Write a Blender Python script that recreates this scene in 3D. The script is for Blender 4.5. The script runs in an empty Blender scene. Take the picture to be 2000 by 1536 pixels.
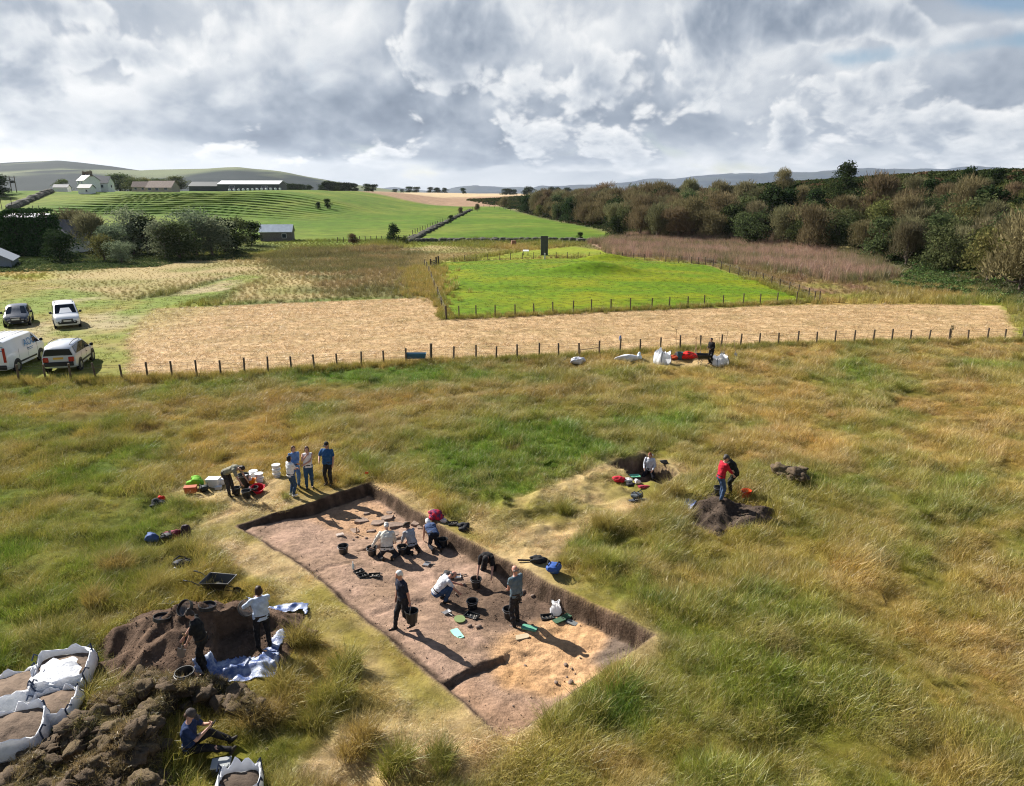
import bpy, bmesh, math, random
import numpy as np
from mathutils import Vector, Matrix, Euler

# ------------------------------------------------------------------ camera, world, sun
S = bpy.context.scene
COL = S.collection
R = math.radians
CAM_H, FPX, YH = 11.1, 1386.0, 380.0
PITCH = math.atan((768 - YH) / FPX)
cd = bpy.data.cameras.new('camera')
cam = bpy.data.objects.new('camera', cd)
COL.objects.link(cam)
cam.location = (0, 0, CAM_H)
cam.rotation_euler = (R(90) - PITCH, 0, 0)
cd.sensor_width = 36
cd.lens = 36 * FPX / 2000
cd.clip_start = 0.1
cd.clip_end = 30000
S.camera = cam

SUN_EL, SUN_AZ = R(36), R(-52)          # azimuth from +Y towards +X
SUN_DIR = Vector((math.sin(SUN_AZ) * math.cos(SUN_EL), math.cos(SUN_AZ) * math.cos(SUN_EL), math.sin(SUN_EL)))
sd = bpy.data.lights.new('sun', 'SUN')
sd.energy = 5.0
sd.angle = R(0.53)
sd.color = (1.0, 0.955, 0.88)
sun = bpy.data.objects.new('sun', sd)
COL.objects.link(sun)
sun.rotation_euler = SUN_DIR.to_track_quat('Z', 'Y').to_euler()
sun.location = SUN_DIR * 100

S.view_settings.view_transform = 'Standard'
S.view_settings.look = 'None'
S.view_settings.gamma = 1.0
S.view_settings.exposure = 1.12
S.view_settings.use_curve_mapping = False
S.render.engine = 'CYCLES'
S.cycles.use_denoising = True
S.cycles.denoising_prefilter = 'NONE'
S.cycles.filter_width = 1.1
S.cycles.max_bounces = 5
S.cycles.diffuse_bounces = 3
S.cycles.transparent_max_bounces = 6
S.cycles.caustics_reflective = False
S.cycles.caustics_refractive = False

W = bpy.data.worlds.new('World')
S.world = W
W.use_nodes = True


class NT:
    """small helper that writes node maths as expressions"""
    def __init__(s, tree):
        s.t = tree; s.N = tree.nodes; s.L = tree.links
    def node(s, typ, **kw):
        n = s.N.new(typ)
        for k, v in kw.items():
            setattr(n, k, v)
        return n
    def put(s, sock, v):
        if isinstance(v, bpy.types.NodeSocket):
            s.L.new(v, sock)
        elif v is not None:
            if sock.type == 'RGBA' and len(v) == 3:
                v = (*v, 1)
            sock.default_value = v
    def m(s, op, a, b=None, c=None, clamp=False):
        n = s.node('ShaderNodeMath', operation=op, use_clamp=clamp)
        s.put(n.inputs[0], a)
        if b is not None: s.put(n.inputs[1], b)
        if c is not None: s.put(n.inputs[2], c)
        return n.outputs[0]
    def ss(s, v, a, b, lo=0.0, hi=1.0):
        n = s.node('ShaderNodeMapRange', interpolation_type='SMOOTHSTEP')
        s.put(n.inputs[0], v); s.put(n.inputs[1], a); s.put(n.inputs[2], b); s.put(n.inputs[3], lo); s.put(n.inputs[4], hi)
        return n.outputs[0]
    def mix(s, f, a, b, blend='MIX'):
        n = s.node('ShaderNodeMix', data_type='RGBA', blend_type=blend)
        s.put(n.inputs[0], f); s.put(n.inputs[6], a); s.put(n.inputs[7], b)
        return n.outputs[2]
    def xyz(s, a, b, c):
        n = s.node('ShaderNodeCombineXYZ')
        s.put(n.inputs[0], a); s.put(n.inputs[1], b); s.put(n.inputs[2], c)
        return n.outputs[0]
    def noise(s, vec, scale, detail=4, rough=0.55, dist=0.0, lac=2.0, dims='3D'):
        n = s.node('ShaderNodeTexNoise', noise_dimensions=dims)
        if vec is not None: s.put(n.inputs['Vector'], vec)
        n.inputs['Scale'].default_value = scale; n.inputs['Detail'].default_value = detail
        n.inputs['Roughness'].default_value = rough; n.inputs['Distortion'].default_value = dist
        n.inputs['Lacunarity'].default_value = lac
        return n.outputs[0]


def build_sky():
    t = NT(W.node_tree)
    t.N.clear()
    out = t.node('ShaderNodeOutputWorld')
    sky = t.node('ShaderNodeTexSky', sky_type='NISHITA')
    sky.sun_disc = False
    sky.sun_elevation = SUN_EL
    sky.sun_rotation = SUN_AZ
    sky.air_density = 1.0; sky.dust_density = 0.6; sky.ozone_density = 1.2
    bg = t.node('ShaderNodeBackground')
    t.put(bg.inputs[0], sky.outputs[0]); bg.inputs[1].default_value = 0.05
    tc = t.node('ShaderNodeTexCoord')
    sp = t.node('ShaderNodeSeparateXYZ')
    t.L.new(tc.outputs['Generated'], sp.inputs[0])
    x, y, z = sp.outputs
    az = t.m('ARCTAN2', x, y)
    el = t.m('ARCSINE', z)
    elp = t.m('MAXIMUM', el, 0.0)
    v = t.m('MULTIPLY', t.m('LOGARITHM', t.m('ADD', elp, 0.05), math.e), 0.21)
    M = lambda a, b: t.m('MULTIPLY', a, b)
    A = lambda *q: q[0] if len(q) == 1 else t.m('ADD', q[0], A(*q[1:]))
    def blob(a, e, wa, we):
        da = t.m('DIVIDE', t.m('SUBTRACT', az, a), wa); de = t.m('DIVIDE', t.m('SUBTRACT', el, e), we)
        return t.m('POWER', math.e, M(A(M(da, da), M(de, de)), -1.0))
    def P(seed, ou=0.0, ov=0.0): return t.xyz(t.m('ADD', az, ou), t.m('ADD', v, ov), seed)
    def puff(seed, sc, det=7, vs=3.2, k=.34, ou=0.0, ov=0.0):
        """fractal cloud field with rounded cauliflower tops"""
        p = P(seed, ou, ov)
        w = t.node('ShaderNodeTexNoise'); t.put(w.inputs['Vector'], p); w.inputs['Scale'].default_value = sc * 1.6; w.inputs['Detail'].default_value = 3
        vm = t.node('ShaderNodeVectorMath', operation='MULTIPLY_ADD'); t.put(vm.inputs[0], w.outputs['Color']); vm.inputs[1].default_value = (.10 / sc * 3, .08 / sc * 3, 0); t.put(vm.inputs[2], p)
        n = t.noise(vm.outputs[0], sc, det, .51, .1)
        vo = t.node('ShaderNodeTexVoronoi', feature='F1'); t.put(vo.inputs['Vector'], vm.outputs[0]); vo.inputs['Scale'].default_value = sc * vs
        vo.inputs['Detail'].default_value = 2.0; vo.inputs['Roughness'].default_value = .55; vo.inputs['Lacunarity'].default_value = 2.3
        return t.m('SUBTRACT', n, M(t.m('SUBTRACT', vo.outputs['Distance'], .45), k * .32))
    # --- high thin veil behind, brighter towards the sun and the left horizon
    n_v = t.noise(P(2.2), 5.0, 7, .55, .4)
    veil = A(.56, M(t.m('SUBTRACT', n_v, .5), .9), M(blob(-.68, .06, .36, .075), .42), M(blob(-.2, .22, .5, .06), .10), M(t.ss(el, .07, .0), .12))
    def ramp(val, stops):
        r = t.node('ShaderNodeValToRGB'); cr = r.color_ramp
        cr.elements[0].position = stops[0][0]; cr.elements[0].color = (*stops[0][1], 1)
        cr.elements[1].position = stops[-1][0]; cr.elements[1].color = (*stops[-1][1], 1)
        for p_, c_ in stops[1:-1]:
            e = cr.elements.new(p_); e.color = (*c_, 1)
        t.put(r.inputs[0], val); return r.outputs[0]
    tone = [(.0, (.175, .225, .31)), (.25, (.285, .345, .435)), (.5, (.45, .51, .595)), (.75, (.73, .77, .82)), (1., (.97, .98, .99))]
    c = ramp(veil, tone)
    # --- two cumulus layers: white thin edges, grey thick cores
    def cumulus(col, seed, sc, thr, edge, core, dk, up, extra, vs=3.2):
        n0 = puff(seed, sc, 8, vs); n1 = puff(seed, sc, 8, vs, ou=-.35 * up, ov=up)
        d = A(n0, extra)
        m_ = M(t.ss(d, thr, thr + edge), M(t.ss(el, .002, .02), t.ss(el, .5, .28)))
        thick = t.ss(d, thr, thr + core)
        lit = M(t.m('SUBTRACT', n0, n1), 2.6)
        val = A(.88, M(thick, -dk), lit, M(blob(-.7, .08, .45, .12), .12))
        return t.mix(m_, col, ramp(t.m('MINIMUM', t.m('MAXIMUM', val, 0.0), 1.0), tone)), m_
    e1 = A(M(blob(-.12, .085, .42, .05), .17), M(blob(.2, .075, .35, .035), .10), M(blob(-.53, .19, .12, .022), -.02), M(blob(-.7, .05, .25, .05), -.25), M(t.ss(el, .045, .0), -.22), M(blob(.61, .222, .12, .032), -.9))
    c, m1 = cumulus(c, 5.3, 4.2, .355, .10, .23, .52, .030, e1)
    e2 = A(M(blob(.40, .205, .12, .035), .20), M(blob(.05, .17, .30, .05), .07), M(blob(.62, .09, .16, .02), .10), M(blob(-.54, .195, .09, .016), .16), M(blob(-.47, .155, .09, .018), .14), M(blob(.61, .222, .12, .032), -1.2), M(blob(.405, .158, .06, .014), -.3), M(t.ss(el, .045, .0), -.20))
    c, m2 = cumulus(c, 9.1, 7.0, .465, .075, .20, .48, .018, e2)
    bc = t.node('ShaderNodeBackground')
    t.put(bc.inputs[0], c); bc.inputs[1].default_value = 0.43
    gap = A(M(blob(.61, .222, .13, .034), 1.7), M(blob(.405, .156, .075, .016), .72), M(blob(.57, .158, .07, .010), .6), M(t.ss(el, .25, .45), 1.3))
    cover = t.m('SUBTRACT', 1.0, M(t.ss(A(gap, M(t.m('SUBTRACT', n_v, .5), 2.6)), .25, .75), t.m('SUBTRACT', 1.0, M(m2, .92))))
    ms = t.node('ShaderNodeMixShader')
    t.put(ms.inputs[0], cover)
    t.L.new(bg.outputs[0], ms.inputs[1]); t.L.new(bc.outputs[0], ms.inputs[2])
    t.L.new(ms.outputs[0], out.inputs[0])


build_sky()
W.cycles.sampling_method = 'MANUAL'
W.cycles.sample_map_resolution = 512

# ------------------------------------------------------------------ numpy noise
rng = np.random.default_rng(7)
_P = rng.permutation(256)
_P = np.concatenate([_P, _P, _P])


def vn(x, y, seed=0):
    x = np.asarray(x, float); y = np.asarray(y, float)
    xi = np.floor(x).astype(int); yi = np.floor(y).astype(int)
    fx = x - xi; fy = y - yi
    fx = fx * fx * (3 - 2 * fx); fy = fy * fy * (3 - 2 * fy)
    def h(a, b):
        return _P[_P[(a + seed * 37) & 255] + (b & 255)] / 255.0
    a = h(xi, yi); b = h(xi + 1, yi); c = h(xi, yi + 1); d = h(xi + 1, yi + 1)
    return (a * (1 - fx) + b * fx) * (1 - fy) + (c * (1 - fx) + d * fx) * fy - 0.5


def fbm(x, y, f=1.0, oct=4, seed=0, gain=0.5):
    s = 0; a = 1.0
    for o in range(oct):
        s = s + a * vn(x * f + 13.7 * o, y * f - 7.1 * o, seed + o)
        f *= 2.03; a *= gain
    return s


def sstep(v, a, b):
    t = np.clip((np.asarray(v, float) - a) / (b - a), 0, 1)
    return t * t * (3 - 2 * t)


def lerp(a, b, t):
    t = np.asarray(t)[..., None]
    return np.asarray(a) * (1 - t) + np.asarray(b) * t


# ------------------------------------------------------------------ picture ray -> ground point
_c, _s = math.cos(PITCH), math.sin(PITCH)


def ray(px, py):
    u = (px - 1000) / FPX; v = (768 - py) / FPX
    return (u, _c + v * _s, -_s + v * _c)


def G0(px, py, z=0.0):
    r = ray(px, py); t = (z - CAM_H) / r[2]
    return (r[0] * t, r[1] * t, z)


def poly(pts, z=0.0):
    return np.array([G0(a, b, z)[:2] for a, b in pts])


def sdist(P, x, y):
    """signed distance to polygon, positive inside"""
    x = np.asarray(x, float); y = np.asarray(y, float)
    d2 = np.full(x.shape, 1e18); ins = np.zeros(x.shape, bool)
    n = len(P)
    for i in range(n):
        ax, ay = P[i]; bx, by = P[(i + 1) % n]
        ex, ey = bx - ax, by - ay
        t = np.clip(((x - ax) * ex + (y - ay) * ey) / (ex * ex + ey * ey + 1e-12), 0, 1)
        d2 = np.minimum(d2, (x - ax - t * ex) ** 2 + (y - ay - t * ey) ** 2)
        cr = ((ay > y) != (by > y)) & (x < (bx - ax) * (y - ay) / (by - ay + 1e-12) + ax)
        ins ^= cr
    return np.where(ins, 1, -1) * np.sqrt(d2)


def ldist(P, x, y):
    x = np.asarray(x, float); y = np.asarray(y, float)
    d2 = np.full(x.shape, 1e18)
    for i in range(len(P) - 1):
        ax, ay = P[i]; bx, by = P[i + 1]
        ex, ey = bx - ax, by - ay
        t = np.clip(((x - ax) * ex + (y - ay) * ey) / (ex * ex + ey * ey + 1e-12), 0, 1)
        d2 = np.minimum(d2, (x - ax - t * ex) ** 2 + (y - ay - t * ey) ** 2)
    return np.sqrt(d2)


# ------------------------------------------------------------------ regions (world metres, taken off the photograph)
TRENCH = poly([(463, 1030), (600, 985), (722, 943), (870, 1035), (1000, 1105), (1150, 1178), (1278, 1241), (1130, 1345), (985, 1447), (925, 1392), (860, 1335), (720, 1215), (590, 1105)])
PIT = poly([(1197, 908), (1262, 893), (1325, 925), (1290, 945), (1255, 945)])
FENCE = poly([(-120, 760), (0, 752), (240, 745), (480, 736), (670, 722), (850, 711), (1010, 707), (1180, 698), (1300, 690), (1450, 683), (1640, 675), (1800, 672), (2010, 669), (2100, 668)])
HAY = np.concatenate([poly([(300, 605), (560, 596), (840, 589), (868, 628), (1240, 612), (1600, 599), (1780, 597), (1955, 598), (1990, 662)]), FENCE[2:-2][::-1], poly([(258, 700), (245, 660)])])
LAWN = poly([(830, 532), (860, 519), (1060, 508), (1200, 508), (1350, 520), (1460, 552), (1600, 594), (1400, 604), (1200, 612), (1000, 622), (872, 627), (850, 575)])
LAWN2 = poly([(858, 517), (950, 506), (1030, 490), (1120, 483), (1200, 492), (1290, 512), (1200, 507), (1060, 506)])
CARPARK = poly([(-400, 548), (0, 540), (120, 562), (240, 590), (330, 580), (470, 540), (520, 545), (400, 590), (300, 606), (250, 660), (270, 735), (0, 750), (-400, 770)])
DRYGRASS = poly([(60, 560), (120, 515), (400, 505), (600, 505), (840, 480), (1000, 488), (840, 525), (842, 588), (560, 594), (400, 596), (470, 545), (240, 590)])
ROUGH1 = poly([(480, 500), (560, 488), (830, 484), (826, 520), (838, 588), (640, 592), (600, 560)])
REEDS = poly([(1150, 478), (1260, 462), (1480, 478), (1700, 505), (1760, 545), (1640, 560), (1480, 535), (1330, 512), (1210, 502)])
PINK = poly([(1330, 520), (1480, 535), (1700, 545), (1800, 590), (1640, 592), (1560, 575), (1440, 545)])
TRAIL = poly([(650, 875), (720, 838), (790, 800), (850, 785), (960, 770)])

_ty = np.array([0, 60, 73, 100, 125, 152, 176, 240, 330, 400, 600, 900])
_fx = np.array([60, 52, 53, 58, 60, 51, 30, 20, 4, -8, -60, -200])
_hb = np.array([12, 12, 12.5, 14, 15, 15.5, 14.5, 12, 7.5, 5.0, 2, 0])


def terraces(h):
    """stepped sheep tracks along a slope, h in metres up the slope"""
    p = h / 0.72
    k = np.floor(p); f = p - k
    return (k + np.where(f < 0.95, f * 0.08, 0.076 + (f - 0.95) * 18.48)) * 0.72


MOUNDS = [(*G0(1160, 548)[:2], 6.0, 2.0, 1.45), (*G0(1185, 520)[:2], 5.0, 1.9, 1.35), (*G0(1060, 545)[:2], 32, 24, 1.1), (*G0(1240, 530)[:2], 14, 5, 0.6), (*G0(1000, 575)[:2], 16, 1.0, -0.22), (*G0(1330, 560)[:2], 24, 1.0, 0.25)]


def Zbase(x, y):
    x = np.asarray(x, float); y = np.asarray(y, float)
    mid = np.interp(y, [0, 150, 220, 330, 380, 480, 1000, 1500, 4000], [0, 0, 1.4, 2.8, 4.2, 6.7, 11.6, 12, 5])
    lef = np.interp(y, [0, 150, 200, 255, 335, 420, 1000, 1500, 4000], [0, 0, 1.2, 4.2, 12.4, 13.0, 12.5, 12, 5])
    h = np.clip(lef - 4.2, 0, None)
    tt = 4.2 + terraces(h + 0.7 * vn(x / 45.0, y / 45.0, 5) + 0.25 * vn(x / 16, y / 30, 9) + .004 * (x + 150))
    tw = sstep(y, 250, 262) * (1 - sstep(y, 325, 338)) * sstep(x, -185, -160)
    lef = lef * (1 - tw) + tt * tw
    wl = 1 - sstep(x - 0.05 * (y - 300), -118, -46)
    z = mid * (1 - wl) + lef * wl
    s = (x - np.interp(y, _ty, _fx)) * 0.86
    hb = np.interp(y, _ty, _hb)
    bank = hb * sstep(s, -3, 62) + 0.02 * np.clip(s - 60, 0, 200)
    bank = bank * (1 - sstep(y, 600, 900))
    z = np.maximum(z, 0) + bank * 1.0
    far = sstep(np.hypot(x, y), 120, 400)
    z = z + far * 1.3 * fbm(x, y, 1 / 90.0, 3, 21)
    for cx, cy, ax, ay, hh in MOUNDS:
        z = z + hh * np.exp(-((x - cx) / ax) ** 2 - ((y - cy) / ay) ** 2)
    return z


_tc = TRENCH
LEFT_EDGE = np.array([TRENCH[0], TRENCH[12], TRENCH[11], TRENCH[10], TRENCH[9], TRENCH[8]])
# lower right level of the trench, beyond the cut step
_st = [G0(862, 1338, -0.15)[:2], G0(977, 1273, -0.15)[:2]]
SAND_LOW = np.array([_st[0], _st[1], G0(1010, 1235, -.2)[:2], G0(1060, 1190, -.2)[:2], G0(1110, 1160, -.2)[:2], G0(1300, 1240, -.2)[:2], G0(985, 1470, -.2)[:2]])
SAND_B = np.array([G0(a, b, -.3)[:2] for a, b in [(980, 1285), (1000, 1228), (1060, 1195), (1105, 1180), (1190, 1215), (1225, 1238), (1190, 1270), (1140, 1320), (1080, 1352), (980, 1345), (955, 1320)]])
SAND_T = np.array([G0(a, b, -.3)[:2] for a, b in [(575, 1000), (700, 962), (745, 985), (780, 1015), (760, 1040), (700, 1045), (650, 1042), (625, 1025)]])
GREY_B = np.array([G0(a, b, -.3)[:2] for a, b in [(1195, 1230), (1240, 1225), (1280, 1245), (1190, 1300), (1165, 1275)]])
DARK_S = np.array([G0(a, b, -.25)[:2] for a, b in [(870, 1150), (900, 1120), (1000, 1130), (1090, 1160), (1110, 1185), (1060, 1195), (985, 1215), (900, 1190)]])
STEP2 = np.array([G0(730, 1205, -.2)[:2], G0(790, 1178, -.2)[:2], G0(830, 1165, -.2)[:2]])
STEP3 = np.array([G0(590, 1132, -.2)[:2], G0(640, 1112, -.2)[:2], G0(690, 1098, -.2)[:2]])
STEP4 = np.array([G0(700, 1070, -.2)[:2], G0(745, 1055, -.2)[:2], G0(790, 1040, -.2)[:2]])


def trench_depth(x, y):
    sd_ = sdist(TRENCH, x, y)
    wob = 0.09 * fbm(x, y, 1.3, 3, 31)
    e = sstep(sd_ + wob, -0.02, 0.16)
    dl = ldist(LEFT_EDGE, x, y)
    base = 0.16 + 0.30 * sstep(dl, 0.4, 3.2)
    low = sdist(SAND_LOW, x, y) + 0.06 * fbm(x, y, 1.7, 2, 33)
    onstep = 1 - sstep(ldist(np.array(_st), x, y), 0.15, 0.7)
    base = base + 0.15 * (sstep(low, -0.03, 0.10) * onstep + sstep(low, -0.9, 0.9) * (1 - onstep))
    for L_, a in ((STEP2, 0.05), (STEP3, 0.045), (STEP4, 0.10)):
        base = base + a * (1 - sstep(ldist(L_, x, y), 0.03, 0.14))
    ds = sstep(sdist(DARK_S, x, y), -0.4, 0.4)
    base = base + ds * (0.10 + 0.10 * fbm(x, y, 1.1, 3, 44))
    sb = sstep(sdist(SAND_B, x, y), -0.5, 0.2)
    pits = fbm(x * 0.8 + y * 0.6, -x * 0.6 + y * 1.1, 3.0, 3, 51)
    rough = 0.034 * fbm(x, y, 2.5, 4, 55) + sb * (0.075 * pits + .05 * np.clip(fbm(x * 1.2, y * .9, 2.6, 2, 52) - .18, 0, 1)) + 0.016 * fbm(x, y, 7, 2, 58)
    return e * (base + rough), sd_ + wob


HEAPS = []     # (fn(x,y)->height) added as separate objects, kept here so that things can stand on them


def bumps(x, y):
    """hummocks of the rough field"""
    fr = 1 - sstep(y, 60, 80)
    sdt = np.clip(-sdist(TRENCH, x, y), 0, None)
    w = 0.25 + 0.75 * sstep(sdt, 0.2, 2.5)
    hump = .30 - np.abs(fbm(x, y, 0.62, 3, 61)) + .35 * (.28 - np.abs(fbm(x, y, 1.25, 2, 65)))
    return fr * w * (0.62 * hump + 0.18 * fbm(x, y, 0.12, 2, 63))


_fsign = lambda x, y: np.interp(x, FENCE[:, 0], FENCE[:, 1]) - y      # > 0: near side of the fence


def Z(x, y):
    x = np.asarray(x, float); y = np.asarray(y, float)
    near = _fsign(x, y) > 0
    z = Zbase(x, y)
    nb = np.hypot(x, y) < 90
    if np.any(nb):
        b = bumps(x, y) * sstep(_fsign(x, y), -1.0, 1.5)
        z = z + b
        pd = sstep(sdist(PIT, x, y) + 0.05 * fbm(x, y, 1.5, 2, 71), -0.02, 0.11)
        z = z - 0.66 * pd
        d, _ = trench_depth(x, y)
        z = z - d
        hy = sstep(sdist(HAY, x, y), 0, 0.6)
        z = z + hy * (0.05 * vn(x * 0.7, y * 3.2, 81) + 0.05 * vn(x * 2.1, y * 4.1, 82))
    lw = sstep(np.maximum(sdist(LAWN, x, y), sdist(LAWN2, x, y)), 0, 1.0)
    z = z + lw * (0.10 * fbm(x, y, 0.35, 3, 85))
    return z


def Z1(x, y):
    return float(Z(np.array([x]), np.array([y]))[0])


def GT(px, py):
    """first terrain point on the ray through a photograph pixel"""
    r = ray(px, py)
    t = np.geomspace(6, 4000, 4000)
    x, y, z = r[0] * t, r[1] * t, CAM_H + r[2] * t
    hit = np.nonzero(z < Zbase(x, y))[0]
    i = hit[0] if len(hit) else len(t) - 1
    if i > 0:
        t0, t1 = t[i - 1], t[i]
        for _ in range(24):
            tm = 0.5 * (t0 + t1)
            if CAM_H + r[2] * tm < float(Zbase(np.array([r[0] * tm]), np.array([r[1] * tm]))[0]): t1 = tm
            else: t0 = tm
        tt = t1
    else:
        tt = t[i]
    X, Y = r[0] * tt, r[1] * tt
    return X, Y, Z1(X, Y)


# ------------------------------------------------------------------ object helpers
def tag(o, label=None, cat=None, group=None, kind=None):
    if label: o['label'] = label
    if cat: o['category'] = cat
    if group: o['group'] = group
    if kind: o['kind'] = kind
    return o


def new_obj(name, me, parent=None, mats=None):
    o = bpy.data.objects.new(name, me)
    COL.objects.link(o)
    if mats is not None:
        for m_ in (mats if isinstance(mats, (list, tuple)) else [mats]):
            me.materials.append(m_)
    if parent is not None: o.parent = parent
    return o


def mesh(name, v, f, smooth=False):
    me = bpy.data.meshes.new(name)
    me.from_pydata(np.asarray(v, float).tolist() if isinstance(v, np.ndarray) else v, [], f.tolist() if isinstance(f, np.ndarray) else f)
    if smooth:
        me.polygons.foreach_set('use_smooth', [True] * len(me.polygons))
    me.update()
    return me


def empty(name, loc, rz=0.0, label=None, cat=None, group=None, kind=None):
    o = bpy.data.objects.new(name, None)
    COL.objects.link(o)
    o.location = loc; o.rotation_euler = (0, 0, rz)
    o.empty_display_size = 0.2
    return tag(o, label, cat, group, kind)


def copy_tree(o, loc, rz, label=None, group=None, scale=None):
    c = o.copy(); COL.objects.link(c)
    c.location = loc; c.rotation_euler = (0, 0, rz)
    if scale is not None: c.scale = (scale, scale, scale) if np.isscalar(scale) else scale
    if label: c['label'] = label
    if group: c['group'] = group
    for ch in o.children:
        d = ch.copy(); COL.objects.link(d); d.parent = c
        for g in ch.children:
            e = g.copy(); COL.objects.link(e); e.parent = d
    return c


def set_attr(me, name, arr, typ='FLOAT_COLOR', dom='POINT'):
    a = me.attributes.new(name, typ, dom)
    if typ == 'FLOAT_COLOR':
        arr = np.asarray(arr, np.float32)
        if arr.shape[1] == 3: arr = np.concatenate([arr, np.ones((len(arr), 1), np.float32)], 1)
        a.data.foreach_set('color', arr.ravel())
    elif typ == 'FLOAT_VECTOR':
        a.data.foreach_set('vector', np.asarray(arr, np.float32).ravel())
    else:
        a.data.foreach_set('value', np.asarray(arr).ravel())


# ------------------------------------------------------------------ materials
def mat(name, col=(.5, .5, .5), rough=0.7, var=0.0, vscale=8.0, bump=0.0, bscale=40.0, metal=0.0, spec=0.3, trans=0.0, alpha=1.0, attr=None, coat=0.0, col2=None, objvar=0.0):
    m_ = bpy.data.materials.new(name)
    m_.use_nodes = True
    t = NT(m_.node_tree)
    t.N.clear()
    out = t.node('ShaderNodeOutputMaterial')
    b = t.node('ShaderNodeBsdfPrincipled')
    b.inputs['Roughness'].default_value = rough
    b.inputs['Metallic'].default_value = metal
    b.inputs['Specular IOR Level'].default_value = spec
    b.inputs['Coat Weight'].default_value = coat
    b.inputs['Alpha'].default_value = alpha
    tc = t.node('ShaderNodeTexCoord')
    c = (*col, 1)
    if attr:
        at = t.node('ShaderNodeAttribute', attribute_name=attr)
        c = at.outputs['Color']
    if var > 0 or col2:
        n = t.noise(tc.outputs['Object'], vscale, 5, 0.6)
        if col2:
            c = t.mix(t.ss(n, 0.38, 0.62), c, (*col2, 1))
        if var > 0:
            k = t.ss(n, 0.25, 0.75, 1 - var, 1 + var)
            vm = t.node('ShaderNodeVectorMath', operation='SCALE')
            t.put(vm.inputs[0], c if not isinstance(c, tuple) else c[:3]); t.put(vm.inputs['Scale'], k)
            c = vm.outputs[0]
    if objvar > 0:
        oi = t.node('ShaderNodeObjectInfo')
        hs = t.node('ShaderNodeHueSaturation')
        t.put(hs.inputs['Color'], c)
        t.put(hs.inputs['Value'], t.ss(oi.outputs['Random'], 0, 1, 1 - objvar, 1 + objvar))
        t.put(hs.inputs['Hue'], t.m('ADD', 0.5, t.m('MULTIPLY', t.m('SUBTRACT', t.m('FRACT', t.m('MULTIPLY', oi.outputs['Random'], 7.31)), 0.5), objvar * 0.07)))
        c = hs.outputs[0]
    t.put(b.inputs['Base Color'], c)
    if bump > 0:
        n2 = t.noise(tc.outputs['Object'], bscale, 5, 0.6)
        bp = t.node('ShaderNodeBump')
        bp.inputs['Strength'].default_value = 1.0
        bp.inputs['Distance'].default_value = bump
        t.put(bp.inputs['Height'], n2)
        t.L.new(bp.outputs[0], b.inputs['Normal'])
    sh = b.outputs[0]
    if trans > 0:
        tr = t.node('ShaderNodeBsdfTranslucent')
        t.put(tr.inputs[0], c)
        ms = t.node('ShaderNodeMixShader'); ms.inputs[0].default_value = trans
        t.L.new(sh, ms.inputs[1]); t.L.new(tr.outputs[0], ms.inputs[2])
        sh = ms.outputs[0]
    t.L.new(sh, out.inputs[0])
    return m_


def grass_mat(name, trans=0.38, attr='tint', inst=True, vv=0.35, straw=.5, gloss=.035):
    m_ = bpy.data.materials.new(name)
    m_.use_nodes = True
    t = NT(m_.node_tree); t.N.clear()
    out = t.node('ShaderNodeOutputMaterial')
    at = t.node('ShaderNodeAttribute', attribute_name=attr, attribute_type='INSTANCER' if inst else 'GEOMETRY')
    rb = t.node('ShaderNodeAttribute', attribute_name='rnd')
    vm = t.node('ShaderNodeVectorMath', operation='SCALE')
    t.put(vm.inputs[0], at.outputs['Color'])
    t.put(vm.inputs['Scale'], t.ss(rb.outputs['Fac'], 0, 1, 1 - vv, 1 + vv))
    # dead straw blades mixed among the others
    c = t.mix(t.ss(rb.outputs['Fac'], 0.74, 0.80, 0, straw), vm.outputs[0], (0.42, 0.31, 0.12, 1))
    d = t.node('ShaderNodeBsdfDiffuse'); t.put(d.inputs[0], c)
    tr = t.node('ShaderNodeBsdfTranslucent'); t.put(tr.inputs[0], c)
    g = t.node('ShaderNodeBsdfGlossy'); g.inputs['Roughness'].default_value = 0.45; g.inputs[0].default_value = (1, 1, 1, 1)
    ms = t.node('ShaderNodeMixShader'); ms.inputs[0].default_value = trans
    t.L.new(d.outputs[0], ms.inputs[1]); t.L.new(tr.outputs[0], ms.inputs[2])
    m2 = t.node('ShaderNodeMixShader'); m2.inputs[0].default_value = gloss
    t.L.new(ms.outputs[0], m2.inputs[1]); t.L.new(g.outputs[0], m2.inputs[2])
    t.L.new(m2.outputs[0], out.inputs[0])
    return m_


# ------------------------------------------------------------------ colours of the ground cover
STRAW = np.array([0.46, 0.33, 0.095]); PALE = np.array([0.52, 0.39, 0.175]); OLIVE = np.array([0.205, 0.215, 0.03])
GREEN = np.array([0.12, 0.215, 0.02]); LUSH = np.array([0.11, 0.26, 0.022]); BROWN = np.array([0.33, 0.225, 0.07])
HAYC = np.array([0.50, 0.345, 0.19]); LAWNC = np.array([0.095, 0.165, 0.006]); LAWNY = np.array([0.175, 0.195, 0.008])
FIELD = np.array([0.072, 0.13, 0.009]); DARKG = np.array([0.055, 0.085, 0.025]); REEDC = np.array([0.33, 0.20, 0.155])
SOIL = np.array([0.31, 0.207, 0.148]); SOILD = np.array([0.115, 0.077, 0.054]); SAND = np.array([0.40, 0.232, 0.11]); SANDG = np.array([0.275, 0.182, 0.12])
PLOUGH = np.array([0.27, 0.175, 0.11]); STUB = np.array([0.46, 0.35, 0.21])

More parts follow.
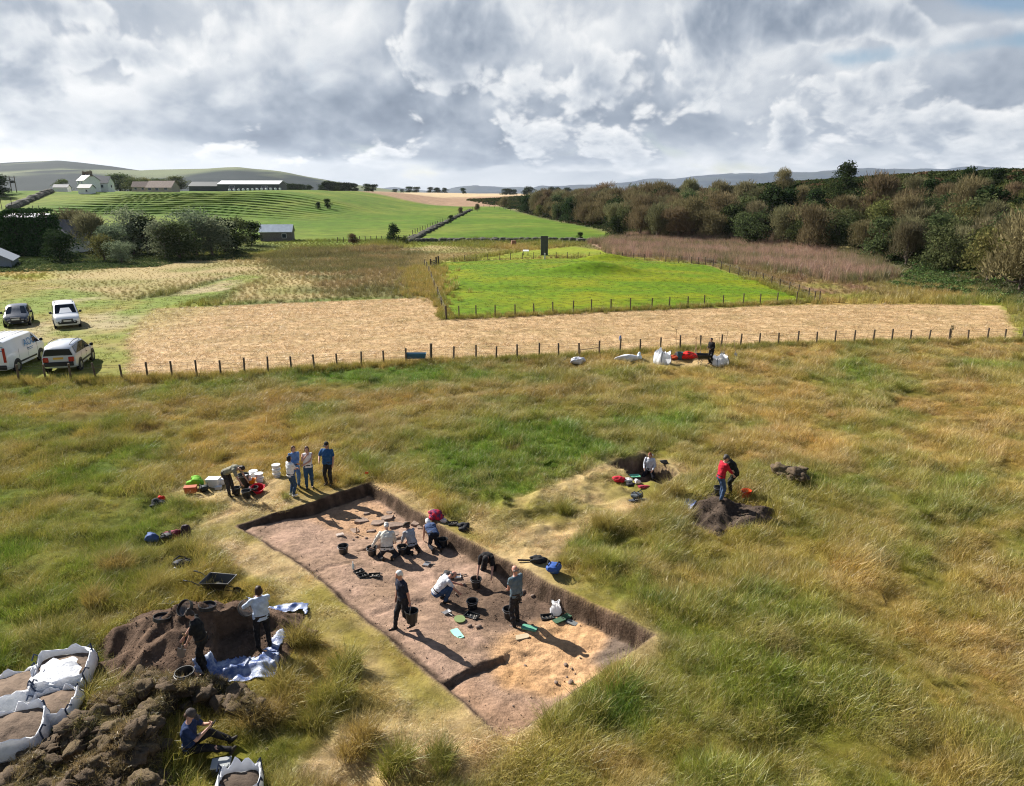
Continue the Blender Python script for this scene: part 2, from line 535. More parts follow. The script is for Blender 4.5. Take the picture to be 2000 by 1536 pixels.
GREENS = [(*G0(1020, 880)[:2], 6.0, 5.5, 1.0), (*G0(760, 738)[:2], 8.5, 2.6, 1.0), (*G0(940, 930)[:2], 3.5, 2.6, 0.9), (*G0(60, 1130)[:2], 4.0, 4.0, 0.6), (*G0(250, 1050)[:2], 2.5, 3, 0.6), (*G0(1290, 830)[:2], 4, 2.5, 0.7),
          (*G0(1640, 950)[:2], 3.0, 2, 0.4), (*G0(1560, 1350)[:2], 3, 1.5, 0.55), (*G0(1150, 1390)[:2], 2.2, 1.0, 0.7), (*G0(80, 1000)[:2], 5, 3, 0.5), (*G0(1900, 1010)[:2], 3, 3, 0.45), (*G0(1150, 1060)[:2], 2.5, 1.2, 0.5)]
TRAMP = [poly([(350, 1040), (460, 985), (560, 975), (700, 935), (720, 955), (500, 1030), (620, 1140), (760, 1255), (870, 1350), (980, 1460), (900, 1500), (760, 1420), (640, 1280), (520, 1150), (430, 1110)]),
         poly([(885, 1035), (955, 990), (1090, 945), (1185, 905), (1240, 930), (1260, 950), (1340, 955), (1330, 975), (1262, 1000), (1165, 1025), (1100, 1070), (1050, 1120), (1010, 1100), (960, 1070)]),
         poly([(560, 1536), (700, 1400), (860, 1370), (980, 1455), (930, 1536)]), poly([(330, 960), (450, 930), (580, 935), (560, 985), (460, 1000), (340, 990)]),
         poly([(1220, 710), (1300, 703), (1420, 700), (1400, 722), (1250, 722)])]


def trampled(x, y):
    s = np.full(np.shape(x), -9.0)
    for P in TRAMP:
        s = np.maximum(s, sdist(P, x, y))
    s = np.maximum(s, 0.55 + sdist(TRENCH, x, y))
    s = np.maximum(s, 0.25 - ldist(TRAIL, x, y))
    s = np.maximum(s, 0.5 + sdist(PIT, x, y))
    return sstep(s + 0.8 * fbm(x, y, 0.6, 3, 91), -0.35, 0.45)


def near_tint(x, y):
    """colour of the rough field by place"""
    n1 = fbm(x, y, 0.16, 4, 101); n2 = fbm(x, y, 0.5, 3, 107); n3 = fbm(x, y * 0.7, 0.07, 3, 113)
    c = lerp(OLIVE * np.ones((*np.shape(x), 3)), STRAW, np.clip(0.58 + 1.0 * n1 + 0.7 * n2 + 0.2 * sstep(x, 3, 18), 0, 1))
    c = lerp(c, BROWN, np.clip(0.20 + 1.5 * n3 + 0.7 * n2 + 0.22 * sstep(y, 24, 40), 0, 0.75))
    left = (1 - sstep(x, -14, 0)) * (1 - sstep(y, 24, 40))
    g = np.clip(0.04 + 1.2 * fbm(x, y, 0.30, 4, 119) + 0.34 * left, 0, 1)
    for cx, cy, ax, ay, k in GREENS:
        d = np.exp(-((x - cx) / ax) ** 2 - ((y - cy) / ay) ** 2)
        g = np.maximum(g, np.clip(k * d * 1.25 + 0.8 * n2 * (d > .1), 0, 1))
    c = lerp(c, GREEN * 0.5 + LUSH * 0.5, g * 0.9)
    t = trampled(x, y)
    straw = lerp(PALE * np.ones((*np.shape(x), 3)), OLIVE * 0.55 + STRAW * 0.3, np.clip(0.25 + 1.7 * n2, 0, 1))
    c = c * np.array([1.18, 1.10, .95])
    return lerp(c, straw * np.array([1.22, 1.17, 1.32]) * (.85 + .5 * np.clip(.3 + fbm(x, y, 1.4, 3, 109), 0, 1))[..., None], t * 0.9)


def ground_col(x, y):
    x = np.asarray(x, float); y = np.asarray(y, float)
    n1 = fbm(x, y, 0.12, 4, 131); n2 = fbm(x, y, 0.9, 3, 137); n3 = fbm(x, y, 0.03, 3, 139)
    r = np.hypot(x, y)
    # default: fields
    c = lerp(FIELD * np.ones((*x.shape, 3)), np.array([0.15, 0.175, 0.025]), np.clip(0.3 + 1.2 * n3 + .4 * n1, 0, 1))
    # rough marsh between
    rough = lerp(lerp(OLIVE * np.ones((*x.shape, 3)), BROWN, np.clip(.4 + 1.4 * n1, 0, 1)), DARKG, np.clip(.3 + 1.3 * fbm(x, y, .05, 3, 140), 0, 1))
    c = lerp(c, rough, 1 - sstep(y + 12 * n3 + 0.12 * x * (x < 0), 150, 172))
    dry = lerp(np.array([.34, .255, .125]) * np.ones((*x.shape, 3)), np.array([.20, .185, .06]), np.clip(.45 + 1.5 * n1, 0, 1))
    c = lerp(c, dry, sstep(sdist(DRYGRASS, x, y) + 3 * n1, -1, 3) * 0.9)
    r1 = sstep(sdist(ROUGH1, x, y) + 4 * n1, -2, 3)
    c = lerp(c, lerp(np.array([.10, .10, .035]) * np.ones((*x.shape, 3)), np.array([.22, .155, .075]), np.clip(.4 + 2.2 * fbm(x, y, .16, 3, 149), 0, 1)), r1 * .85)
    c = lerp(c, REEDC * 0.8, sstep(sdist(REEDS, x, y), -2, 2))
    c = lerp(c, lerp(np.array([0.20, 0.10, 0.075]) * np.ones((*x.shape, 3)), OLIVE, np.clip(.3 + 2 * n1, 0, 1)), sstep(sdist(PINK, x, y), -2, 3) * .9)
    sb_ = x - np.interp(y, _ty, _fx)
    scr = lerp(np.array([.05, .06, .025]) * np.ones((*x.shape, 3)), np.array([.13, .10, .055]), np.clip(.4 + 1.5 * n1, 0, 1))
    scr = lerp(scr, np.array([.30, .25, .10]), sstep(fbm(x, y, .05, 3, 405), .38, .46))
    c = lerp(c, scr, sstep(sb_, -2, 3) * (1 - sstep(y, 520, 620)))
    # brown arable land far off in the middle
    pl = sstep(y - 400 - 1.2 * np.clip(-28 - x, 0, 400), -8, 8) * sstep(x + 0.3 * y, -30, -10)
    c = lerp(c, lerp(PLOUGH * np.ones((*x.shape, 3)), STUB, sstep(y - 0.5 * x + 60 * n3, 560, 640)), pl)
    # car park
    k = sdist(CARPARK, x, y)
    cp = lerp(np.array([0.15, 0.19, 0.035]) * np.ones((*x.shape, 3)), np.array([0.36, 0.28, 0.17]), np.clip(-.1 + 2.2 * fbm(x, y, .17, 3, 143), 0, .8))
    cp = lerp(cp, np.array([0.24, 0.18, 0.05]), np.clip(.1 + 1.5 * n1, 0, .7))
    c = lerp(c, cp, sstep(k + 1.5 * n1, -1, 1))
    # cut hay
    h = sdist(HAY, x, y)
    hc = lerp(HAYC * np.ones((*x.shape, 3)), np.array([0.30, 0.22, 0.10]), np.clip(.2 + 1.1 * vn(x * .5, y * 2.4, 145) + .9 * n2, 0, 1))
    hc = lerp(hc, np.array([0.25, 0.25, 0.06]), np.clip(1 - sstep(x + 3 * n2, -40, -26), 0, .45))
    c = lerp(c, hc, sstep(h + .5 * n2, -.3, .5))
    l = sdist(LAWN, x, y); l2 = sdist(LAWN2, x, y)
    lc = lerp(LAWNC * np.ones((*x.shape, 3)), LAWNY, np.clip(.42 + 1.3 * fbm(x, y * 1.8, .13, 4, 147) + .5 * n2, 0, 1))
    c = lerp(c, lc, sstep(l, -.3, .4))
    c = lerp(c, lerp(lc, OLIVE * 1.2, .5), sstep(l2, -.3, .4))
    near = sstep(_fsign(x, y), -0.2, 0.8) * (r < 140)
    c = lerp(c, near_tint(x, y) * (0.36 + .22 * trampled(x, y))[..., None], near)
    return c


def trench_col(x, y):
    n1 = fbm(x, y, .8, 4, 151); n2 = fbm(x, y, 4.0, 4, 157)
    c = lerp(SOIL * np.ones((*x.shape, 3)), SANDG * .9, np.clip(.4 + 1.2 * n1, 0, 1))
    c = lerp(c, SOILD * 1.5, np.clip(.3 + 2.2 * n2, 0, 1) * .35)
    c = lerp(c, SOIL * np.array([1.2, 1.18, 1.2]), sstep(fbm(x, y, 1.9, 4, 159), .05, .4) * .6)
    for P, k in ((SAND_B, 1.0), (SAND_T, .48)):
        c = lerp(c, lerp(SAND * np.ones((*x.shape, 3)), SAND * 1.12 + .03, np.clip(.4 + 2 * n1, 0, 1)), sstep(sdist(P, x, y) + .55 * n1, -.35, .25) * k)
    lowb = sstep(sdist(SAND_LOW, x, y), 0, .3) * (1 - sstep(sdist(SAND_B, x, y) + .4 * n1, -.9, .1))
    c = lerp(c, SANDG * np.array([1.1, 1.0, .9]), lowb * .6)
    c = lerp(c, np.array([0.19, 0.14, 0.105]), sstep(sdist(GREY_B, x, y) + .3 * n1, -.25, .25))
    c = lerp(c, SOILD * .75, sstep(sdist(DARK_S, x, y) + .5 * n1, -.3, .4) * .8)
    # wall face: dark topsoil
    d, s = trench_depth(x, y)
    wall = (1 - sstep(s, .16, .3)) * sstep(s, -.1, .02)
    c = lerp(c, lerp(np.array([0.06, 0.04, 0.027]) * np.ones((*x.shape, 3)), SOILD * 1.25, np.clip(.3 + 1.6 * n2, 0, 1)), wall)
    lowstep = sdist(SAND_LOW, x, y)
    c = lerp(c, SOILD * .6, ((lowstep > -.06) & (lowstep < .13)) * (sdist(TRENCH, x, y) > .1) * .7 * (ldist(np.array(_st), x, y) < .18))  # shade of the cut step painted into the soil as a dark strip
    return c


def ground_mat(name, bump=0.03, bscale=6.0, var=0.22, vscale=3.0):
    m_ = bpy.data.materials.new(name); m_.use_nodes = True
    t = NT(m_.node_tree); t.N.clear()
    out = t.node('ShaderNodeOutputMaterial'); b = t.node('ShaderNodeBsdfPrincipled')
    b.inputs['Roughness'].default_value = .95; b.inputs['Specular IOR Level'].default_value = .08
    at = t.node('ShaderNodeAttribute', attribute_name='col')
    tc = t.node('ShaderNodeTexCoord')
    n = t.noise(tc.outputs['Object'], vscale, 8, .65)
    n2 = t.noise(tc.outputs['Object'], bscale, 8, .68)
    vm = t.node('ShaderNodeVectorMath', operation='SCALE')
    t.put(vm.inputs[0], at.outputs['Color']); t.put(vm.inputs['Scale'], t.ss(n, .3, .7, 1 - var, 1 + var))
    t.put(b.inputs['Base Color'], vm.outputs[0])
    bp = t.node('ShaderNodeBump'); bp.inputs['Distance'].default_value = bump; bp.inputs['Strength'].default_value = 1
    t.put(bp.inputs['Height'], n2); t.L.new(bp.outputs[0], b.inputs['Normal'])
    t.L.new(b.outputs[0], out.inputs[0])
    return m_


def grow(a, b, s0, f, cap):
    """grid lines from a to b with growing spacing"""
    out = [a]; s = s0
    sg = 1 if b > a else -1
    while (b - out[-1]) * sg > s:
        out.append(out[-1] + sg * s); s = min(s * f, cap)
    out.append(b)
    return out


M_GROUND = ground_mat('ground cover', .06, 3.0, .22, 1.2)
M_SOIL = ground_mat('trench soil', .045, 12.0, .26, 6.0)
M_FAR = ground_mat('far field turf', .25, .6, .22, .25)


def build_ground():
    xs = sorted(set(np.round(np.arange(-60, 60.01, .5), 3).tolist() + grow(60, 420, .5, 1.035, 6) + grow(420, 3500, 8, 1.15, 400) + [-v for v in grow(60, 230, .5, 1.03, 1.3)] + [-v for v in grow(230, 420, 1.5, 1.06, 6)] + [-v for v in grow(420, 3500, 8, 1.15, 400)]))
    ys = sorted(set(np.round(np.arange(-6, 60.01, .4), 3).tolist() + grow(60, 150, .42, 1.01, .8) + grow(150, 250, .9, 1.02, 1.6) + np.arange(250, 340.1, .48).tolist() + grow(340, 4000, 1.6, 1.07, 300) + grow(-6, -400, 2, 1.4, 100)))
    xs = np.array(xs); ys = np.array(ys)
    X, Y = np.meshgrid(xs, ys)
    zz = Z(X.ravel(), Y.ravel())
    col = ground_col(X.ravel(), Y.ravel())
    nx, ny = len(xs), len(ys)
    A = np.arange(nx * ny).reshape(ny, nx)
    F = np.stack([A[:-1, :-1], A[:-1, 1:], A[1:, 1:], A[1:, :-1]], -1).reshape(-1, 4)
    cx = X.ravel()[F].mean(1); cy = Y.ravel()[F].mean(1)
    inA = (cx > PA[0]) & (cx < PA[1]) & (cy > PA[2]) & (cy < PA[3])
    inB = (cx > PB[0]) & (cx < PB[1]) & (cy > PB[2]) & (cy < PB[3])
    hay = sdist(HAY, cx, cy) > 0
    lawn = (sdist(LAWN, cx, cy) > 0) | (sdist(LAWN2, cx, cy) > 0)
    near = _fsign(cx, cy) > 0
    far = cy > 172
    cls = np.where(far, 4, np.where(near, 0, np.where(hay, 1, np.where(lawn, 2, 3))))
    cls[inA | inB] = -1
    V = np.stack([X.ravel(), Y.ravel(), zz], 1)
    for k, nm, mt in ((0, 'rough_field_ground', M_GROUND), (1, 'mown_hay_field', M_GROUND), (2, 'monument_lawn', M_GROUND), (3, 'meadow_ground', M_GROUND), (4, 'distant_fields', M_FAR)):
        f = F[cls == k]
        u, inv = np.unique(f, return_inverse=True)
        me = mesh(nm, V[u], inv.reshape(-1, 4), True)
        if k == 4: me.polygons.foreach_set('use_smooth', (cy[cls == k] > 345) | (cy[cls == k] < 250) | (cx[cls == k] > -50))
        set_attr(me, 'col', col[u])
        tag(new_obj(nm, me, None, mt), kind='structure')


def patch(box, step, over, fine_cls):
    x0, x1, y0, y1 = box
    xs = np.arange(x0 - over, x1 + over + step * .5, step); ys = np.arange(y0 - over, y1 + over + step * .5, step)
    X, Y = np.meshgrid(xs, ys); x = X.ravel(); y = Y.ravel()
    z = Z(x, y)
    edge = np.minimum(np.minimum(x - x0, x1 - x), np.minimum(y - y0, y1 - y))
    z = z - .03 * (1 - sstep(edge, -.02, .3))
    nx, ny = len(xs), len(ys)
    A = np.arange(nx * ny).reshape(ny, nx)
    F = np.stack([A[:-1, :-1], A[:-1, 1:], A[1:, 1:], A[1:, :-1]], -1).reshape(-1, 4)
    V = np.stack([x, y, z], 1)
    cx = x[F].mean(1); cy = y[F].mean(1)
    for nm, sel, cf, mt in fine_cls(cx, cy):
        f = F[sel]
        u, inv = np.unique(f, return_inverse=True)
        me = mesh(nm, V[u], inv.reshape(-1, 4), True)
        set_attr(me, 'col', cf(x[u], y[u]))
        tag(new_obj(nm, me, None, mt), kind='structure')


PA = (-11.0, 5.0, 11.2, 28.0)
_pb = PIT.mean(0)
PB = (float(np.round(_pb[0] - 3)), float(np.round(_pb[0] + 3)), float(np.round((_pb[1] - 3) / .4) * .4), float(np.round((_pb[1] + 3) / .4) * .4))


def trench_soil_or_turf(x, y):
    s = sdist(TRENCH, x, y) + .09 * fbm(x, y, 1.3, 3, 31)
    return lerp(near_tint(x, y) * (.36 + .22 * trampled(x, y))[..., None], trench_col(x, y), sstep(s, -.1, .0))


def pit_col(x, y):
    s = sdist(PIT, x, y) + .08 * fbm(x, y, 1.5, 2, 71)
    return lerp(near_tint(x, y) * (.36 + .22 * trampled(x, y))[..., None], lerp(SOILD * .6 * np.ones((len(x), 3)), SOILD * 1.5, np.clip(.3 + 2 * fbm(x, y, 2.5, 3, 161), 0, 1)), sstep(s, -.08, .03))


build_ground()
patch(PA, .065, .5, lambda cx, cy: [('excavation_trench', sdist(TRENCH, cx, cy) > -.15, trench_soil_or_turf, M_SOIL), ('trench_surround', sdist(TRENCH, cx, cy) <= -.15, trench_soil_or_turf, M_GROUND)])
patch(PB, .1, .5, lambda cx, cy: [('test_pit', sdist(PIT, cx, cy) > -.2, pit_col, M_SOIL), ('test_pit_surround', sdist(PIT, cx, cy) <= -.2, pit_col, M_GROUND)])
TRENCH_O = bpy.data.objects['excavation_trench']

# ------------------------------------------------------------------ instanced ground cover (geometry nodes on one object each)
def tuft(n, rad, hmin, hmax, w, lean, spread, seed, flat=False, nseg=2, wind=(1.0, .25)):
    """one tuft: curved tapering blades; returns verts, faces, rnd per vertex"""
    r = np.random.default_rng(seed)
    V = []; F = []; Q = []
    wa = math.atan2(wind[1], wind[0])
    for i in range(n):
        a = r.uniform(0, 2 * math.pi); d = rad * math.sqrt(r.random())
        bx, by = d * math.cos(a), d * math.sin(a)
        h = r.uniform(hmin, hmax)
        da = wa + r.normal(0, spread)
        if r.random() < .3: da = a + r.normal(0, .6)
        le = np.clip(lean + r.normal(0, .18), .05, 1.45)
        if flat: da = r.uniform(0, 2 * math.pi) if r.random() < .5 else wa + r.normal(0, .7)
        dx, dy = math.cos(da), math.sin(da)
        fa = r.uniform(0, math.pi)
        sx, sy = math.cos(fa) * w * .5, math.sin(fa) * w * .5
        z0 = -.02 if not flat else r.uniform(-.01, .06)
        k = len(V); rn = r.random()
        for j in range(nseg + 1):
            t = j / nseg
            ang = le * (.35 + .65 * t) if not flat else le
            L = h * t
            px = bx + dx * math.sin(ang) * L; py = by + dy * math.sin(ang) * L
            pz = z0 + math.cos(ang) * L * (1 if not flat else 1)
            tw = 1 - .85 * t
            if j < nseg:
                V += [(px - sx * tw, py - sy * tw, pz), (px + sx * tw, py + sy * tw, pz)]; Q += [rn, rn]
            else:
                V.append((px, py, pz)); Q.append(rn)
        for j in range(nseg - 1):
            b = k + 2 * j
            F.append((b, b + 1, b + 3, b + 2))
        b = k + 2 * (nseg - 1)
        F.append((b, b + 1, b + 2))
    return V, F, Q


def leaf_clump(n, rad, hz, size, seed, up=.4, elong=1.6):
    """a clump of small folded leaves"""
    r = np.random.default_rng(seed)
    V = []; F = []; Q = []
    for i in range(n):
        p = r.normal(0, 1, 3); p /= np.linalg.norm(p); p *= r.uniform(.55, 1.0) ** .5
        p = p * np.array([rad, rad, hz]); p[2] = abs(p[2]) * .9
        nrm = r.normal(0, 1, 3) + np.array([0, 0, up]) + p / max(rad, .01) * .8
        nrm /= np.linalg.norm(nrm)
        t1 = np.cross(nrm, r.normal(0, 1, 3)); t1 /= np.linalg.norm(t1); t2 = np.cross(nrm, t1)
        s = size * r.uniform(.6, 1.3)
        k = len(V); q = r.random()
        V += [tuple(p - t1 * s * elong * .5), tuple(p + t2 * s * .4), tuple(p + t1 * s * elong * .5), tuple(p - t2 * s * .4)]
        Q += [q] * 4
        F.append((k, k + 1, k + 2, k + 3))
    return V, F, Q


def scatter(name, protos, pts, kind, scl, rot, tint, material, label):
    """ONE stuff object: its mesh holds the prototypes and the points, nodes put them together"""
    V = []; F = []; PR = []; Q = []
    for i, (v, f, q) in enumerate(protos):
        k = len(V); V += v; F += [tuple(a + k for a in x) for x in f]; PR += [i + 1] * len(v); Q += q
    nP = len(V); n = len(pts)
    me = bpy.data.meshes.new(name)
    me.from_pydata(V + [tuple(p) for p in pts], [], F)
    me.materials.append(material)
    set_attr(me, 'proto', np.array(PR + [0] * n, np.int32), 'INT')
    set_attr(me, 'rnd', np.array(Q + [0.0] * n, np.float32), 'FLOAT')
    set_attr(me, 'kind', np.concatenate([np.zeros(nP, np.int32), np.asarray(kind, np.int32)]), 'INT')
    sc3 = np.asarray(scl, float)
    if sc3.ndim == 1: sc3 = np.stack([sc3] * 3, 1)
    set_attr(me, 'scl', np.concatenate([np.ones((nP, 3)), sc3]), 'FLOAT_VECTOR')
    set_attr(me, 'rot', np.concatenate([np.zeros((nP, 3)), rot]), 'FLOAT_VECTOR')
    set_attr(me, 'tint', np.concatenate([np.full((nP, 3), .2), tint]))
    me.update()
    ng = bpy.data.node_groups.new(name + ' nodes', 'GeometryNodeTree')
    ng.interface.new_socket('Geometry', in_out='INPUT', socket_type='NodeSocketGeometry')
    ng.interface.new_socket('Geometry', in_out='OUTPUT', socket_type='NodeSocketGeometry')
    N = ng.nodes; L = ng.links
    gi = N.new('NodeGroupInput'); go = N.new('NodeGroupOutput')
    def attr(nm, ty):
        a = N.new('GeometryNodeInputNamedAttribute'); a.data_type = ty; a.inputs[0].default_value = nm
        return [o for o in a.outputs if o.enabled and o.name == 'Attribute'][0]
    pr = attr('proto', 'INT')
    cmp = N.new('FunctionNodeCompare'); cmp.data_type = 'INT'; cmp.operation = 'GREATER_THAN'
    ia = [s_ for s_ in cmp.inputs if s_.enabled]
    L.new(pr, ia[0]); ia[1].default_value = 0
    sep = N.new('GeometryNodeSeparateGeometry'); sep.domain = 'POINT'
    L.new(gi.outputs[0], sep.inputs[0]); L.new(cmp.outputs[0], sep.inputs[1])
    sp = N.new('GeometryNodeSplitToInstances'); sp.domain = 'POINT'
    L.new(sep.outputs[0], sp.inputs[0]); L.new(pr, sp.inputs['Group ID'])
    m2p = N.new('GeometryNodeMeshToPoints'); L.new(sep.outputs[1], m2p.inputs[0])
    iop = N.new('GeometryNodeInstanceOnPoints')
    L.new(m2p.outputs[0], iop.inputs['Points']); L.new(sp.outputs[0], iop.inputs['Instance'])
    iop.inputs['Pick Instance'].default_value = True
    L.new(attr('kind', 'INT'), iop.inputs['Instance Index'])
    e2r = N.new('FunctionNodeEulerToRotation'); L.new(attr('rot', 'FLOAT_VECTOR'), e2r.inputs[0])
    L.new(e2r.outputs[0], iop.inputs['Rotation']); L.new(attr('scl', 'FLOAT_VECTOR'), iop.inputs['Scale'])
    L.new(iop.outputs[0], go.inputs[0])
    o = new_obj(name, me)
    md = o.modifiers.new('scatter', 'NODES'); md.node_group = ng
    return tag(o, label, None, None, 'stuff')


M_GRASS = grass_mat('grass blades', .28)
M_REED = grass_mat('reed stems', .3)


def jgrid(x0, x1, y0, y1, step, seed):
    r = np.random.default_rng(seed)
    xs = np.arange(x0, x1, step); ys = np.arange(y0, y1, step)
    X, Y = np.meshgrid(xs, ys)
    x = X.ravel() + r.uniform(-.5, .5, X.size) * step; y = Y.ravel() + r.uniform(-.5, .5, X.size) * step
    return x, y, r


def in_view(x, y, pad=2.0):
    return np.abs(x) < .735 * (y + 1.5) + pad


OCC = []      # (polygon or (x,y,r)) spots where nothing may grow


def build_grass():
    protos = []
    for k in range(4): protos.append(tuft(95, .25, .13, .40, .0075, .74, .9, 200 + k))          # 0-3 wind-combed long grass
    for k in range(3): protos.append(tuft(84, .28, .10, .28, .008, 1.28, .9, 210 + k, True))     # 4-6 trodden straw
    for k in range(2): protos.append(tuft(80, .23, .13, .33, .010, .55, 1.6, 220 + k))           # 7-8 lush broad blades
    for k in range(2): protos.append(tuft(150, .16, .26, .58, .0085, .68, 2.0, 230 + k))           # 9-10 tussock
    for k in range(2): protos.append(tuft(14, .25, .36, .66, .0065, .5, .7, 236 + k))             # 11-12 pale seed stems
    P = []
    for y0, y1, st in ((8.0, 16, .175), (16, 24, .205), (24, 34, .255), (34, 58, .34)):
        x, y, r = jgrid(-46, 46, y0, y1, st, int(y0 * 10))
        k = in_view(x, y); P.append((x[k], y[k], np.full(k.sum(), st)))
    x = np.concatenate([p[0] for p in P]); y = np.concatenate([p[1] for p in P]); st = np.concatenate([p[2] for p in P])
    keep = (_fsign(x, y) > -.4) & (sdist(TRENCH, x, y) + .09 * fbm(x, y, 1.3, 3, 31) < -.13) & (sdist(PIT, x, y) < -.28)
    for q in OCC:
        if isinstance(q, np.ndarray): keep &= sdist(q, x, y) < 0
        else: keep &= np.hypot(x - q[0], y - q[1]) > q[2]
    for h_, b_ in HP: keep &= h_(x, y) < .02
    x, y, st = x[keep], y[keep], st[keep]
    r = np.random.default_rng(5); n = len(x)
    t = trampled(x, y)
    c = near_tint(x, y)
    lush = np.clip((c[:, 1] - c[:, 0]) * 14 + .15, 0, 1)
    u = r.random(n)
    tus = (fbm(x, y, .8, 2, 301) > .30) & (r.random(n) < .34) & (t < .4)
    kind = np.where(r.random(n) < t, r.integers(4, 7, n), np.where(u < lush, r.integers(7, 9, n), r.integers(0, 4, n)))
    kind = np.where(tus, r.integers(9, 11, n), kind)
    stem = (r.random(n) < .09) & (t < .5) & (lush < .55); kind = np.where(stem, r.integers(11, 13, n), kind)
    hum = fbm(x, y, .75, 3, 311)
    s = (.45 + 1.15 * np.clip(.5 + 1.1 * hum, 0, 1)) * (1 + .5 * (st - .2)) * r.uniform(.8, 1.2, n)
    s *= 1 - .28 * t
    s3 = np.stack([s * (1 + 1.4 * (st - .2)), s * (1 + 1.4 * (st - .2)), s], 1)
    rot = np.stack([r.normal(0, .1, n), r.normal(0, .1, n), r.normal(0, .6, n) + 3.2 * vn(x * .33, y * .33, 317) + 2.2 * vn(x * 1.1, y * 1.1, 318) + np.where(kind >= 4, r.uniform(0, 6.28, n), 0)], 1)
    cl_ = fbm(x, y, 1.3, 3, 321)
    c = lerp(c, c * np.array([.50, .62, .6]), np.clip(-.15 - 1.7 * cl_, 0, .8) * (1 - .6 * t)); c = lerp(c, PALE * np.ones((n, 3)), np.clip(1.2 * fbm(x, y, .9, 3, 323) - .16, 0, .45))
    c = c * r.uniform(.72, 1.32, (n, 1)) * (1 + r.normal(0, .05, (n, 3)))
    c = np.where((kind >= 11)[:, None], lerp(c, np.array([.46, .34, .14]) * np.ones((n, 3)), np.full(n, .6)), c)
    c = np.where(((kind >= 9) & (kind < 11))[:, None], c * np.array([.85, .95, .8]), c)
    # single tussocks that stand out beside the trench and the heaps
    TS = [(578, 1255, 1.5), (676, 1310, 1.7), (552, 1345, 1.6), (640, 1375, 1.6), (105, 1255, 1.6), (540, 1395, 1.5), (500, 1385, 1.3), (610, 1420, 1.4), (700, 1450, 1.5), (1310, 965, 1.8), (1290, 985, 1.5), (1340, 1010, 1.4), (185, 1180, 1.5), (300, 1150, 1.5), (230, 1110, 1.6), (1100, 1000, 1.5), (1180, 1030, 1.5), (1075, 1430, 1.5), (1150, 1395, 1.6), (1200, 1340, 1.4), (860, 1480, 1.5), (780, 1500, 1.6)]
    tp = np.array([place(a, b)[:2] for a, b, _ in TS]); ns = len(TS) * 5
    tx = np.repeat(tp[:, 0], 5) + r.normal(0, .13, ns); ty = np.repeat(tp[:, 1], 5) + r.normal(0, .13, ns); ts_ = np.repeat([q[2] for q in TS], 5) * r.uniform(.75, 1.1, ns)
    tc_ = lerp(OLIVE * np.ones((ns, 3)), STRAW * .9, np.repeat(r.random(len(TS)), 5)) * r.uniform(.75, 1.2, (ns, 1))
    x = np.concatenate([x, tx]); y = np.concatenate([y, ty]); n = len(x); kind = np.concatenate([kind, r.integers(9, 11, ns)])
    s3 = np.concatenate([s3, np.stack([ts_] * 3, 1)]); rot = np.concatenate([rot, np.stack([r.normal(0, .1, ns), r.normal(0, .1, ns), r.uniform(0, 6.28, ns)], 1)]); c = np.concatenate([c, tc_])
    pts = np.stack([x, y, Z(x, y) - .01], 1)
    scatter('rough_grass', protos, pts, kind, s3, rot, np.clip(c, .01, .9), M_GRASS, 'long rough straw and green grass of the near field')
    # ---- edges and far grass
    protos2 = [tuft(46, .35, .5, 1.0, .03, .35, 1.6, 240 + k) for k in range(3)]                   # 0-2 long edge grass
    protos2 += [tuft(34, .34, .14, .30, .035, 1.25, .8, 250 + k, True) for k in range(2)]          # 3-4 cut hay
    protos2 += [tuft(40, .45, .12, .26, .045, .7, 2.0, 260 + k) for k in range(2)]                 # 5-6 short turf
    X = []; Y = []; K = []; SS = []; C = []
    def add(x, y, k, s, c):
        X.append(x); Y.append(y); K.append(k); SS.append(s); C.append(c)
    x, y, r = jgrid(-50, 48, 40, 80, .42, 41)
    k = (sdist(HAY, x, y) > -.1) & in_view(x, y); x, y = x[k], y[k]; n = len(x)
    cl = np.clip(.5 + 1.2 * vn(x * .6, y * 2.6, 145), 0, 1)
    cc = lerp(HAYC * 1.08 * np.ones((n, 3)), np.array([.34, .25, .12]), np.clip(.75 * (1 - cl) + .2 * r.normal(0, 1, n), 0, 1))
    cc = lerp(cc, np.array([.27, .26, .07]), np.clip((1 - sstep(x + 6 * vn(x * .2, y * .2, 3), -40, -27)) * .6, 0, 1))
    add(x, y, r.integers(3, 5, n), .7 + .7 * cl * r.random(n), cc)
    x, y, r = jgrid(-70, 45, 46, 140, .8, 43)
    k = ((sdist(LAWN, x, y) > .2) | (sdist(LAWN2, x, y) > .2)) & in_view(x, y); x, y = x[k], y[k]; n = len(x)
    cc = lerp(LAWNC * np.ones((n, 3)), LAWNY, np.clip(.40 + 1.3 * fbm(x, y * 1.8, .13, 4, 147) + .1 * r.normal(0, 1, n), 0, 1)) * r.uniform(.88, 1.12, (n, 1))
    add(x, y, r.integers(5, 7, n), r.uniform(.4, .7, n), cc)
    x, y, r = jgrid(-75, -22, 44, 110, .8, 45)
    k = (sdist(CARPARK, x, y) > 0) & in_view(x, y) & (r.random(len(x)) < .8); x, y = x[k], y[k]; n = len(x)
    cc = ground_col(x, y) * r.uniform(.8, 1.35, (n, 1)); add(x, y, r.integers(5, 7, n), r.uniform(.5, .9, n), cc)
    # tall meadow and marsh grass
    x, y, r = jgrid(-75, 60, 56, 175, .75, 47)
    m = (sdist(HAY, x, y) < -.2) & (sdist(LAWN, x, y) < -.2) & (sdist(LAWN2, x, y) < -.2) & (sdist(CARPARK, x, y) < 0) & (sdist(REEDS, x, y) < 0) & (_fsign(x, y) < -1) & in_view(x, y)
    m &= (x - np.interp(y, _ty, _fx)) < 6
    x, y = x[m], y[m]; n = len(x)
    cc = ground_col(x, y) * r.uniform(.75, 1.45, (n, 1)) * 1.1
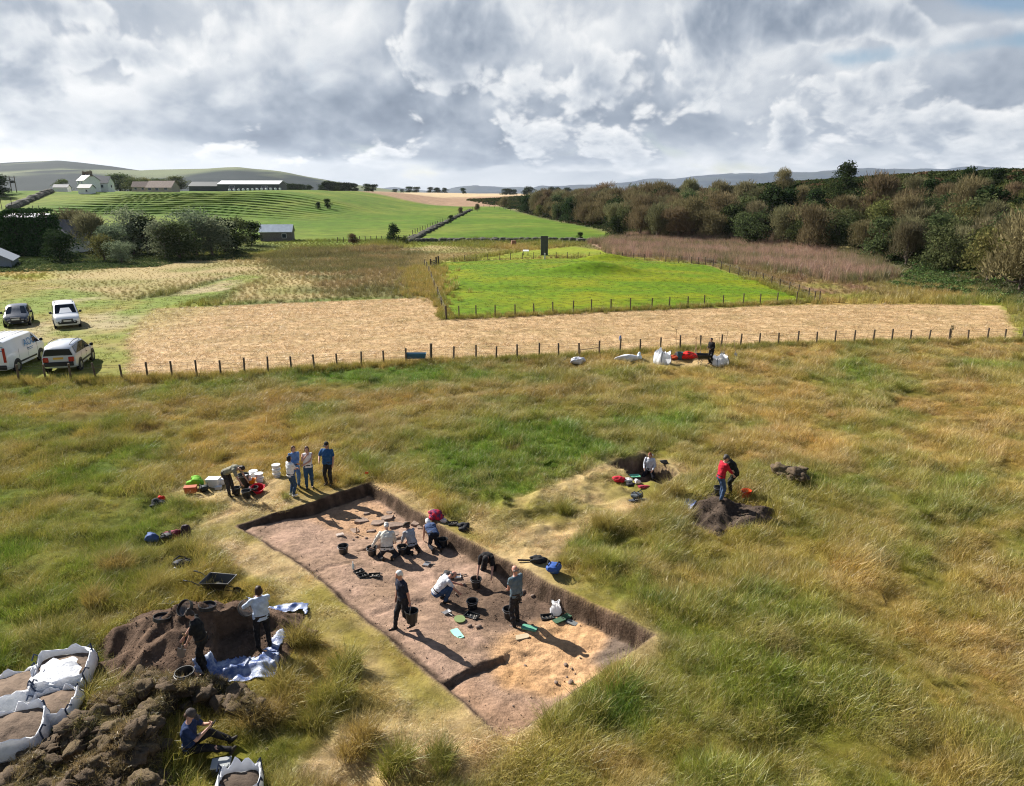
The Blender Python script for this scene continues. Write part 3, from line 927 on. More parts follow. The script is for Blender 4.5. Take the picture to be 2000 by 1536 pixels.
    hh = np.where(sdist(DRYGRASS, x, y) > 0, .5, .85) * (1 + .9 * np.clip(fbm(x, y, .11, 3, 331), -.6, 1))
    hh = hh * (1 - .55 * (1 - sstep(x, -60, -30))) * np.where(sdist(ROUGH1, x, y) > 0, 1.35, 1)
    add(x, y, r.integers(0, 3, n), hh * r.uniform(.6, 1.2, n), cc)
    # along fences
    for L_, w_, h_, den in ((FENCE, .5, .75, 2600), (np.concatenate([LAWN[5:], LAWN[:2]]), .5, .8, 1500), (poly([(838, 590), (828, 535)]), 1.6, 1.15, 500)):
        seg = np.linalg.norm(np.diff(L_, axis=0), axis=1); cs = np.concatenate([[0], np.cumsum(seg)])
        r = np.random.default_rng(int(den)); d = r.uniform(0, cs[-1], den)
        x = np.interp(d, cs, L_[:, 0]) + r.normal(0, w_, den); y = np.interp(d, cs, L_[:, 1]) + r.normal(0, w_ * .7, den)
        k = in_view(x, y); x, y = x[k], y[k]; n = len(x)
        cc = lerp(OLIVE * 1.1 * np.ones((n, 3)), STRAW, np.clip(.4 + .35 * r.normal(0, 1, n) + fbm(x, y, .2, 2, 337), 0, 1))
        add(x, y, r.integers(0, 3, n), r.uniform(.45, 1.0, n) * h_, cc)
    x = np.concatenate(X); y = np.concatenate(Y); n = len(x); r = np.random.default_rng(11)
    rot = np.stack([np.zeros(n), np.zeros(n), r.uniform(0, 6.28, n)], 1)
    pts = np.stack([x, y, Z(x, y) - .02], 1)
    scatter('meadow_grass', protos2, pts, np.concatenate(K), np.concatenate(SS), rot, np.clip(np.concatenate(C), .01, .9), M_GRASS, 'cut hay, short turf and tall meadow grass beyond the wire fence')
    # reeds
    protos3 = [tuft(30, .45, 1.1, 1.9, .05, .14, 2, 270 + k) for k in range(3)]
    x, y, r = jgrid(-10, 75, 80, 185, .75, 49)
    sr = sdist(REEDS, x, y) + 2.5 * fbm(x, y, .15, 2, 341)
    k = (sr > 0) & in_view(x, y); x, y = x[k], y[k]; n = len(x)
    cc = lerp(REEDC * np.ones((n, 3)), np.array([.40, .27, .20]), np.clip(.4 + .5 * r.normal(0, 1, n), 0, 1)) * r.uniform(.7, 1.3, (n, 1))
    gp = np.clip(.15 + 1.8 * fbm(x, y, .13, 3, 347) + .5 * (1 - sstep(sr[k], 0, 4)), 0, .9)
    cc = lerp(cc, np.array([.12, .13, .045]), np.maximum((r.random(n) < .15) * .8, gp * (r.random(n) < .75)))
    pts = np.stack([x, y, Z(x, y) - .05], 1)
    scatter('reed_bed', protos3, pts, r.integers(0, 3, n), r.uniform(.65, 1.15, n), np.stack([np.zeros(n), np.zeros(n), r.uniform(0, 6.28, n)], 1), cc, M_REED, 'tall pinkish brown reeds in front of the wooded bank')



# ------------------------------------------------------------------ mesh building blocks
class MB:
    """collects shapes into one mesh"""
    def __init__(s): s.v = []; s.f = []; s.mi = []
    def add(s, v, f, mi=0):
        k = len(s.v); s.v += [tuple(map(float, p)) for p in v]; s.f += [tuple(int(a) + k for a in x) for x in f]; s.mi += [mi] * len(f); return s
    def box(s, c, d, rz=0, taper=1.0, mi=0, M=None):
        cx, cy, cz = c; dx, dy, dz = d[0] / 2, d[1] / 2, d[2] / 2
        ca, sa = math.cos(rz), math.sin(rz); v = []
        for zz, t in ((-dz, 1), (dz, taper)):
            for a, b in ((-dx, -dy), (dx, -dy), (dx, dy), (-dx, dy)):
                a *= t; b *= t; p = Vector((a * ca - b * sa, a * sa + b * ca, zz))
                if M is not None: p = M @ p
                v.append((cx + p.x, cy + p.y, cz + p.z))
        return s.add(v, [(3, 2, 1, 0), (4, 5, 6, 7), (0, 1, 5, 4), (1, 2, 6, 5), (2, 3, 7, 6), (3, 0, 4, 7)], mi)
    def tube(s, pts, r, n=8, mi=0, cap=True):
        pts = [Vector(p) for p in pts]; rr = r if isinstance(r, (list, tuple)) else [r] * len(pts)
        v = []; f = []; up = Vector((0, 0, 1)); prev = None
        for i, p in enumerate(pts):
            d = (pts[min(i + 1, len(pts) - 1)] - pts[max(i - 1, 0)]).normalized()
            if prev is None: u = d.cross(up if abs(d.z) < .95 else Vector((1, 0, 0))).normalized()
            else: u = (prev - d * prev.dot(d)).normalized()
            prev = u; w = d.cross(u)
            for k in range(n):
                a = 2 * math.pi * k / n; q = p + (u * math.cos(a) + w * math.sin(a)) * rr[i]; v.append(tuple(q))
        for i in range(len(pts) - 1):
            for k in range(n):
                a = i * n + k; b = i * n + (k + 1) % n
                f.append((a, b, b + n, a + n))
        if cap: f.append(tuple(range(n))[::-1]); f.append(tuple(range((len(pts) - 1) * n, len(pts) * n)))
        return s.add(v, f, mi)
    def lathe(s, prof, c=(0, 0, 0), n=20, mi=0, closed=False, sx=1.0, sy=1.0, M=None):
        v = []; f = []
        for (r, z) in prof:
            for k in range(n):
                a = 2 * math.pi * k / n; p = Vector((r * math.cos(a) * sx, r * math.sin(a) * sy, z))
                if M is not None: p = M @ p
                v.append((c[0] + p.x, c[1] + p.y, c[2] + p.z))
        m_ = len(prof)
        for i in range(m_ - 1 if not closed else m_):
            for k in range(n):
                a = i * n + k; b = i * n + (k + 1) % n; j = (i + 1) % m_
                f.append((a, b, j * n + (k + 1) % n, j * n + k))
        if not closed:
            if prof[0][0] > 1e-6: f.append(tuple(range(n))[::-1])
            if prof[-1][0] > 1e-6: f.append(tuple(range((m_ - 1) * n, m_ * n)))
        return s.add(v, f, mi)
    def ell(s, c, r, n=12, m_=8, mi=0, M=None):
        v = []; f = []
        for i in range(m_ + 1):
            t = math.pi * i / m_
            for k in range(n):
                a = 2 * math.pi * k / n; p = Vector((r[0] * math.sin(t) * math.cos(a), r[1] * math.sin(t) * math.sin(a), r[2] * math.cos(t)))
                if M is not None: p = M @ p
                v.append((c[0] + p.x, c[1] + p.y, c[2] + p.z))
        for i in range(m_):
            for k in range(n):
                a = i * n + k; b = i * n + (k + 1) % n
                f.append((a, a + n, b + n, b))
        return s.add(v, f, mi)
    def quad(s, p, mi=0): return s.add(p, [tuple(range(len(p)))], mi)
    def slab(s, pts, th, mi=0):
        """a polygon (3D, about planar) given thickness along its normal"""
        P = [Vector(p) for p in pts]; nr = Vector((0, 0, 0))
        for i in range(len(P)): nr += P[i].cross(P[(i + 1) % len(P)])
        nr = nr.normalized() * th; n = len(P)
        v = [tuple(p) for p in P] + [tuple(p - nr) for p in P]
        f = [tuple(range(n)), tuple(range(2 * n - 1, n - 1, -1))] + [(i, i + n, (i + 1) % n + n, (i + 1) % n) for i in range(n)]
        return s.add(v, f, mi)
    def build(s, name, mats, parent=None, smooth=False, bevel=0.0):
        me = mesh(name, s.v, s.f, smooth)
        o = new_obj(name, me, parent, mats)
        if len(set(s.mi)) > 1: me.polygons.foreach_set('material_index', s.mi)
        if smooth: shade_auto(me)
        if bevel > 0:
            b = o.modifiers.new('bevel', 'BEVEL'); b.width = bevel; b.segments = 2; b.limit_method = 'ANGLE'
        return o


def shade_auto(me, ang=42):
    """sharp edges where faces meet at more than ang degrees"""
    bm = bmesh.new(); bm.from_mesh(me)
    bmesh.ops.remove_doubles(bm, verts=bm.verts, dist=1e-5)
    for e in bm.edges:
        if len(e.link_faces) == 2 and e.calc_face_angle(0) > R(ang): e.smooth = False
    bm.to_mesh(me); bm.free()


# ------------------------------------------------------------------ trees and bushes
def leaf_mat(name, c1, c2, trans=.3, objvar=.22):
    m_ = bpy.data.materials.new(name); m_.use_nodes = True
    t = NT(m_.node_tree); t.N.clear()
    out = t.node('ShaderNodeOutputMaterial')
    at = t.node('ShaderNodeAttribute', attribute_name='rnd'); oi = t.node('ShaderNodeObjectInfo')
    c = t.mix(t.ss(at.outputs['Fac'], .1, .9), (*c1, 1), (*c2, 1))
    hs = t.node('ShaderNodeHueSaturation')
    t.put(hs.inputs['Color'], c); t.put(hs.inputs['Value'], t.ss(oi.outputs['Random'], 0, 1, 1 - objvar, 1 + objvar))
    t.put(hs.inputs['Hue'], t.m('ADD', .5, t.m('MULTIPLY', t.m('SUBTRACT', t.m('FRACT', t.m('MULTIPLY', oi.outputs['Random'], 7.31)), .5), .05)))
    d = t.node('ShaderNodeBsdfDiffuse'); t.put(d.inputs[0], hs.outputs[0])
    tr = t.node('ShaderNodeBsdfTranslucent'); t.put(tr.inputs[0], hs.outputs[0])
    ms = t.node('ShaderNodeMixShader'); ms.inputs[0].default_value = trans
    t.L.new(d.outputs[0], ms.inputs[1]); t.L.new(tr.outputs[0], ms.inputs[2]); t.L.new(ms.outputs[0], out.inputs[0])
    return m_


ML = {
    'rust': leaf_mat('rusty twigs', (.118, .096, .05), (.215, .172, .092), .28),
    'grey': leaf_mat('grey brown twigs', (.12, .115, .06), (.22, .20, .105), .28),
    'green': leaf_mat('mid green leaves', (.055, .075, .03), (.115, .135, .055), .34),
    'olive': leaf_mat('olive leaves', (.085, .095, .03), (.17, .16, .055), .32),
    'dark': leaf_mat('dark evergreen leaves', (.022, .038, .016), (.05, .07, .026), .15),
    'willow': leaf_mat('grey green willow leaves', (.10, .13, .075), (.22, .25, .15), .3),
}
M_BARK = mat('bark', (.11, .085, .065), .95, .3, 3.0, .01, 20)


def crown_geo(seed, w, h, base, lobes, n, size, mode, squash=1.0):
    r = np.random.default_rng(seed)
    V = []; F = []; Q = []
    C = []
    for i in range(lobes):
        a = r.uniform(0, 6.28); d = w * .5 * r.uniform(0, .62); zz = base + (h - base) * r.uniform(.14 if mode == 'leaf' else .20, .80)
        k = 1 - abs((zz - base) / (h - base) - .45) * .5
        C.append((d * math.cos(a) * k, d * math.sin(a) * k, zz, w * r.uniform(.17, .29)))
    C.append((0, 0, base + (h - base) * .7, w * .26))
    per = n // len(C)
    for (cx, cy, cz, rr) in C:
        q0 = r.uniform(0, .35)
        for j in range(per):
            p = r.normal(0, 1, 3); p /= np.linalg.norm(p)
            if p[2] < -.5: p[2] *= -.6
            k = rr * (r.uniform(.2, 1.1) ** .5)
            pos = np.array([cx, cy, cz]) + p * k * np.array([1, 1, squash])
            if pos[2] < .12: pos[2] = .12 + r.random() * .3
            q = float(np.clip(q0 + r.normal(.35, .2), 0, 1))
            b = len(V)
            if mode == 'twig':
                ax = p * .6 + np.array([0, 0, .9]) + r.normal(0, .35, 3); ax /= np.linalg.norm(ax)
                sd_ = np.cross(ax, r.normal(0, 1, 3)); sd_ /= np.linalg.norm(sd_)
                L = size * r.uniform(1.1, 2.4); ww = size * .17
                V += [tuple(pos - sd_ * ww), tuple(pos + sd_ * ww), tuple(pos + ax * L)]; F.append((b, b + 1, b + 2)); Q += [q] * 3
            else:
                nr = p * .7 + r.normal(0, .7, 3); nr /= np.linalg.norm(nr)
                t1 = np.cross(nr, r.normal(0, 1, 3)); t1 /= np.linalg.norm(t1); t2 = np.cross(nr, t1)
                s = size * r.uniform(.5, 1.2)
                V += [tuple(pos - t1 * s * .8), tuple(pos + t2 * s * .45), tuple(pos + t1 * s * .8), tuple(pos - t2 * s * .45)]; F.append((b, b + 1, b + 2, b + 3)); Q += [q] * 4
    return V, F, Q, C


def make_tree(kind, seed, w, h, base, lobes, n, size, mode, name='tree', extra=None):
    root = empty(name, (0, 0, 0))
    V, F, Q, C = crown_geo(seed, w, h, base, lobes, n, size, mode)
    if extra:
        V2, F2, Q2, _ = crown_geo(seed + 77, w * .98, h * .97, base, lobes, extra[1], extra[2], extra[3])
        k = len(V); F += [tuple(a + k for a in f) for f in F2]; V += V2; Q += Q2
    me = mesh('crown', V, F); set_attr(me, 'rnd', np.array(Q, np.float32), 'FLOAT')
    new_obj('crown', me, root, ML[kind])
    tb = MB(); r = random.Random(seed)
    tr = max(.05, h * .028)
    tb.tube([(0, 0, -.3), (r.uniform(-.1, .1), r.uniform(-.1, .1), h * .3), (r.uniform(-.2, .2), r.uniform(-.2, .2), h * .62)], [tr, tr * .75, tr * .35], 6)
    for c in C[:6]:
        tb.tube([(0, 0, h * r.uniform(.08, .28)), (c[0] * .5, c[1] * .5, c[2] * .6), (c[0], c[1], c[2])], [tr * .5, tr * .34, tr * .12], 5)
    tb.build('trunk', M_BARK, root, True)
    return root


class Forest:
    """first use of a variety moves the original, later uses copy it"""
    def __init__(s): s.kinds = {}; s.r = random.Random(3)
    def add(s, kind, protos): s.kinds[kind] = [[p, False] for p in protos]
    def put(s, kind, x, y, z, label, cat, group, scale, i=None, name=None):
        L_ = s.kinds[kind]; e = L_[(i if i is not None else s.r.randrange(len(L_))) % len(L_)]
        rz = s.r.uniform(0, 6.28)
        if not e[1]:
            e[1] = True; o = e[0]; o.location = (x, y, z); o.rotation_euler = (0, 0, rz)
            o.scale = (scale,) * 3 if np.isscalar(scale) else scale
        else: o = copy_tree(e[0], (x, y, z), rz, scale=scale)
        if name: o.name = name
        return tag(o, label, cat, group)


FO = Forest()


def build_woods():
    FO.add('rust', [make_tree('rust', 10 + i, 6.0, 6.0, .3, 11, 3600, .30, 'twig', 'bare_tree') for i in range(3)])
    FO.add('grey', [make_tree('grey', 20 + i, 5.6, 5.6, .3, 11, 3600, .28, 'twig', 'bare_tree') for i in range(3)])
    FO.add('green', [make_tree('green', 30 + i, 5.8, 5.2, .05, 14, 3000, .21, 'leaf', 'leafy_tree') for i in range(3)])
    FO.add('olive', [make_tree('olive', 40 + i, 5.6, 5.4, .2, 10, 1300, .22, 'leaf', 'leafy_tree', (0, 900, .26, 'twig')) for i in range(3)])
    FO.add('dark', [make_tree('dark', 50 + i, 5.4, 5.2, .05, 14, 3200, .21, 'leaf', 'evergreen_tree') for i in range(2)])
    FO.add('willow', [make_tree('willow', 60 + i, 7.0, 6.6, .05, 16, 4200, .21, 'leaf', 'willow_tree') for i in range(3)])
    FO.add('sapling', [make_tree('grey', 80, 1.6, 5.6, .4, 5, 130, .26, 'twig', 'sapling')])
    LB = {'rust': ('rusty brown twiggy tree in the wood on the right bank', 'rusty brown trees of the wooded bank'),
          'grey': ('grey brown bare-twigged tree in the wood on the right bank', 'grey brown trees of the wooded bank'),
          'green': ('dull green leafy tree in the wood on the right bank', 'dull green trees of the wooded bank'),
          'olive': ('yellowish olive tree in the wood on the right bank', 'olive trees of the wooded bank'),
          'dark': ('dark evergreen tree in the wood on the right bank', 'dark evergreens of the wooded bank')}
    r = random.Random(21); pts = []; tries = 0
    while len(pts) < 290 and tries < 20000:
        tries += 1
        y = 70 + 275 * r.random() ** 1.6; s = 46 * r.random() ** 1.25
        if y > 170: s *= .75
        x = float(np.interp(y, _ty, _fx)) + 2 + s
        if abs(x) > .735 * y + 10: continue
        md = 2.9 if y < 130 else 3.6
        if any((x - a) ** 2 + (y - b) ** 2 < md * md for a, b in pts): continue
        pts.append((x, y))
        u = x / y                                 # where in the view it falls
        lowrow = s < 10
        if y > 165: k = r.choices(['rust', 'grey', 'dark', 'green'], [.36, .2, .26, .18])[0]
        elif lowrow: k = r.choices(['green', 'grey', 'rust', 'olive'], [.38, .14, .16, .32])[0]
        elif s < 24: k = r.choices(['rust', 'grey', 'olive', 'green'], [.27, .20, .34, .19])[0]
        else: k = r.choices(['rust', 'grey', 'dark', 'olive'], [.26, .18, .32, .24])[0]
        h = r.uniform(1.0, 1.55) * (1.0 if s < 28 else .7)
        if y > 165: h *= 1.1
        row = 'low on the bank' if s < 9 else 'halfway up the bank' if s < 26 else 'high on the bank'
        sec = 'at the far green field' if y > 200 else 'behind the far reeds' if y > 150 else 'above the reed bed' if y > 108 else 'above the right edge brambles'
        FO.put(k, x, y, Z1(x, y) - .15, LB[k][0].replace('in the wood on the right bank', row + ' ' + sec), 'tree', LB[k][1] + ', ' + row + ' ' + sec, (h * r.uniform(.9, 1.25), h * r.uniform(.9, 1.25), h))
    # scrub covering the slope
    cl = [leaf_clump(170, .8, .75, .17, 400 + i) for i in range(3)]
    x, y, q = jgrid(-30, 200, 70, 520, 1.5, 61)
    s = (x - np.interp(y, _ty, _fx))
    k = (s > 1) & (s < 105) & (np.abs(x) < .735 * y + 8) & ((y < 250) | (q.random(len(x)) < .6))
    bare = fbm(x, y, .05, 3, 405)
    k &= (bare < .40)
    x, y, s = x[k], y[k], s[k]; n = len(x)
    c = lerp(np.array([.032, .05, .018]) * np.ones((n, 3)), np.array([.075, .085, .03]), np.clip(.4 + fbm(x, y, .1, 3, 407) + .2 * q.normal(0, 1, n), 0, 1))
    c = lerp(c, np.array([.14, .085, .05]), (q.random(n) < .13) * .8)
    sc = q.uniform(1.0, 2.2, n) * (.8 + .4 * sstep(s, 20, 60))
    sc = sc * np.where(s < 5, .6, 1.0)
    global M_LEAF
    M_LEAF = grass_mat('scrub leaves', .22, vv=.4, straw=0, gloss=0)
    pts_ = np.stack([x, y, Z(x, y) - .15], 1)
    scatter('gorse_scrub', cl, pts_, q.integers(0, 3, n), sc, np.stack([np.zeros(n), np.zeros(n), q.uniform(0, 6.28, n)], 1), c, M_LEAF, 'dark gorse and bramble scrub covering the right bank')
    # bramble and nettle mats
    cl2 = [leaf_clump(120, .55, .4, .13, 420 + i, 1.2, 1.3) for i in range(3)]
    X = []; Y = []; H = []; C = []
    B1 = poly([(1740, 560), (1800, 520), (1900, 530), (2060, 560), (2100, 640), (1990, 600), (1870, 575)])
    B2 = poly([(-100, 536), (-100, 512), (120, 508), (250, 505), (365, 510), (300, 522), (120, 530)])
    B3 = poly([(1300, 512), (1210, 505), (1440, 520), (1480, 545), (1600, 592), (1640, 598), (1560, 570), (1420, 530)])
    B4 = poly([(120, 505), (250, 470), (330, 480), (480, 495), (500, 508), (250, 512)])
    for B, st, hh, c1, c2 in ((B1, .8, 1.5, (.05, .085, .03), (.10, .15, .045)), (B2, .75, 1.1, (.06, .09, .035), (.13, .17, .06)), (B3, .9, .8, (.09, .085, .035), (.18, .15, .07)), (B4, .9, 1.3, (.05, .07, .03), (.13, .15, .055))):
        x, y, q = jgrid(B[:, 0].min(), B[:, 0].max(), B[:, 1].min(), B[:, 1].max(), st, 63)
        k = (sdist(B, x, y) + fbm(x, y, .2, 2, 409) > 0) & in_view(x, y, 4); x, y = x[k], y[k]; n = len(x)
        X.append(x); Y.append(y); H.append(q.uniform(.6, 1.2, n) * hh * (1 + .6 * fbm(x, y, .2, 2, 411)))
        C.append(lerp(np.array(c1) * np.ones((n, 3)), np.array(c2), q.random(n)))
    x = np.concatenate(X); y = np.concatenate(Y); n = len(x); q = np.random.default_rng(3)
    scatter('bramble_patch', cl2, np.stack([x, y, Z(x, y) - .1], 1), q.integers(0, 3, n), np.concatenate(H), np.stack([np.zeros(n), np.zeros(n), q.uniform(0, 6.28, n)], 1), np.concatenate(C), M_LEAF, 'mats of bramble and nettle at the field edges')

    # ---- clump by the cottage on the left and single trees: (px, base py, top py, kind, label)
    singles = [
        (150, 492, 412, 'grey', 'tall grey leafless-looking tree beside the cottage with the slate roof'),
        (185, 495, 425, 'grey', 'grey brown tree right behind the pale green willow'),
        (225, 503, 440, 'willow', 'pale green willow at the left of the tree clump'),
        (262, 498, 418, 'willow', 'tall willow in the middle of the left tree clump'),
        (290, 497, 425, 'dark', 'dark tree wedged between two willows'),
        (325, 506, 432, 'willow', 'broad pale willow with a dark shaded right side'),
        (352, 508, 440, 'green', 'dark rounded tree at the front of the clump'),
        (385, 500, 418, 'willow', 'pale willow near the right end of the clump'),
        (415, 500, 425, 'willow', 'last pale willow of the clump towards the shed'),
        (205, 512, 462, 'olive', 'low olive bush in front of the pale willow'),
        (238, 515, 478, 'willow', 'small silvery bush at the foot of the clump'),
        (440, 495, 432, 'dark', 'dark tree just right of the last pale willow'),
        (462, 488, 432, 'green', 'small tree midway between the clump and the shed'),
        (492, 480, 438, 'dark', 'thin dark tree beside the grey shed'),
        (120, 512, 455, 'dark', 'dark shrub hiding the foot of the cottage wall'),
        (690, 482, 456, 'rust', 'small reddish brown bush on the meadow edge'),
        (768, 474, 436, 'dark', 'dark upright bush on the meadow beside the track'),
        (790, 474, 460, 'green', 'low green bush at the foot of the dark upright bush'),
        (1203, 467, 420, 'dark', 'dark conifer standing before the rusty trees'),
        (1133, 470, 453, 'dark', 'small dark bush near the end of the dry stone line'),
        (1053, 425, 400, 'olive', 'bright yellow green bush in front of the dark gorse'),
        (984, 408, 384, 'rust', 'round brown bush at the far tip of the gorse'),
        (1652, 352, 314, 'dark', 'lone wind-shaped tree on the skyline of the bank'),
        (1530, 366, 330, 'rust', 'small rusty tree on the skyline left of the lone tree'),
        (1722, 392, 338, 'rust', 'large rusty tree high on the bank below the lone tree'),
        (640, 408, 388, 'dark', 'dark thorn bush at the right end of the terraced slope'),
        (622, 408, 394, 'dark', 'low thorn bush left of the larger one on the terraced slope'),
        (900, 420, 404, 'grey', 'grey bush on the field boundary beside the track'),
        (932, 414, 398, 'rust', 'brown bush at the top of the field boundary'),
        (880, 436, 420, 'dark', 'dark hedge bush midway along the field boundary'),
        (1855, 670, 626, 'sapling', 'young bare sapling standing by the wire fence'),
    ]
    HT = {'grey': 5.6, 'rust': 6.0, 'green': 5.2, 'olive': 5.4, 'dark': 5.2, 'willow': 6.6, 'sapling': 5.6}
    for i, (px, pb, pt, k, lab) in enumerate(singles):
        if 110 < px < 500: pt -= 6
        SK = {1652: 176, 1530: 205, 1722: 150}
        x, y, z = at_dist(px, pb, SK[px]) if px in SK else GT(px, pb)
        t_ = y / ray(px, pt)[1]; h = CAM_H + ray(px, pt)[2] * t_ - z
        s = max(h, .6) / HT[k] * 1.04
        wx = s * (1.35 if px < 500 else 1.0)
        if px == 1855: wx = s * .95
        FO.put(k, x, y, z - .1, lab, 'tree' if h > 3 else 'bush', None, (wx, wx, s), i)
    # farther trees on and behind the hill
    far = [(p, 361, 343 + (i * 7 % 6), 'green' if i % 3 else 'olive', 'behind') for i, p in enumerate(range(216, 352, 12))]
    far += [(128, 374, 352, 'green', 'behind'), (4, 388, 344, 'dark', 'edge'), (-14, 392, 340, 'dark', 'edge')]
    far += [(p, 373, 356 + (i * 5 % 5), 'dark', 'belt') for i, p in enumerate(range(556, 735, 13))]
    far += [(p, 371, 366 - (i * 3 % 3), 'dark', 'line') for i, p in enumerate(list(range(770, 880, 16)) + [905, 990, 1000, 1010, 1020, 1030, 1075, 1090, 1110])]
    LF = {'behind': ('green tree behind the farm houses on the hill', 'trees behind the farm houses', 420), 'belt': ('dark tree in the belt beside the brown field', 'trees of the dark belt by the brown field', 520),
          'line': ('far small tree on the edge of the stubble field', 'far trees on the horizon', 900), 'edge': ('dark tree at the left edge before the blue hill', 'dark trees at the left edge', 300)}
    for i, (px, pb, pt, k, g) in enumerate(far):
        px += (i * 37 % 13) - 6
        D = LF[g][2] + 12 * (i % 4); rr = ray(px, pb); t_ = D / rr[1]; x, y = rr[0] * t_, D
        z = float(Zbase(np.array([x]), np.array([y]))[0])
        rt = ray(px, pt); h = CAM_H + rt[2] * D / rt[1] - z
        s = max(h, 2.5) / HT[k] * (.75 + (i * 29 % 10) / 20)
        FO.put(k, x, y, z - .3, LF[g][0], 'tree', LF[g][1], (s * (1.5 + (i * 17 % 10) / 12), s * 1.5, s))


# ------------------------------------------------------------------ far hills
def build_hills():
    def ridge(name, prof, D, depth, base_z, seed, c1, c2, rough):
        pxs = np.linspace(prof[0][0], prof[-1][0], 260)
        top = np.interp(pxs, [p[0] for p in prof], [p[1] for p in prof])
        ks = np.linspace(0, 1, 46)
        V = []
        for i, px in enumerate(pxs):
            u = (px - 1000) / FPX
            dy = D * 1.0
            el = (YH - 3 - top[i]) / FPX * .96
            zt = CAM_H + el * D * 1.02
            for k in ks:
                yy = D - depth * (1 - k) if k <= 1 else D
                prof_ = sstep(k * 1.15, 0, 1.1)
                V.append((u * yy / .963, yy, base_z + (zt - base_z) * float(prof_)))
        for k in (1.15, 1.4):
            pass
        V = np.array(V)
        V[:, 2] += rough * fbm(V[:, 0], V[:, 1], 1 / 500., 4, seed) * sstep(V[:, 2], base_z + 2, base_z + 40)
        n = len(ks); A = np.arange(len(V)).reshape(len(pxs), n)
        F = np.stack([A[:-1, :-1], A[1:, :-1], A[1:, 1:], A[:-1, 1:]], -1).reshape(-1, 4)
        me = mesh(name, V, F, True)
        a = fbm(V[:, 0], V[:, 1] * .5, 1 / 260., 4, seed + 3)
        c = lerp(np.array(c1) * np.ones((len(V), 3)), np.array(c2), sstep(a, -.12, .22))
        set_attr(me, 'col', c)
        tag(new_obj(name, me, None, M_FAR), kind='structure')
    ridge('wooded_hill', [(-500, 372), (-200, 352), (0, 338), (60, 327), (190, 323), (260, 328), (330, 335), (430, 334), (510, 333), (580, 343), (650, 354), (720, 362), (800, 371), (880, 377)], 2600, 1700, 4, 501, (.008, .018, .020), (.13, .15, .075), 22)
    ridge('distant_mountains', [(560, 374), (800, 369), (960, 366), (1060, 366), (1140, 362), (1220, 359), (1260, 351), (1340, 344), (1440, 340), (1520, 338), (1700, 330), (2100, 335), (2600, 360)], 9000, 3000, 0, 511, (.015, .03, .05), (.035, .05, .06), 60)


def build_haze():
    b = MB()
    x0, x1, y0, y1, z0, z1 = -9500, 9500, -500, 9600, -8, 420
    b.add([(x0, y0, z0), (x1, y0, z0), (x1, y1, z0), (x0, y1, z0), (x0, y0, z1), (x1, y0, z1), (x1, y1, z1), (x0, y1, z1)], [(3, 2, 1, 0), (4, 5, 6, 7), (0, 1, 5, 4), (1, 2, 6, 5), (2, 3, 7, 6), (3, 0, 4, 7)])
    m_ = bpy.data.materials.new('haze air'); m_.use_nodes = True
    t = NT(m_.node_tree); t.N.clear()
    out = t.node('ShaderNodeOutputMaterial'); pv = t.node('ShaderNodeVolumePrincipled')
    pv.inputs['Color'].default_value = (.80, .88, 1.0, 1); pv.inputs['Density'].default_value = HAZE; pv.inputs['Anisotropy'].default_value = .25
    t.L.new(pv.outputs[0], out.inputs['Volume'])
    o = b.build('haze', m_); tag(o, kind='stuff')
    S.cycles.volume_bounces = 0


HAZE = 3e-5

# ------------------------------------------------------------------ buildings
M_WHITEW = mat('white render', (.78, .78, .76), .9, .06, 1.5)
M_SLATE = mat('slate', (.075, .085, .105), .6, .2, 2.5, .01, 12)
M_BRICKY = mat('buff roughcast', (.40, .33, .27), .9, .12, 1.5)
M_PANTILE = mat('brown roof tiles', (.22, .16, .13), .8, .2, 2.0, .02, 8)
M_DKSTEEL = mat('dark green grey cladding', (.06, .07, .068), .6, .1, 1.0)
M_GBR = mat('grey blue roof sheet', (.20, .23, .27), .6, .1)
M_PALEROOF = mat('pale fibre cement', (.55, .56, .56), .7, .1, 1.0)
M_GLASS = mat('window glass', (.03, .04, .05), .06, spec=.6)
M_WOOD = mat('weathered post wood', (.10, .075, .052), .92, .3, 5, .006, 30)
M_TIMBER = mat('grey timber cladding', (.16, .14, .125), .9, .25, 3, .008, 12)
M_ZINC = mat('corrugated zinc', (.42, .47, .52), .38, .12, 1.2, metal=.4)
M_WIRE = mat('galvanised wire', (.11, .105, .10), .6, metal=.3)
M_STONE = mat('field stone', (.085, .08, .06), .95, .4, 1.2, .04, 3)


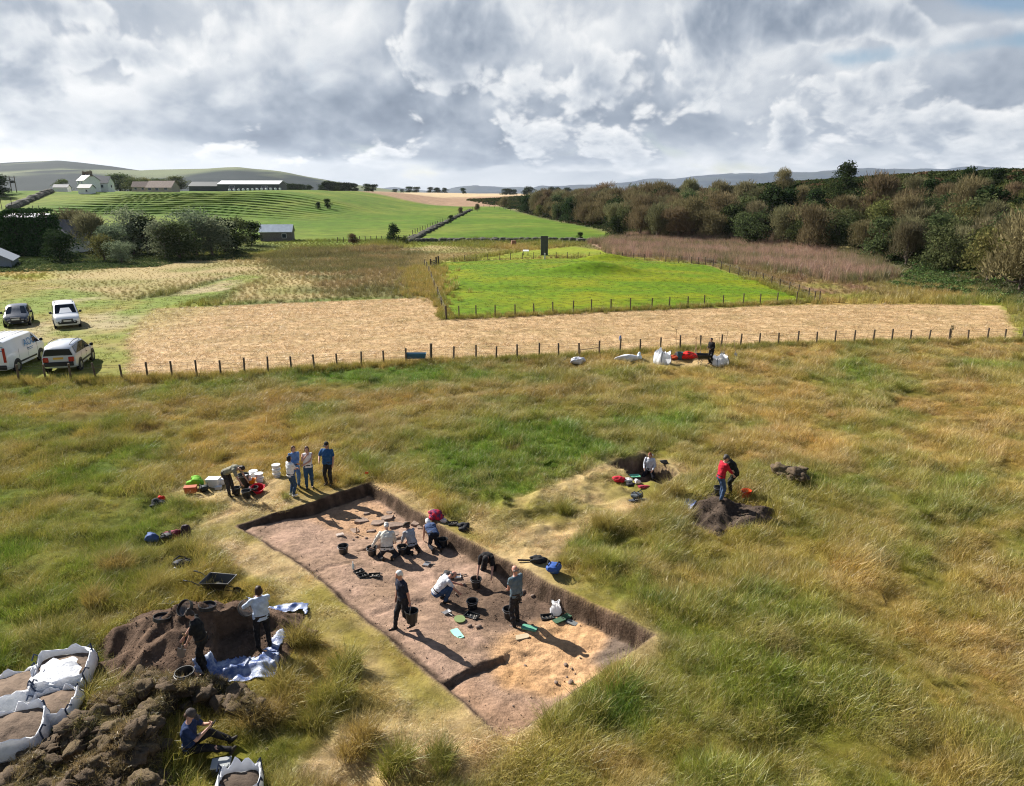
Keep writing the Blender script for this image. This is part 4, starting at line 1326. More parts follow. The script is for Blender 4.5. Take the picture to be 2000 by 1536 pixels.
def house(name, loc, rz, L, D, eave, ridge, mw, mr, label, cat, win=(), chim=(), over=.35, group=None):
    """ridge along local x; front is -y. win: (side, u, z, w, h) with side f/b/l/r"""
    root = empty(name, loc, rz, label, cat, group)
    b = MB(); l, d = L / 2, D / 2
    b.add([(-l, -d, -1), (l, -d, -1), (l, d, -1), (-l, d, -1), (-l, -d, eave), (l, -d, eave), (l, d, eave), (-l, d, eave), (-l, 0, ridge), (l, 0, ridge)],
          [(0, 1, 5, 4), (2, 3, 7, 6), (1, 2, 6, 9, 5), (3, 0, 4, 8, 7), (4, 5, 9, 8), (6, 7, 8, 9)])
    b.build('wall', mw, root)
    rf = MB(); sl = (ridge - eave) / d
    for sg in (-1, 1):
        e = d + over; ze = eave - over * sl + .06
        p = [(-l - over, sg * e, ze), (l + over, sg * e, ze), (l + over, 0, ridge + .08), (-l - over, 0, ridge + .08)]
        rf.slab(p if sg < 0 else p[::-1], .12)
    ro = rf.build('roof', mr, root)
    for u, h in chim:
        c = MB(); c.box((u, 0, ridge + h / 2 - .5), (.9, 1.2, h + 1)); c.box((u, 0, ridge + h + .06), (1.1, 1.4, .14))
        for q in (-.3, .3): c.tube([(u, q, ridge + h + .1), (u, q, ridge + h + .6)], .14, 8)
        c.build('chimney', M_STONE if mw is not M_WHITEW else M_PANTILE, ro)
    for sd_, u, z, w, h in win:
        fr = MB(); pn = MB()
        M = {'f': (0, (u, -d)), 'b': (math.pi, (-u, d)), 'r': (math.pi / 2, (l, u)), 'l': (-math.pi / 2, (-l, -u))}[sd_]
        a = M[0]; cx, cy = M[1]
        nx, ny = math.sin(a), -math.cos(a)
        fr.box((cx + nx * .02, cy + ny * .02, z), (w + .16, .10, h + .16), a)
        pn.box((cx + nx * .06, cy + ny * .06, z), (w, .06, h), a)
        f = fr.build('window', M_WHITEW, root); pn.build('pane', M_GLASS, f)
    return root


def at_dist(px, py, D):
    rr = ray(px, py); x = rr[0] * D / rr[1]
    return x, D, float(Zbase(np.array([x]), np.array([D]))[0])


def build_houses():
    x, y, z = at_dist(168, 373, 338)
    house('farmhouse', (x, y + 3, z), R(-38), 8.0, 6.6, 5.2, 7.8, M_WHITEW, M_SLATE, 'white farmhouse gable with three chimneys on top of the green hill', 'house',
          [('l', 1.4, 4.2, 1.0, 1.5), ('l', -1.4, 4.2, 1.0, 1.5), ('l', 1.4, 1.5, 1.0, 1.5), ('f', -2, 4.2, .9, 1.3), ('f', 1, 4.2, .9, 1.3), ('f', 2.6, 1.4, .9, 1.3)], [(-3.6, 1.1), (0.2, 1.0), (3.6, 1.1)])
    x2, y2, z2 = at_dist(189, 373, 346)
    house('farmhouse_wing', (x2, y2 + 5, z2), R(4), 8.5, 6.5, 4.2, 7.2, M_WHITEW, M_SLATE, 'long white house wing with dark slate roof right of the chimneyed gable', 'house', [('f', -2.4, 2.6, 1.0, 1.2), ('f', 1.6, 2.6, 1.0, 1.2), ('r', 0, 2.6, 1.0, 1.2)])
    x3, y3, z3 = at_dist(170, 375, 327)
    house('lean_to_house', (x3, y3, z3), R(-4), 5.4, 4.0, 2.5, 3.9, M_WHITEW, M_SLATE, 'low white outhouse with slate roof in front of the farmhouse', 'outhouse', [('f', 1.2, 1.2, .8, .9)])
    x, y, z = at_dist(122, 372, 345)
    house('white_shed', (x, y, z), R(10), 6, 4, 2.0, 3.2, M_WHITEW, M_SLATE, 'small white shed left of the farmhouse', 'shed')
    x, y, z = at_dist(276, 366, 400)
    house('farm_cottage', (x, y, z), R(8), 7.5, 7, 2.5, 5.2, M_BRICKY, M_PANTILE, 'buff cottage with brown roof left of the bungalow on the hill', 'house', [('f', -1.8, 1.5, 1.2, 1.1), ('f', 1.8, 1.5, 1.2, 1.1)])
    x, y, z = at_dist(318, 366, 392)
    house('bungalow', (x, y, z), R(-6), 14, 8, 2.4, 5.6, M_BRICKY, M_PANTILE, 'wide buff bungalow with a brown roof in the middle of the hill top', 'house', [('f', -5, 1.5, 1.8, 1.2), ('f', -1, 1.5, 1.8, 1.6), ('f', 4, 1.5, 1.8, 1.2)])
    x, y, z = at_dist(410, 368, 430)
    house('farm_barn', (x, y, z), R(5), 19, 14, 2.8, 5.2, M_DKSTEEL, M_DKSTEEL, 'low dark barn with shallow gable beside the long shed', 'barn', [])
    x, y, z = at_dist(494, 368, 420)
    house('long_shed', (x, y, z), R(2), 34, 16, 3.6, 5.6, M_DKSTEEL, M_PALEROOF, 'long dark farm shed with a pale roof on the hill top', 'barn', [('f', -9, 1.4, 3.0, 2.4), ('f', 9, 1.4, 3.0, 2.4)], over=.2)
    # white wrapped bales in a row before the long shed
    b0 = None
    for i, px in enumerate(range(448, 548, 9)):
        x, y, z = at_dist(px, 369, 405 + (i % 2) * .6)
        if b0 is None:
            m_ = MB(); m_.lathe([(.0, -.6), (.55, -.6), (.64, -.5), (.64, .5), (.55, .6), (0, .6)], (0, 0, .62), 14, M=Matrix.Rotation(R(90), 3, 'X'))
            b0 = m_.build('hay_bale', mat('white bale wrap', (.75, .76, .78), .4), None, True); o = b0
        else: o = copy_tree(b0, (0, 0, 0), 0)
        o.location = (x, y, z); o.rotation_euler = (0, 0, .2 * (i % 3))
        tag(o, 'small white wrapped bale in the row before the long shed', 'bale', 'white bales before the long shed')
    # cottage on the left with slate roof, half hidden
    x, y, z = GT(104, 496)
    house('roadside_cottage', (x, y + 3, z), R(3), 9, 7, 2.9, 6.3, M_WHITEW, M_SLATE, 'white cottage with a steep slate roof behind the clipped hedge', 'house', [('f', .4, 1.7, 1.5, 1.1), ('f', 3.0, 1.7, 1.0, 1.1)], [(-2.5, .8)])
    x, y, z = GT(16, 520)
    house('low_outhouse', (x - 3, y, z), R(-62), 9, 7, 1.2, 3.2, M_GBR, M_GBR, 'low building with grey blue roof at the left edge below the hedge', 'outhouse')
    x, y, z = GT(10, 462)
    house('pale_roofed_house', (x - 4, y + 14, z), R(2), 14, 6, 3.4, 5.2, M_WHITEW, M_PALEROOF, 'house with a pale roof showing above the clipped hedge', 'house')
    # shed in the field
    x, y, z = GT(539, 471)
    h = house('field_shed', (x, y + 1.5, z), R(8), 7.2, 4.6, 2.2, 3.7, M_TIMBER, M_ZINC, 'grey timber field shed with a shining zinc roof', 'shed', [('f', 1.9, 1.2, .9, .9)], over=.25)
    dd = MB(); dd.box((-3.62, -.6, .95), (.06, 1.1, 1.9)); dd.build('door', mat('dark doorway boards', (.05, .045, .04), .9), h)
    # clipped conifer hedge
    cl = MB(); x, y, z = GT(48, 500)
    q = np.random.default_rng(77); V = []; F = []; Q = []
    L_, D_, H_ = 13.0, 3.4, 8.3
    for i in range(9000):
        u = q.uniform(-1, 1); fc = q.random()
        top = H_ * (1 - .22 * max(0, -u - .1)) * (1 - .5 * max(0, u - .86) / .14)
        if fc < .62: p = np.array([u * L_ / 2, -D_ / 2 + q.normal(0, .14) + .25 * math.sin(u * 9), q.uniform(0, 1) * top])
        elif fc < .8: p = np.array([u * L_ / 2, q.uniform(-D_, D_) / 2, top + q.normal(0, .12)])
        else: p = np.array([(1 if q.random() < .6 else -1) * L_ / 2 + q.normal(0, .12), q.uniform(-D_, D_) / 2, q.uniform(0, .9) * H_])
        nr = q.normal(0, 1, 3); t1 = np.cross(nr, q.normal(0, 1, 3)); t1 /= np.linalg.norm(t1); t2 = np.cross(nr / np.linalg.norm(nr), t1)
        s = .26 * q.uniform(.6, 1.3); k = len(V); V += [tuple(p - t1 * s), tuple(p + t2 * s * .5), tuple(p + t1 * s), tuple(p - t2 * s * .5)]; Q += [q.random()] * 4; F.append((k, k + 1, k + 2, k + 3))
    root = empty('conifer_hedge', (x, y, z), R(0), 'tall dark clipped conifer hedge at the left edge', 'hedge')
    me = mesh('crown', V, F); set_attr(me, 'rnd', np.array(Q, np.float32), 'FLOAT'); new_obj('crown', me, root, leaf_mat('conifer leaves', (.018, .045, .014), (.035, .075, .02), .15))
    core = MB(); core.box((0, 0, H_ * .42), (L_ - .8, D_ - .8, H_ * .84)); core.build('trunk', mat('hedge inner twigs', (.03, .035, .02), .95), root)
    # field wall climbing the hill
    w = MB(); r = random.Random(4)
    for t in np.linspace(0, 1, 46):
        x, y, z = GT(22 + (98 - 22) * t, 408 - (408 - 376) * t)
        w.ell((x, y, z + .4), (1.6 + r.random(), 1.4 + r.random(), .9 + .7 * r.random()), 7, 5)
    tag(w.build('field_wall', M_STONE, None, False), 'dark stone wall running up the hillside towards the farmhouse', 'wall')
    # tumbled boundary beside the track
    w = MB()
    for t in np.linspace(0, 1, 60):
        x, y, z = GT(802 + (918 - 802) * t, 470 - (470 - 412) * t)
        for _ in range(2): w.ell((x + r.uniform(-.6, .6), y + r.uniform(-1, 1), z + .2), (.7 + .5 * r.random(), .7, .45 + .3 * r.random()), 6, 4)
    tag(w.build('boundary_wall', M_STONE, None, False), 'tumbled dry stone boundary along the field track', 'wall')
    w = MB()
    for t in np.linspace(0, 1, 70):
        x, y, z = GT(800 + (1215 - 800) * t, 473 - 2 * math.sin(t * 3))
        w.ell((x + r.uniform(-.6, .6), y + r.uniform(-1, 1), z + .2), (.8 + .5 * r.random(), .7, .5 + .3 * r.random()), 6, 4)
    tag(w.build('dry_stone_wall', M_STONE, None, False), 'low dry stone wall across the back of the marsh', 'wall')
    # poles
    for px, pb, pt, lab in ((25, 412, 386, 'street lamp pole at the far left below the hill'), (4, 410, 384, 'street lamp pole cut by the left picture edge'), (66, 418, 402, 'left of two thin poles above the clipped hedge'), (78, 418, 402, 'right of two thin poles above the clipped hedge')):
        x, y, z = GT(px, pb); h = CAM_H + ray(px, pt)[2] * y / ray(px, pt)[1] - z
        b = MB(); b.tube([(0, 0, -.2), (0, 0, h)], .11, 6)
        o = empty('pole', (x, y, z), 0, lab, 'pole'); b.build('post', M_WOOD, o)
        if pt < 390: c = MB(); c.tube([(0, 0, h), (-1.2, 0, h + .3)], .06, 5); c.box((-1.5, 0, h + .32), (.8, .25, .15)); c.build('lamp_head', M_WIRE, o)
    x, y, z = at_dist(28, 376, 330)
    o = empty('electricity_pole', (x, y, z), 0, 'double wooden electricity pole before the blue hill at left', 'pole')
    for s_ in (-1.1, 1.1): b = MB(); b.tube([(s_, 0, -.3), (s_, 0, 7.2)], .16, 6); b.build('post', M_WOOD, o)
    b = MB(); b.box((0, 0, 6.6), (3.4, .2, .22)); b.build('crossbar', M_WOOD, o)
    b = MB(); b.box((0, 0, 4.6), (1.4, .7, 1.1)); b.build('transformer', M_WIRE, o)
    x, y, z = GT(1842, 334)
    o = empty('far_cabin', (x, y + 2, z), .1, 'tiny dark flat cabin on the skyline at upper right', 'cabin'); b = MB(); b.box((0, 0, .9), (3.6, 1.8, 1.4)); b.build('wall', M_DKSTEEL, o); b = MB(); b.box((0, 0, 1.67), (3.9, 2.1, .12)); b.build('roof', M_DKSTEEL, o)


# ------------------------------------------------------------------ fences, gate, posts
def on_line(L_, px):
    """where the sight line of picture column px crosses a ground polyline (plan view)"""
    for i in range(len(L_) - 1):
        a, b = L_[i], L_[i + 1]
        # column px on level ground: x = k (y*c + H*s), k = (px-1000)/FPX
        k = (px - 1000) / FPX
        f = lambda p: p[0] - k * (p[1] * _c + CAM_H * _s)
        fa, fb = f(a), f(b)
        if fa * fb <= 0 and fa != fb:
            t = fa / (fa - fb); return a + (b - a) * t
    return None


def fence(name, pts, label, h=1.15, rad=.055, lean=None, wires=(.3, .6, .92, 1.08), strainers=(), mw=None):
    root = empty(name, (pts[0][0], pts[0][1], Z1(*pts[0])), 0, label, 'fence')
    ox, oy, oz = root.location
    r = random.Random(len(pts)); tops = []
    for i, (x, y) in enumerate(pts):
        z = Z1(x, y); b = MB(); k = 1.5 if i in strainers else 1.0
        lx, ly = r.uniform(-.05, .05), r.uniform(-.05, .05)
        if lean and i in lean: lx, ly = lean[i]
        hh = h * r.uniform(.93, 1.06) * (1.12 if i in strainers else 1)
        b.tube([(x - ox, y - oy, z - oz - .2), (x - ox + lx, y - oy + ly, z - oz + hh)], [rad * k * 1.05, rad * k], 7)
        b.build('post', M_WOOD, root)
        tops.append((x - ox, y - oy, z - oz, lx / hh, ly / hh))
    w = MB()
    for hz in wires:
        P = [(t[0] + t[3] * hz, t[1] + t[4] * hz - .06, t[2] + hz * h / 1.15) for t in tops]
        w.tube(P, .005, 4, cap=False)
    w.build('wire', mw or M_WIRE, root)
    return root


def build_fences():
    px1 = [-60, -10, 38, 90, 140, 190, 240, 289, 337, 385, 432, 478, 524, 570, 615, 659, 706, 750, 793, 842, 886, 930, 969, 1010, 1053, 1091, 1131, 1170, 1210, 1250, 1289, 1328, 1368, 1408, 1445, 1482, 1520, 1557, 1594, 1630, 1667, 1704, 1741, 1777, 1813, 1853, 1890, 1927, 1962, 1996, 2040]
    pts = [on_line(FENCE, p) for p in px1]
    fence('wire_fence', pts, 'long post and wire fence between the rough field and the cut hay', 1.12, .06, {5: (-.18, .05)}, strainers=(19,))
    front = LAWN[6:11]; fr = np.concatenate([front, LAWN[10:11]])
    pxf = [1590, 1555, 1517, 1484, 1451, 1412, 1375, 1343, 1306, 1272, 1231, 1193, 1155, 1119, 1080, 1043, 1006, 967, 930, 897]
    pts = [on_line(LAWN[6:11], p) for p in pxf]; pts = [p for p in pts if p is not None] + [LAWN[10]]
    rt = [LAWN[5] + (LAWN[6] - LAWN[5]) * t for t in np.linspace(1, 0, 9)][:-1] + [LAWN[4] + (LAWN[5] - LAWN[4]) * t for t in np.linspace(1, 0, 8)]
    tp = [on_line(np.array([LAWN[4], LAWN[3], LAWN[2], LAWN[1]]), p) for p in (1325, 1300, 1258, 1237, 1215, 1194, 1172, 1150, 1129, 1108, 1086, 1064, 1042, 1020, 997, 976, 953, 930, 908, 887)]
    lf = [LAWN[10] + (LAWN[0] - LAWN[10]) * t for t in np.linspace(0, 1, 8)][1:]
    fence('enclosure_fence', lf[::-1] + pts[::-1] + rt[:] + [p for p in tp if p is not None], 'post and wire fence round the bright green mound enclosure', 1.15, .06, strainers=(len(lf),))
    # brace of the corner post
    # gate
    gx, gy, gz = GT(847, 523)
    g = empty('field_gate', (gx, gy, gz), math.atan2(LAWN[1][1] - LAWN[0][1], LAWN[1][0] - LAWN[0][0]), 'dark wooden bar gate at the left corner of the green enclosure', 'gate')
    for s_ in (-1.75, 1.75, 3.2): b = MB(); b.box((s_, 0, .65), (.2, .2, 1.5)); b.build('gate_post', M_WOOD, g)
    for z_ in (.25, .5, .75, 1.0): b = MB(); b.box((0, 0, z_), (3.3, .06, .10)); b.build('rail', M_WOOD, g)
    b = MB(); b.box((0, -.05, .62), (3.5, .05, .1), M=Matrix.Rotation(R(-12), 3, 'Y')); b.build('brace', M_WOOD, g)
    # tall slab, lectern, white post
    x, y, z = GT(1063, 499)
    o = empty('upright_slab', (x, y, z), R(8), 'tall dark grey upright slab standing behind the green enclosure', 'slab')
    b = MB(); b.box((0, 0, 1.75), (1.35, .22, 3.5)); b.build('panel', mat('dark grey slab face', (.055, .06, .06), .55, .15, 3, .004, 20), o, bevel=.015)
    b = MB(); b.box((0, 0, 3.54), (1.5, .34, .08)); b.build('cap', M_DKSTEEL, o)
    b = MB(); b.box((0, 0, .02), (1.7, .6, .1)); b.build('base', M_STONE, o)
    x, y, z = GT(1027, 500)
    o = empty('lectern_sign', (x, y, z), R(-5), 'small lectern information board on two legs left of the tall slab', 'sign')
    for s_ in (-.4, .4): b = MB(); b.box((s_, 0, .4), (.1, .1, .9)); b.build('leg', M_WIRE, o)
    b = MB(); b.box((0, 0, .9), (1.1, .5, .05), M=Matrix.Rotation(R(30), 3, 'X')); b.build('board', M_WHITEW, o)
    x, y, z = GT(1064, 507); b = MB(); b.box((0, 0, .5), (.24, .24, 1.0)); b.box((0, 0, 1.02), (.3, .3, .08)); o = b.build('marker_post', mat('pale post paint', (.5, .5, .47), .8)); o.location = (x, y, z); tag(o, 'short pale marker post in front of the tall slab', 'post')
    x, y, z = GT(1003, 480); b = MB(); b.box((0, 0, .55), (1.1, .8, 1.1), .3, .85); o = b.build('timber_box', mat('rusty board', (.24, .13, .08), .9, .2)); o.location = (x, y, z); tag(o, 'rust brown wooden box at the marsh edge left of the slab', 'box')
    # far post lines
    for lab, a, b_, n in (('fence running beside the track towards the far brown field', (806, 458), (928, 408), 26), ('fence along the lower edge of the gorse bank', (945, 404), (1185, 441), 24), ('fence at the foot of the meadow behind the shed', (660, 474), (800, 468), 14)):
        pts = []
        for t in np.linspace(0, 1, n):
            p = GT(a[0] + (b_[0] - a[0]) * t, a[1] + (b_[1] - a[1]) * t); pts.append((p[0], p[1]))
        fence('field_fence', pts, lab, 1.2, .09, wires=(.6, 1.1))


# ------------------------------------------------------------------ vehicles
M_TYRE = mat('tyre rubber', (.02, .02, .021), .85)
M_RIM = mat('alloy rim', (.42, .43, .45), .3, metal=.8)
M_CARGLASS = mat('car glass', (.012, .017, .026), .08, spec=.35)
M_BLKPL = mat('black plastic trim', (.02, .02, .022), .55)
M_TAIL = mat('red lamp lens', (.35, .012, .015), .15, spec=.6)
M_HEAD = mat('clear lamp lens', (.55, .58, .62), .12, spec=.7)
M_PLATEY = mat('yellow number plate', (.62, .38, .06), .5)
M_PLATEW = mat('white number plate', (.62, .62, .6), .5)


def car(name, loc, rz, paint, L, W, H, st, label, cat, wheels, ws, rs, sides, rails=True, tail=None, front=True, belt_trim=True, textfn=None, tail_tall=False, plate_front=True):
    """st: stations (y, half width, z bottom, z belt, half width roof, z roof) front is +y"""
    root = empty(name, loc, rz, label, cat)
    root.scale = (1.1, 1.1, 1.1)
    V = []; F = []
    ring = lambda w, z0, zb, wr, zr: [(w * .80, z0), (w * .97, z0 + .06), (w, z0 + .22), (w, zb - .18), (w * .965, zb), (wr + (w * .965 - wr) * .16, zb + (zr - zb) * .90), (wr * .86, zb + (zr - zb) * 1.0), (wr * .4, zr + .025)]
    n = 16
    for (y, w, z0, zb, wr, zr) in st:
        h = ring(w, z0, zb, wr, zr)
        V += [(a, y, b) for a, b in h] + [(-a, y, b) for a, b in h[::-1]]
    for i in range(len(st) - 1):
        for k in range(n):
            F.append((i * n + k, i * n + (k + 1) % n, (i + 1) * n + (k + 1) % n, (i + 1) * n + k))
    F.append(tuple(range(n))[::-1]); F.append(tuple(range((len(st) - 1) * n, len(st) * n)))
    b = MB(); b.add(V, F); body = b.build('body', paint, root, True)
    ys = [s[0] for s in st]
    def I(y): return [float(np.interp(y, ys, [s[j] for s in st])) for j in range(1, 6)]
    def side(y, t, sg, off=.012):
        w, z0, zb, wr, zr = I(y); a = np.array([w * .965, zb]); c = np.array([wr + (w * .965 - wr) * .16, zb + (zr - zb) * .90])
        p = a + (c - a) * t; return (sg * (p[0] + off), y, p[1] + .003)
    for (ya, yb, ta, tb) in sides:
        for sg in (1, -1):
            q = MB(); p = [side(ya, ta, sg), side(yb, ta, sg), side(yb, tb[1], sg), side(ya, tb[0], sg)]
            q.slab(p if sg < 0 else p[::-1], .008); q.build('window', M_CARGLASS, root)
    for nm, (yb_, zb_, wb_, yt_, zt_, wt_) in (('windscreen', ws), ('rear_window', rs)):
        if yb_ is None: continue
        q = MB(); p = [(-wb_, yb_, zb_), (wb_, yb_, zb_), (wt_, yt_, zt_), (-wt_, yt_, zt_)]
        if yb_ > 0: p = p[::-1]
        q.slab(p, .02); q.build(nm, M_CARGLASS, root)
    for wy in wheels[0]:
        for sg in (1, -1):
            rw = wheels[1]; M = Matrix.Rotation(R(90), 3, 'Y'); x = sg * (W / 2 - .10)
            a = MB(); a.lathe([(0, -.02), (rw + .085, -.02), (rw + .085, .02), (0, .02)], (sg * (W / 2 - .006), wy, rw + .02), 22, M=M); a.build('wheel_arch', M_BLKPL, root)
            wh = MB(); wh.lathe([(rw * .55, -.10), (rw * .93, -.10), (rw, -.06), (rw, .06), (rw * .93, .10), (rw * .55, .10)], (x + sg * .02, wy, rw), 22, M=M, closed=True)
            wo = wh.build('wheel', M_TYRE, root, True)
            rm = MB(); rm.lathe([(0, -.085), (rw * .60, -.085), (rw * .60, .085), (0, .085)], (x + sg * .035, wy, rw), 18, M=M)
            for k in range(5):
                an = k * 2 * math.pi / 5; rm.box((x + sg * .122, wy + math.cos(an) * rw * .3, rw + math.sin(an) * rw * .3), (.02, .07, rw * .56), M=Matrix.Rotation(math.pi / 2 - an, 3, 'X') if True else None)
            rm.build('rim', M_RIM, wo)
    yf = st[-1][0]; yr = st[0][0]; wf, z0f, zbf, _, _ = I(yf); wr_, z0r, zbr, _, _ = I(yr)
    q = MB(); q.box((0, yf - .04, z0f + .17), (wf * 1.9, .14, .24)); q.build('front_bumper', M_BLKPL if name != 'white_van' else M_BLKPL, root, bevel=.04)
    q = MB(); q.box((0, yf - .01, z0f + .36), (wf * 1.15, .08, .18)); q.build('grille', M_BLKPL, root, bevel=.03)
    if plate_front: q = MB(); q.box((0, yf + .045, z0f + .30), (.52, .02, .12)); q.build('number_plate', M_PLATEW, root)
    for sg in (1, -1):
        q = MB(); q.ell((sg * wf * .76, yf - .12, zbf - .12), (.20, .16, .10), 12, 8, M=Matrix.Rotation(sg * R(-20), 3, 'Z')); q.build('headlight', M_HEAD, root, True)
        w_, _, zm, _, zr_ = I(ws[0] - .25); q = MB(); q.ell((sg * (w_ + .12), ws[0] - .3, zm + .12), (.11, .07, .10), 10, 7); q.tube([(sg * w_ * .96, ws[0] - .3, zm + .04), (sg * (w_ + .1), ws[0] - .3, zm + .1)], .03, 6); q.build('wing_mirror', M_BLKPL, root, True)
        if tail_tall: q = MB(); q.box((sg * (wr_ - .06), yr - .012, zbr - .08), (.15, .07, .85)); q.build('tail_light', M_TAIL, root, bevel=.03)
        else: q = MB(); q.box((sg * (wr_ - .12), yr + .03, zbr - .14), (.30, .16, .30)); q.build('tail_light', M_TAIL, root, bevel=.05)
        if rails:
            q = MB(); y0, y1 = rails; P = []
            for t in np.linspace(0, 1, 7):
                y = y0 + (y1 - y0) * t; _, _, _, a, c = I(y); P.append((sg * a * .86, y, c + .02 + .06 * min(1, 6 * t, 6 * (1 - t))))
            q.tube(P, .02, 6); q.build('roof_rail', M_BLKPL, root)
        # door seams, handle and sill strip
        for yy in sides[0][:2] if len(sides) == 1 else (sides[0][1], sides[1][0] if len(sides) > 1 else 0):
            pass
        w_, z0_, zb_, _, _ = I(0); q = MB(); q.box((sg * (w_ + .004), -.02, z0_ + .26), (.02, wheels[0][0] - wheels[0][1] - 2 * wheels[1] - .25, .10)); q.build('side_moulding', M_BLKPL, root)
        q = MB(); q.box((sg * (w_ + .006), .1, zb_ - .16), (.03, .18, .035)); q.build('door_handle', M_BLKPL, root)
        for yy in (1.05 * L / 4.3, .0, -.95 * L / 4.3):
            w2, z2, zb2, _, _ = I(yy); q = MB(); q.box((sg * (w2 + .001), yy, (z2 + .25 + zb2) / 2 + .06), (.006, .014, zb2 - z2 - .3)); q.build('door_seam', M_BLKPL, root)
    q = MB(); q.box((0, yr + .02, z0r + .16), (wr_ * 1.94, .20, .26)); q.build('rear_bumper', M_BLKPL, root, bevel=.04)
    q = MB(); q.box((0, yr - .03, z0r + .5), (.52, .03, .12)); q.build('number_plate', M_PLATEY, root)
    return root, I


def text_obj(txt, size, m_, parent, loc, rot):
    cu = bpy.data.curves.new('lettering', 'FONT'); cu.body = txt; cu.size = size; cu.extrude = .003; cu.align_x = 'CENTER'; cu.align_y = 'CENTER'
    o = bpy.data.objects.new('tmp', cu); COL.objects.link(o)
    dg = bpy.context.evaluated_depsgraph_get(); me = bpy.data.meshes.new_from_object(o.evaluated_get(dg))
    bpy.data.objects.remove(o)
    me.materials.clear(); t = new_obj('lettering', me, parent, m_); t.location = loc; t.rotation_euler = rot
    return t


def build_cars():
    WP = mat('white car paint', (.78, .79, .80), .28, spec=.5, coat=.6)
    SP = mat('silver white car paint', (.52, .55, .60), .28, spec=.5, coat=.6)
    DP = mat('dark slate blue car paint', (.035, .042, .055), .22, spec=.5, coat=.8)
    def head(deg): return -R(deg)                              # heading clockwise from +Y
    # (y, half width, z bottom, z belt, half width roof, z roof)
    hatch = [(-1.98, .70, .38, .80, .60, .86), (-1.90, .82, .28, .95, .58, 1.20), (-1.55, .87, .22, .99, .60, 1.44), (-.6, .88, .20, .98, .64, 1.52), (.35, .88, .20, .95, .63, 1.47), (.75, .88, .20, .95, .66, 1.22), (1.15, .87, .22, .93, .76, .97), (1.6, .85, .22, .84, .72, .86), (1.92, .74, .26, .66, .60, .68), (2.02, .60, .34, .56, .45, .57)]
    def back_from(px, py, hd, d):
        x, y, z = GT(px, py); x -= math.sin(R(hd)) * d; y -= math.cos(R(hd)) * d
        return (x, y, Z1(x, y))
    car('dark_hatchback', back_from(34, 639, 151, 1.95), head(151), DP, 4.0, 1.76, 1.5, hatch, 'dark slate blue hatchback parked nose towards the fence', 'car', ((1.25, -1.28), .31), (1.17, .98, .70, .42, 1.45, .55), (-1.97, .98, .62, -1.60, 1.40, .50), [(.30, 1.0, .08, (.92, .25)), (-.55, .25, .08, (.95, .92)), (-1.35, -.62, .10, (.70, .95))], rails=None)
    mpv = [(-2.14, .76, .34, .95, .64, 1.62), (-2.06, .86, .28, 1.08, .68, 1.74), (-1.0, .89, .22, 1.08, .72, 1.82), (.2, .89, .22, 1.06, .71, 1.80), (.55, .89, .22, 1.06, .71, 1.68), (1.20, .88, .22, 1.05, .78, 1.12), (1.75, .87, .22, .95, .74, .99), (2.05, .80, .26, .80, .62, .82), (2.16, .66, .34, .68, .5, .70)]
    car('white_people_carrier', back_from(134, 642, 146, 2.1), head(146), WP, 4.3, 1.78, 1.82, mpv, 'white tall people carrier parked facing the fence behind the silver estate', 'car', ((1.35, -1.35), .32), (1.24, 1.10, .74, .54, 1.72, .62), (-2.16, 1.08, .62, -2.12, 1.58, .58), [(.25, 1.05, .08, (.9, .2)), (-.75, .18, .08, (.95, .92)), (-1.85, -.85, .08, (.9, .95))], rails=(-1.9, .1))
    suv = [(-2.10, .78, .42, .98, .64, 1.05), (-2.04, .87, .34, 1.05, .62, 1.45), (-1.80, .89, .28, 1.08, .66, 1.62), (-.8, .90, .26, 1.05, .69, 1.68), (.30, .90, .26, 1.02, .67, 1.63), (.70, .90, .26, 1.02, .69, 1.40), (1.15, .89, .26, 1.0, .78, 1.04), (1.75, .87, .27, .94, .74, .96), (2.02, .80, .30, .82, .62, .84), (2.12, .66, .38, .7, .5, .72)]
    car('silver_estate_car', back_from(121, 729, 344, -2.1), head(344), SP, 4.22, 1.79, 1.69, suv, 'silver white estate car parked tail to the fence with dark rear window', 'car', ((1.30, -1.28), .34), (1.18, 1.05, .72, .38, 1.60, .58), (-2.10, 1.07, .76, -2.07, 1.44, .62), [(.28, 1.0, .08, (.92, .22)), (-.62, .22, .08, (.96, .92)), (-1.78, -.70, .08, (.92, .95))], rails=(-1.7, .2))
    van = [(-2.48, .90, .30, 1.25, .80, 1.92), (-2.42, .96, .26, 1.25, .84, 1.98), (-1.0, .98, .24, 1.25, .86, 2.02), (.85, .98, .24, 1.22, .84, 2.0), (1.15, .98, .24, 1.22, .82, 1.90), (1.85, .97, .24, 1.20, .84, 1.30), (2.25, .94, .25, 1.08, .8, 1.12), (2.45, .84, .28, .92, .7, .94), (2.54, .68, .36, .75, .5, .77)]
    v, I = car('white_van', back_from(-12, 733, 350, -2.5), head(350), WP, 5.0, 1.96, 2.0, van, 'white panel van with blue lettering parked at the left edge', 'van', ((1.55, -1.45), .34), (1.90, 1.28, .80, 1.20, 1.90, .70), (None,) * 6, [(.85, 1.6, .06, (.88, .25))], rails=None, tail_tall=True)
    BL = mat('blue vinyl lettering', (.05, .22, .42), .5)
    text_obj('AOC', .62, BL, v, (.985, .30, 1.45), (R(80), 0, R(90)))
    for k, w in enumerate((.75, .6)):
        q = MB(); q.box((.992, .30, 1.10 - .1 * k), (.006, w, .035)); q.build('lettering', BL, v)
    text_obj('AOC', .40, BL, v, (.42, -2.50, 1.52), (R(88), 0, 0))
    for k in range(4): q = MB(); q.box((-.35, -2.495, 1.62 - .14 * k), (.55 - .06 * k, .008, .045)); q.build('lettering', BL, v)
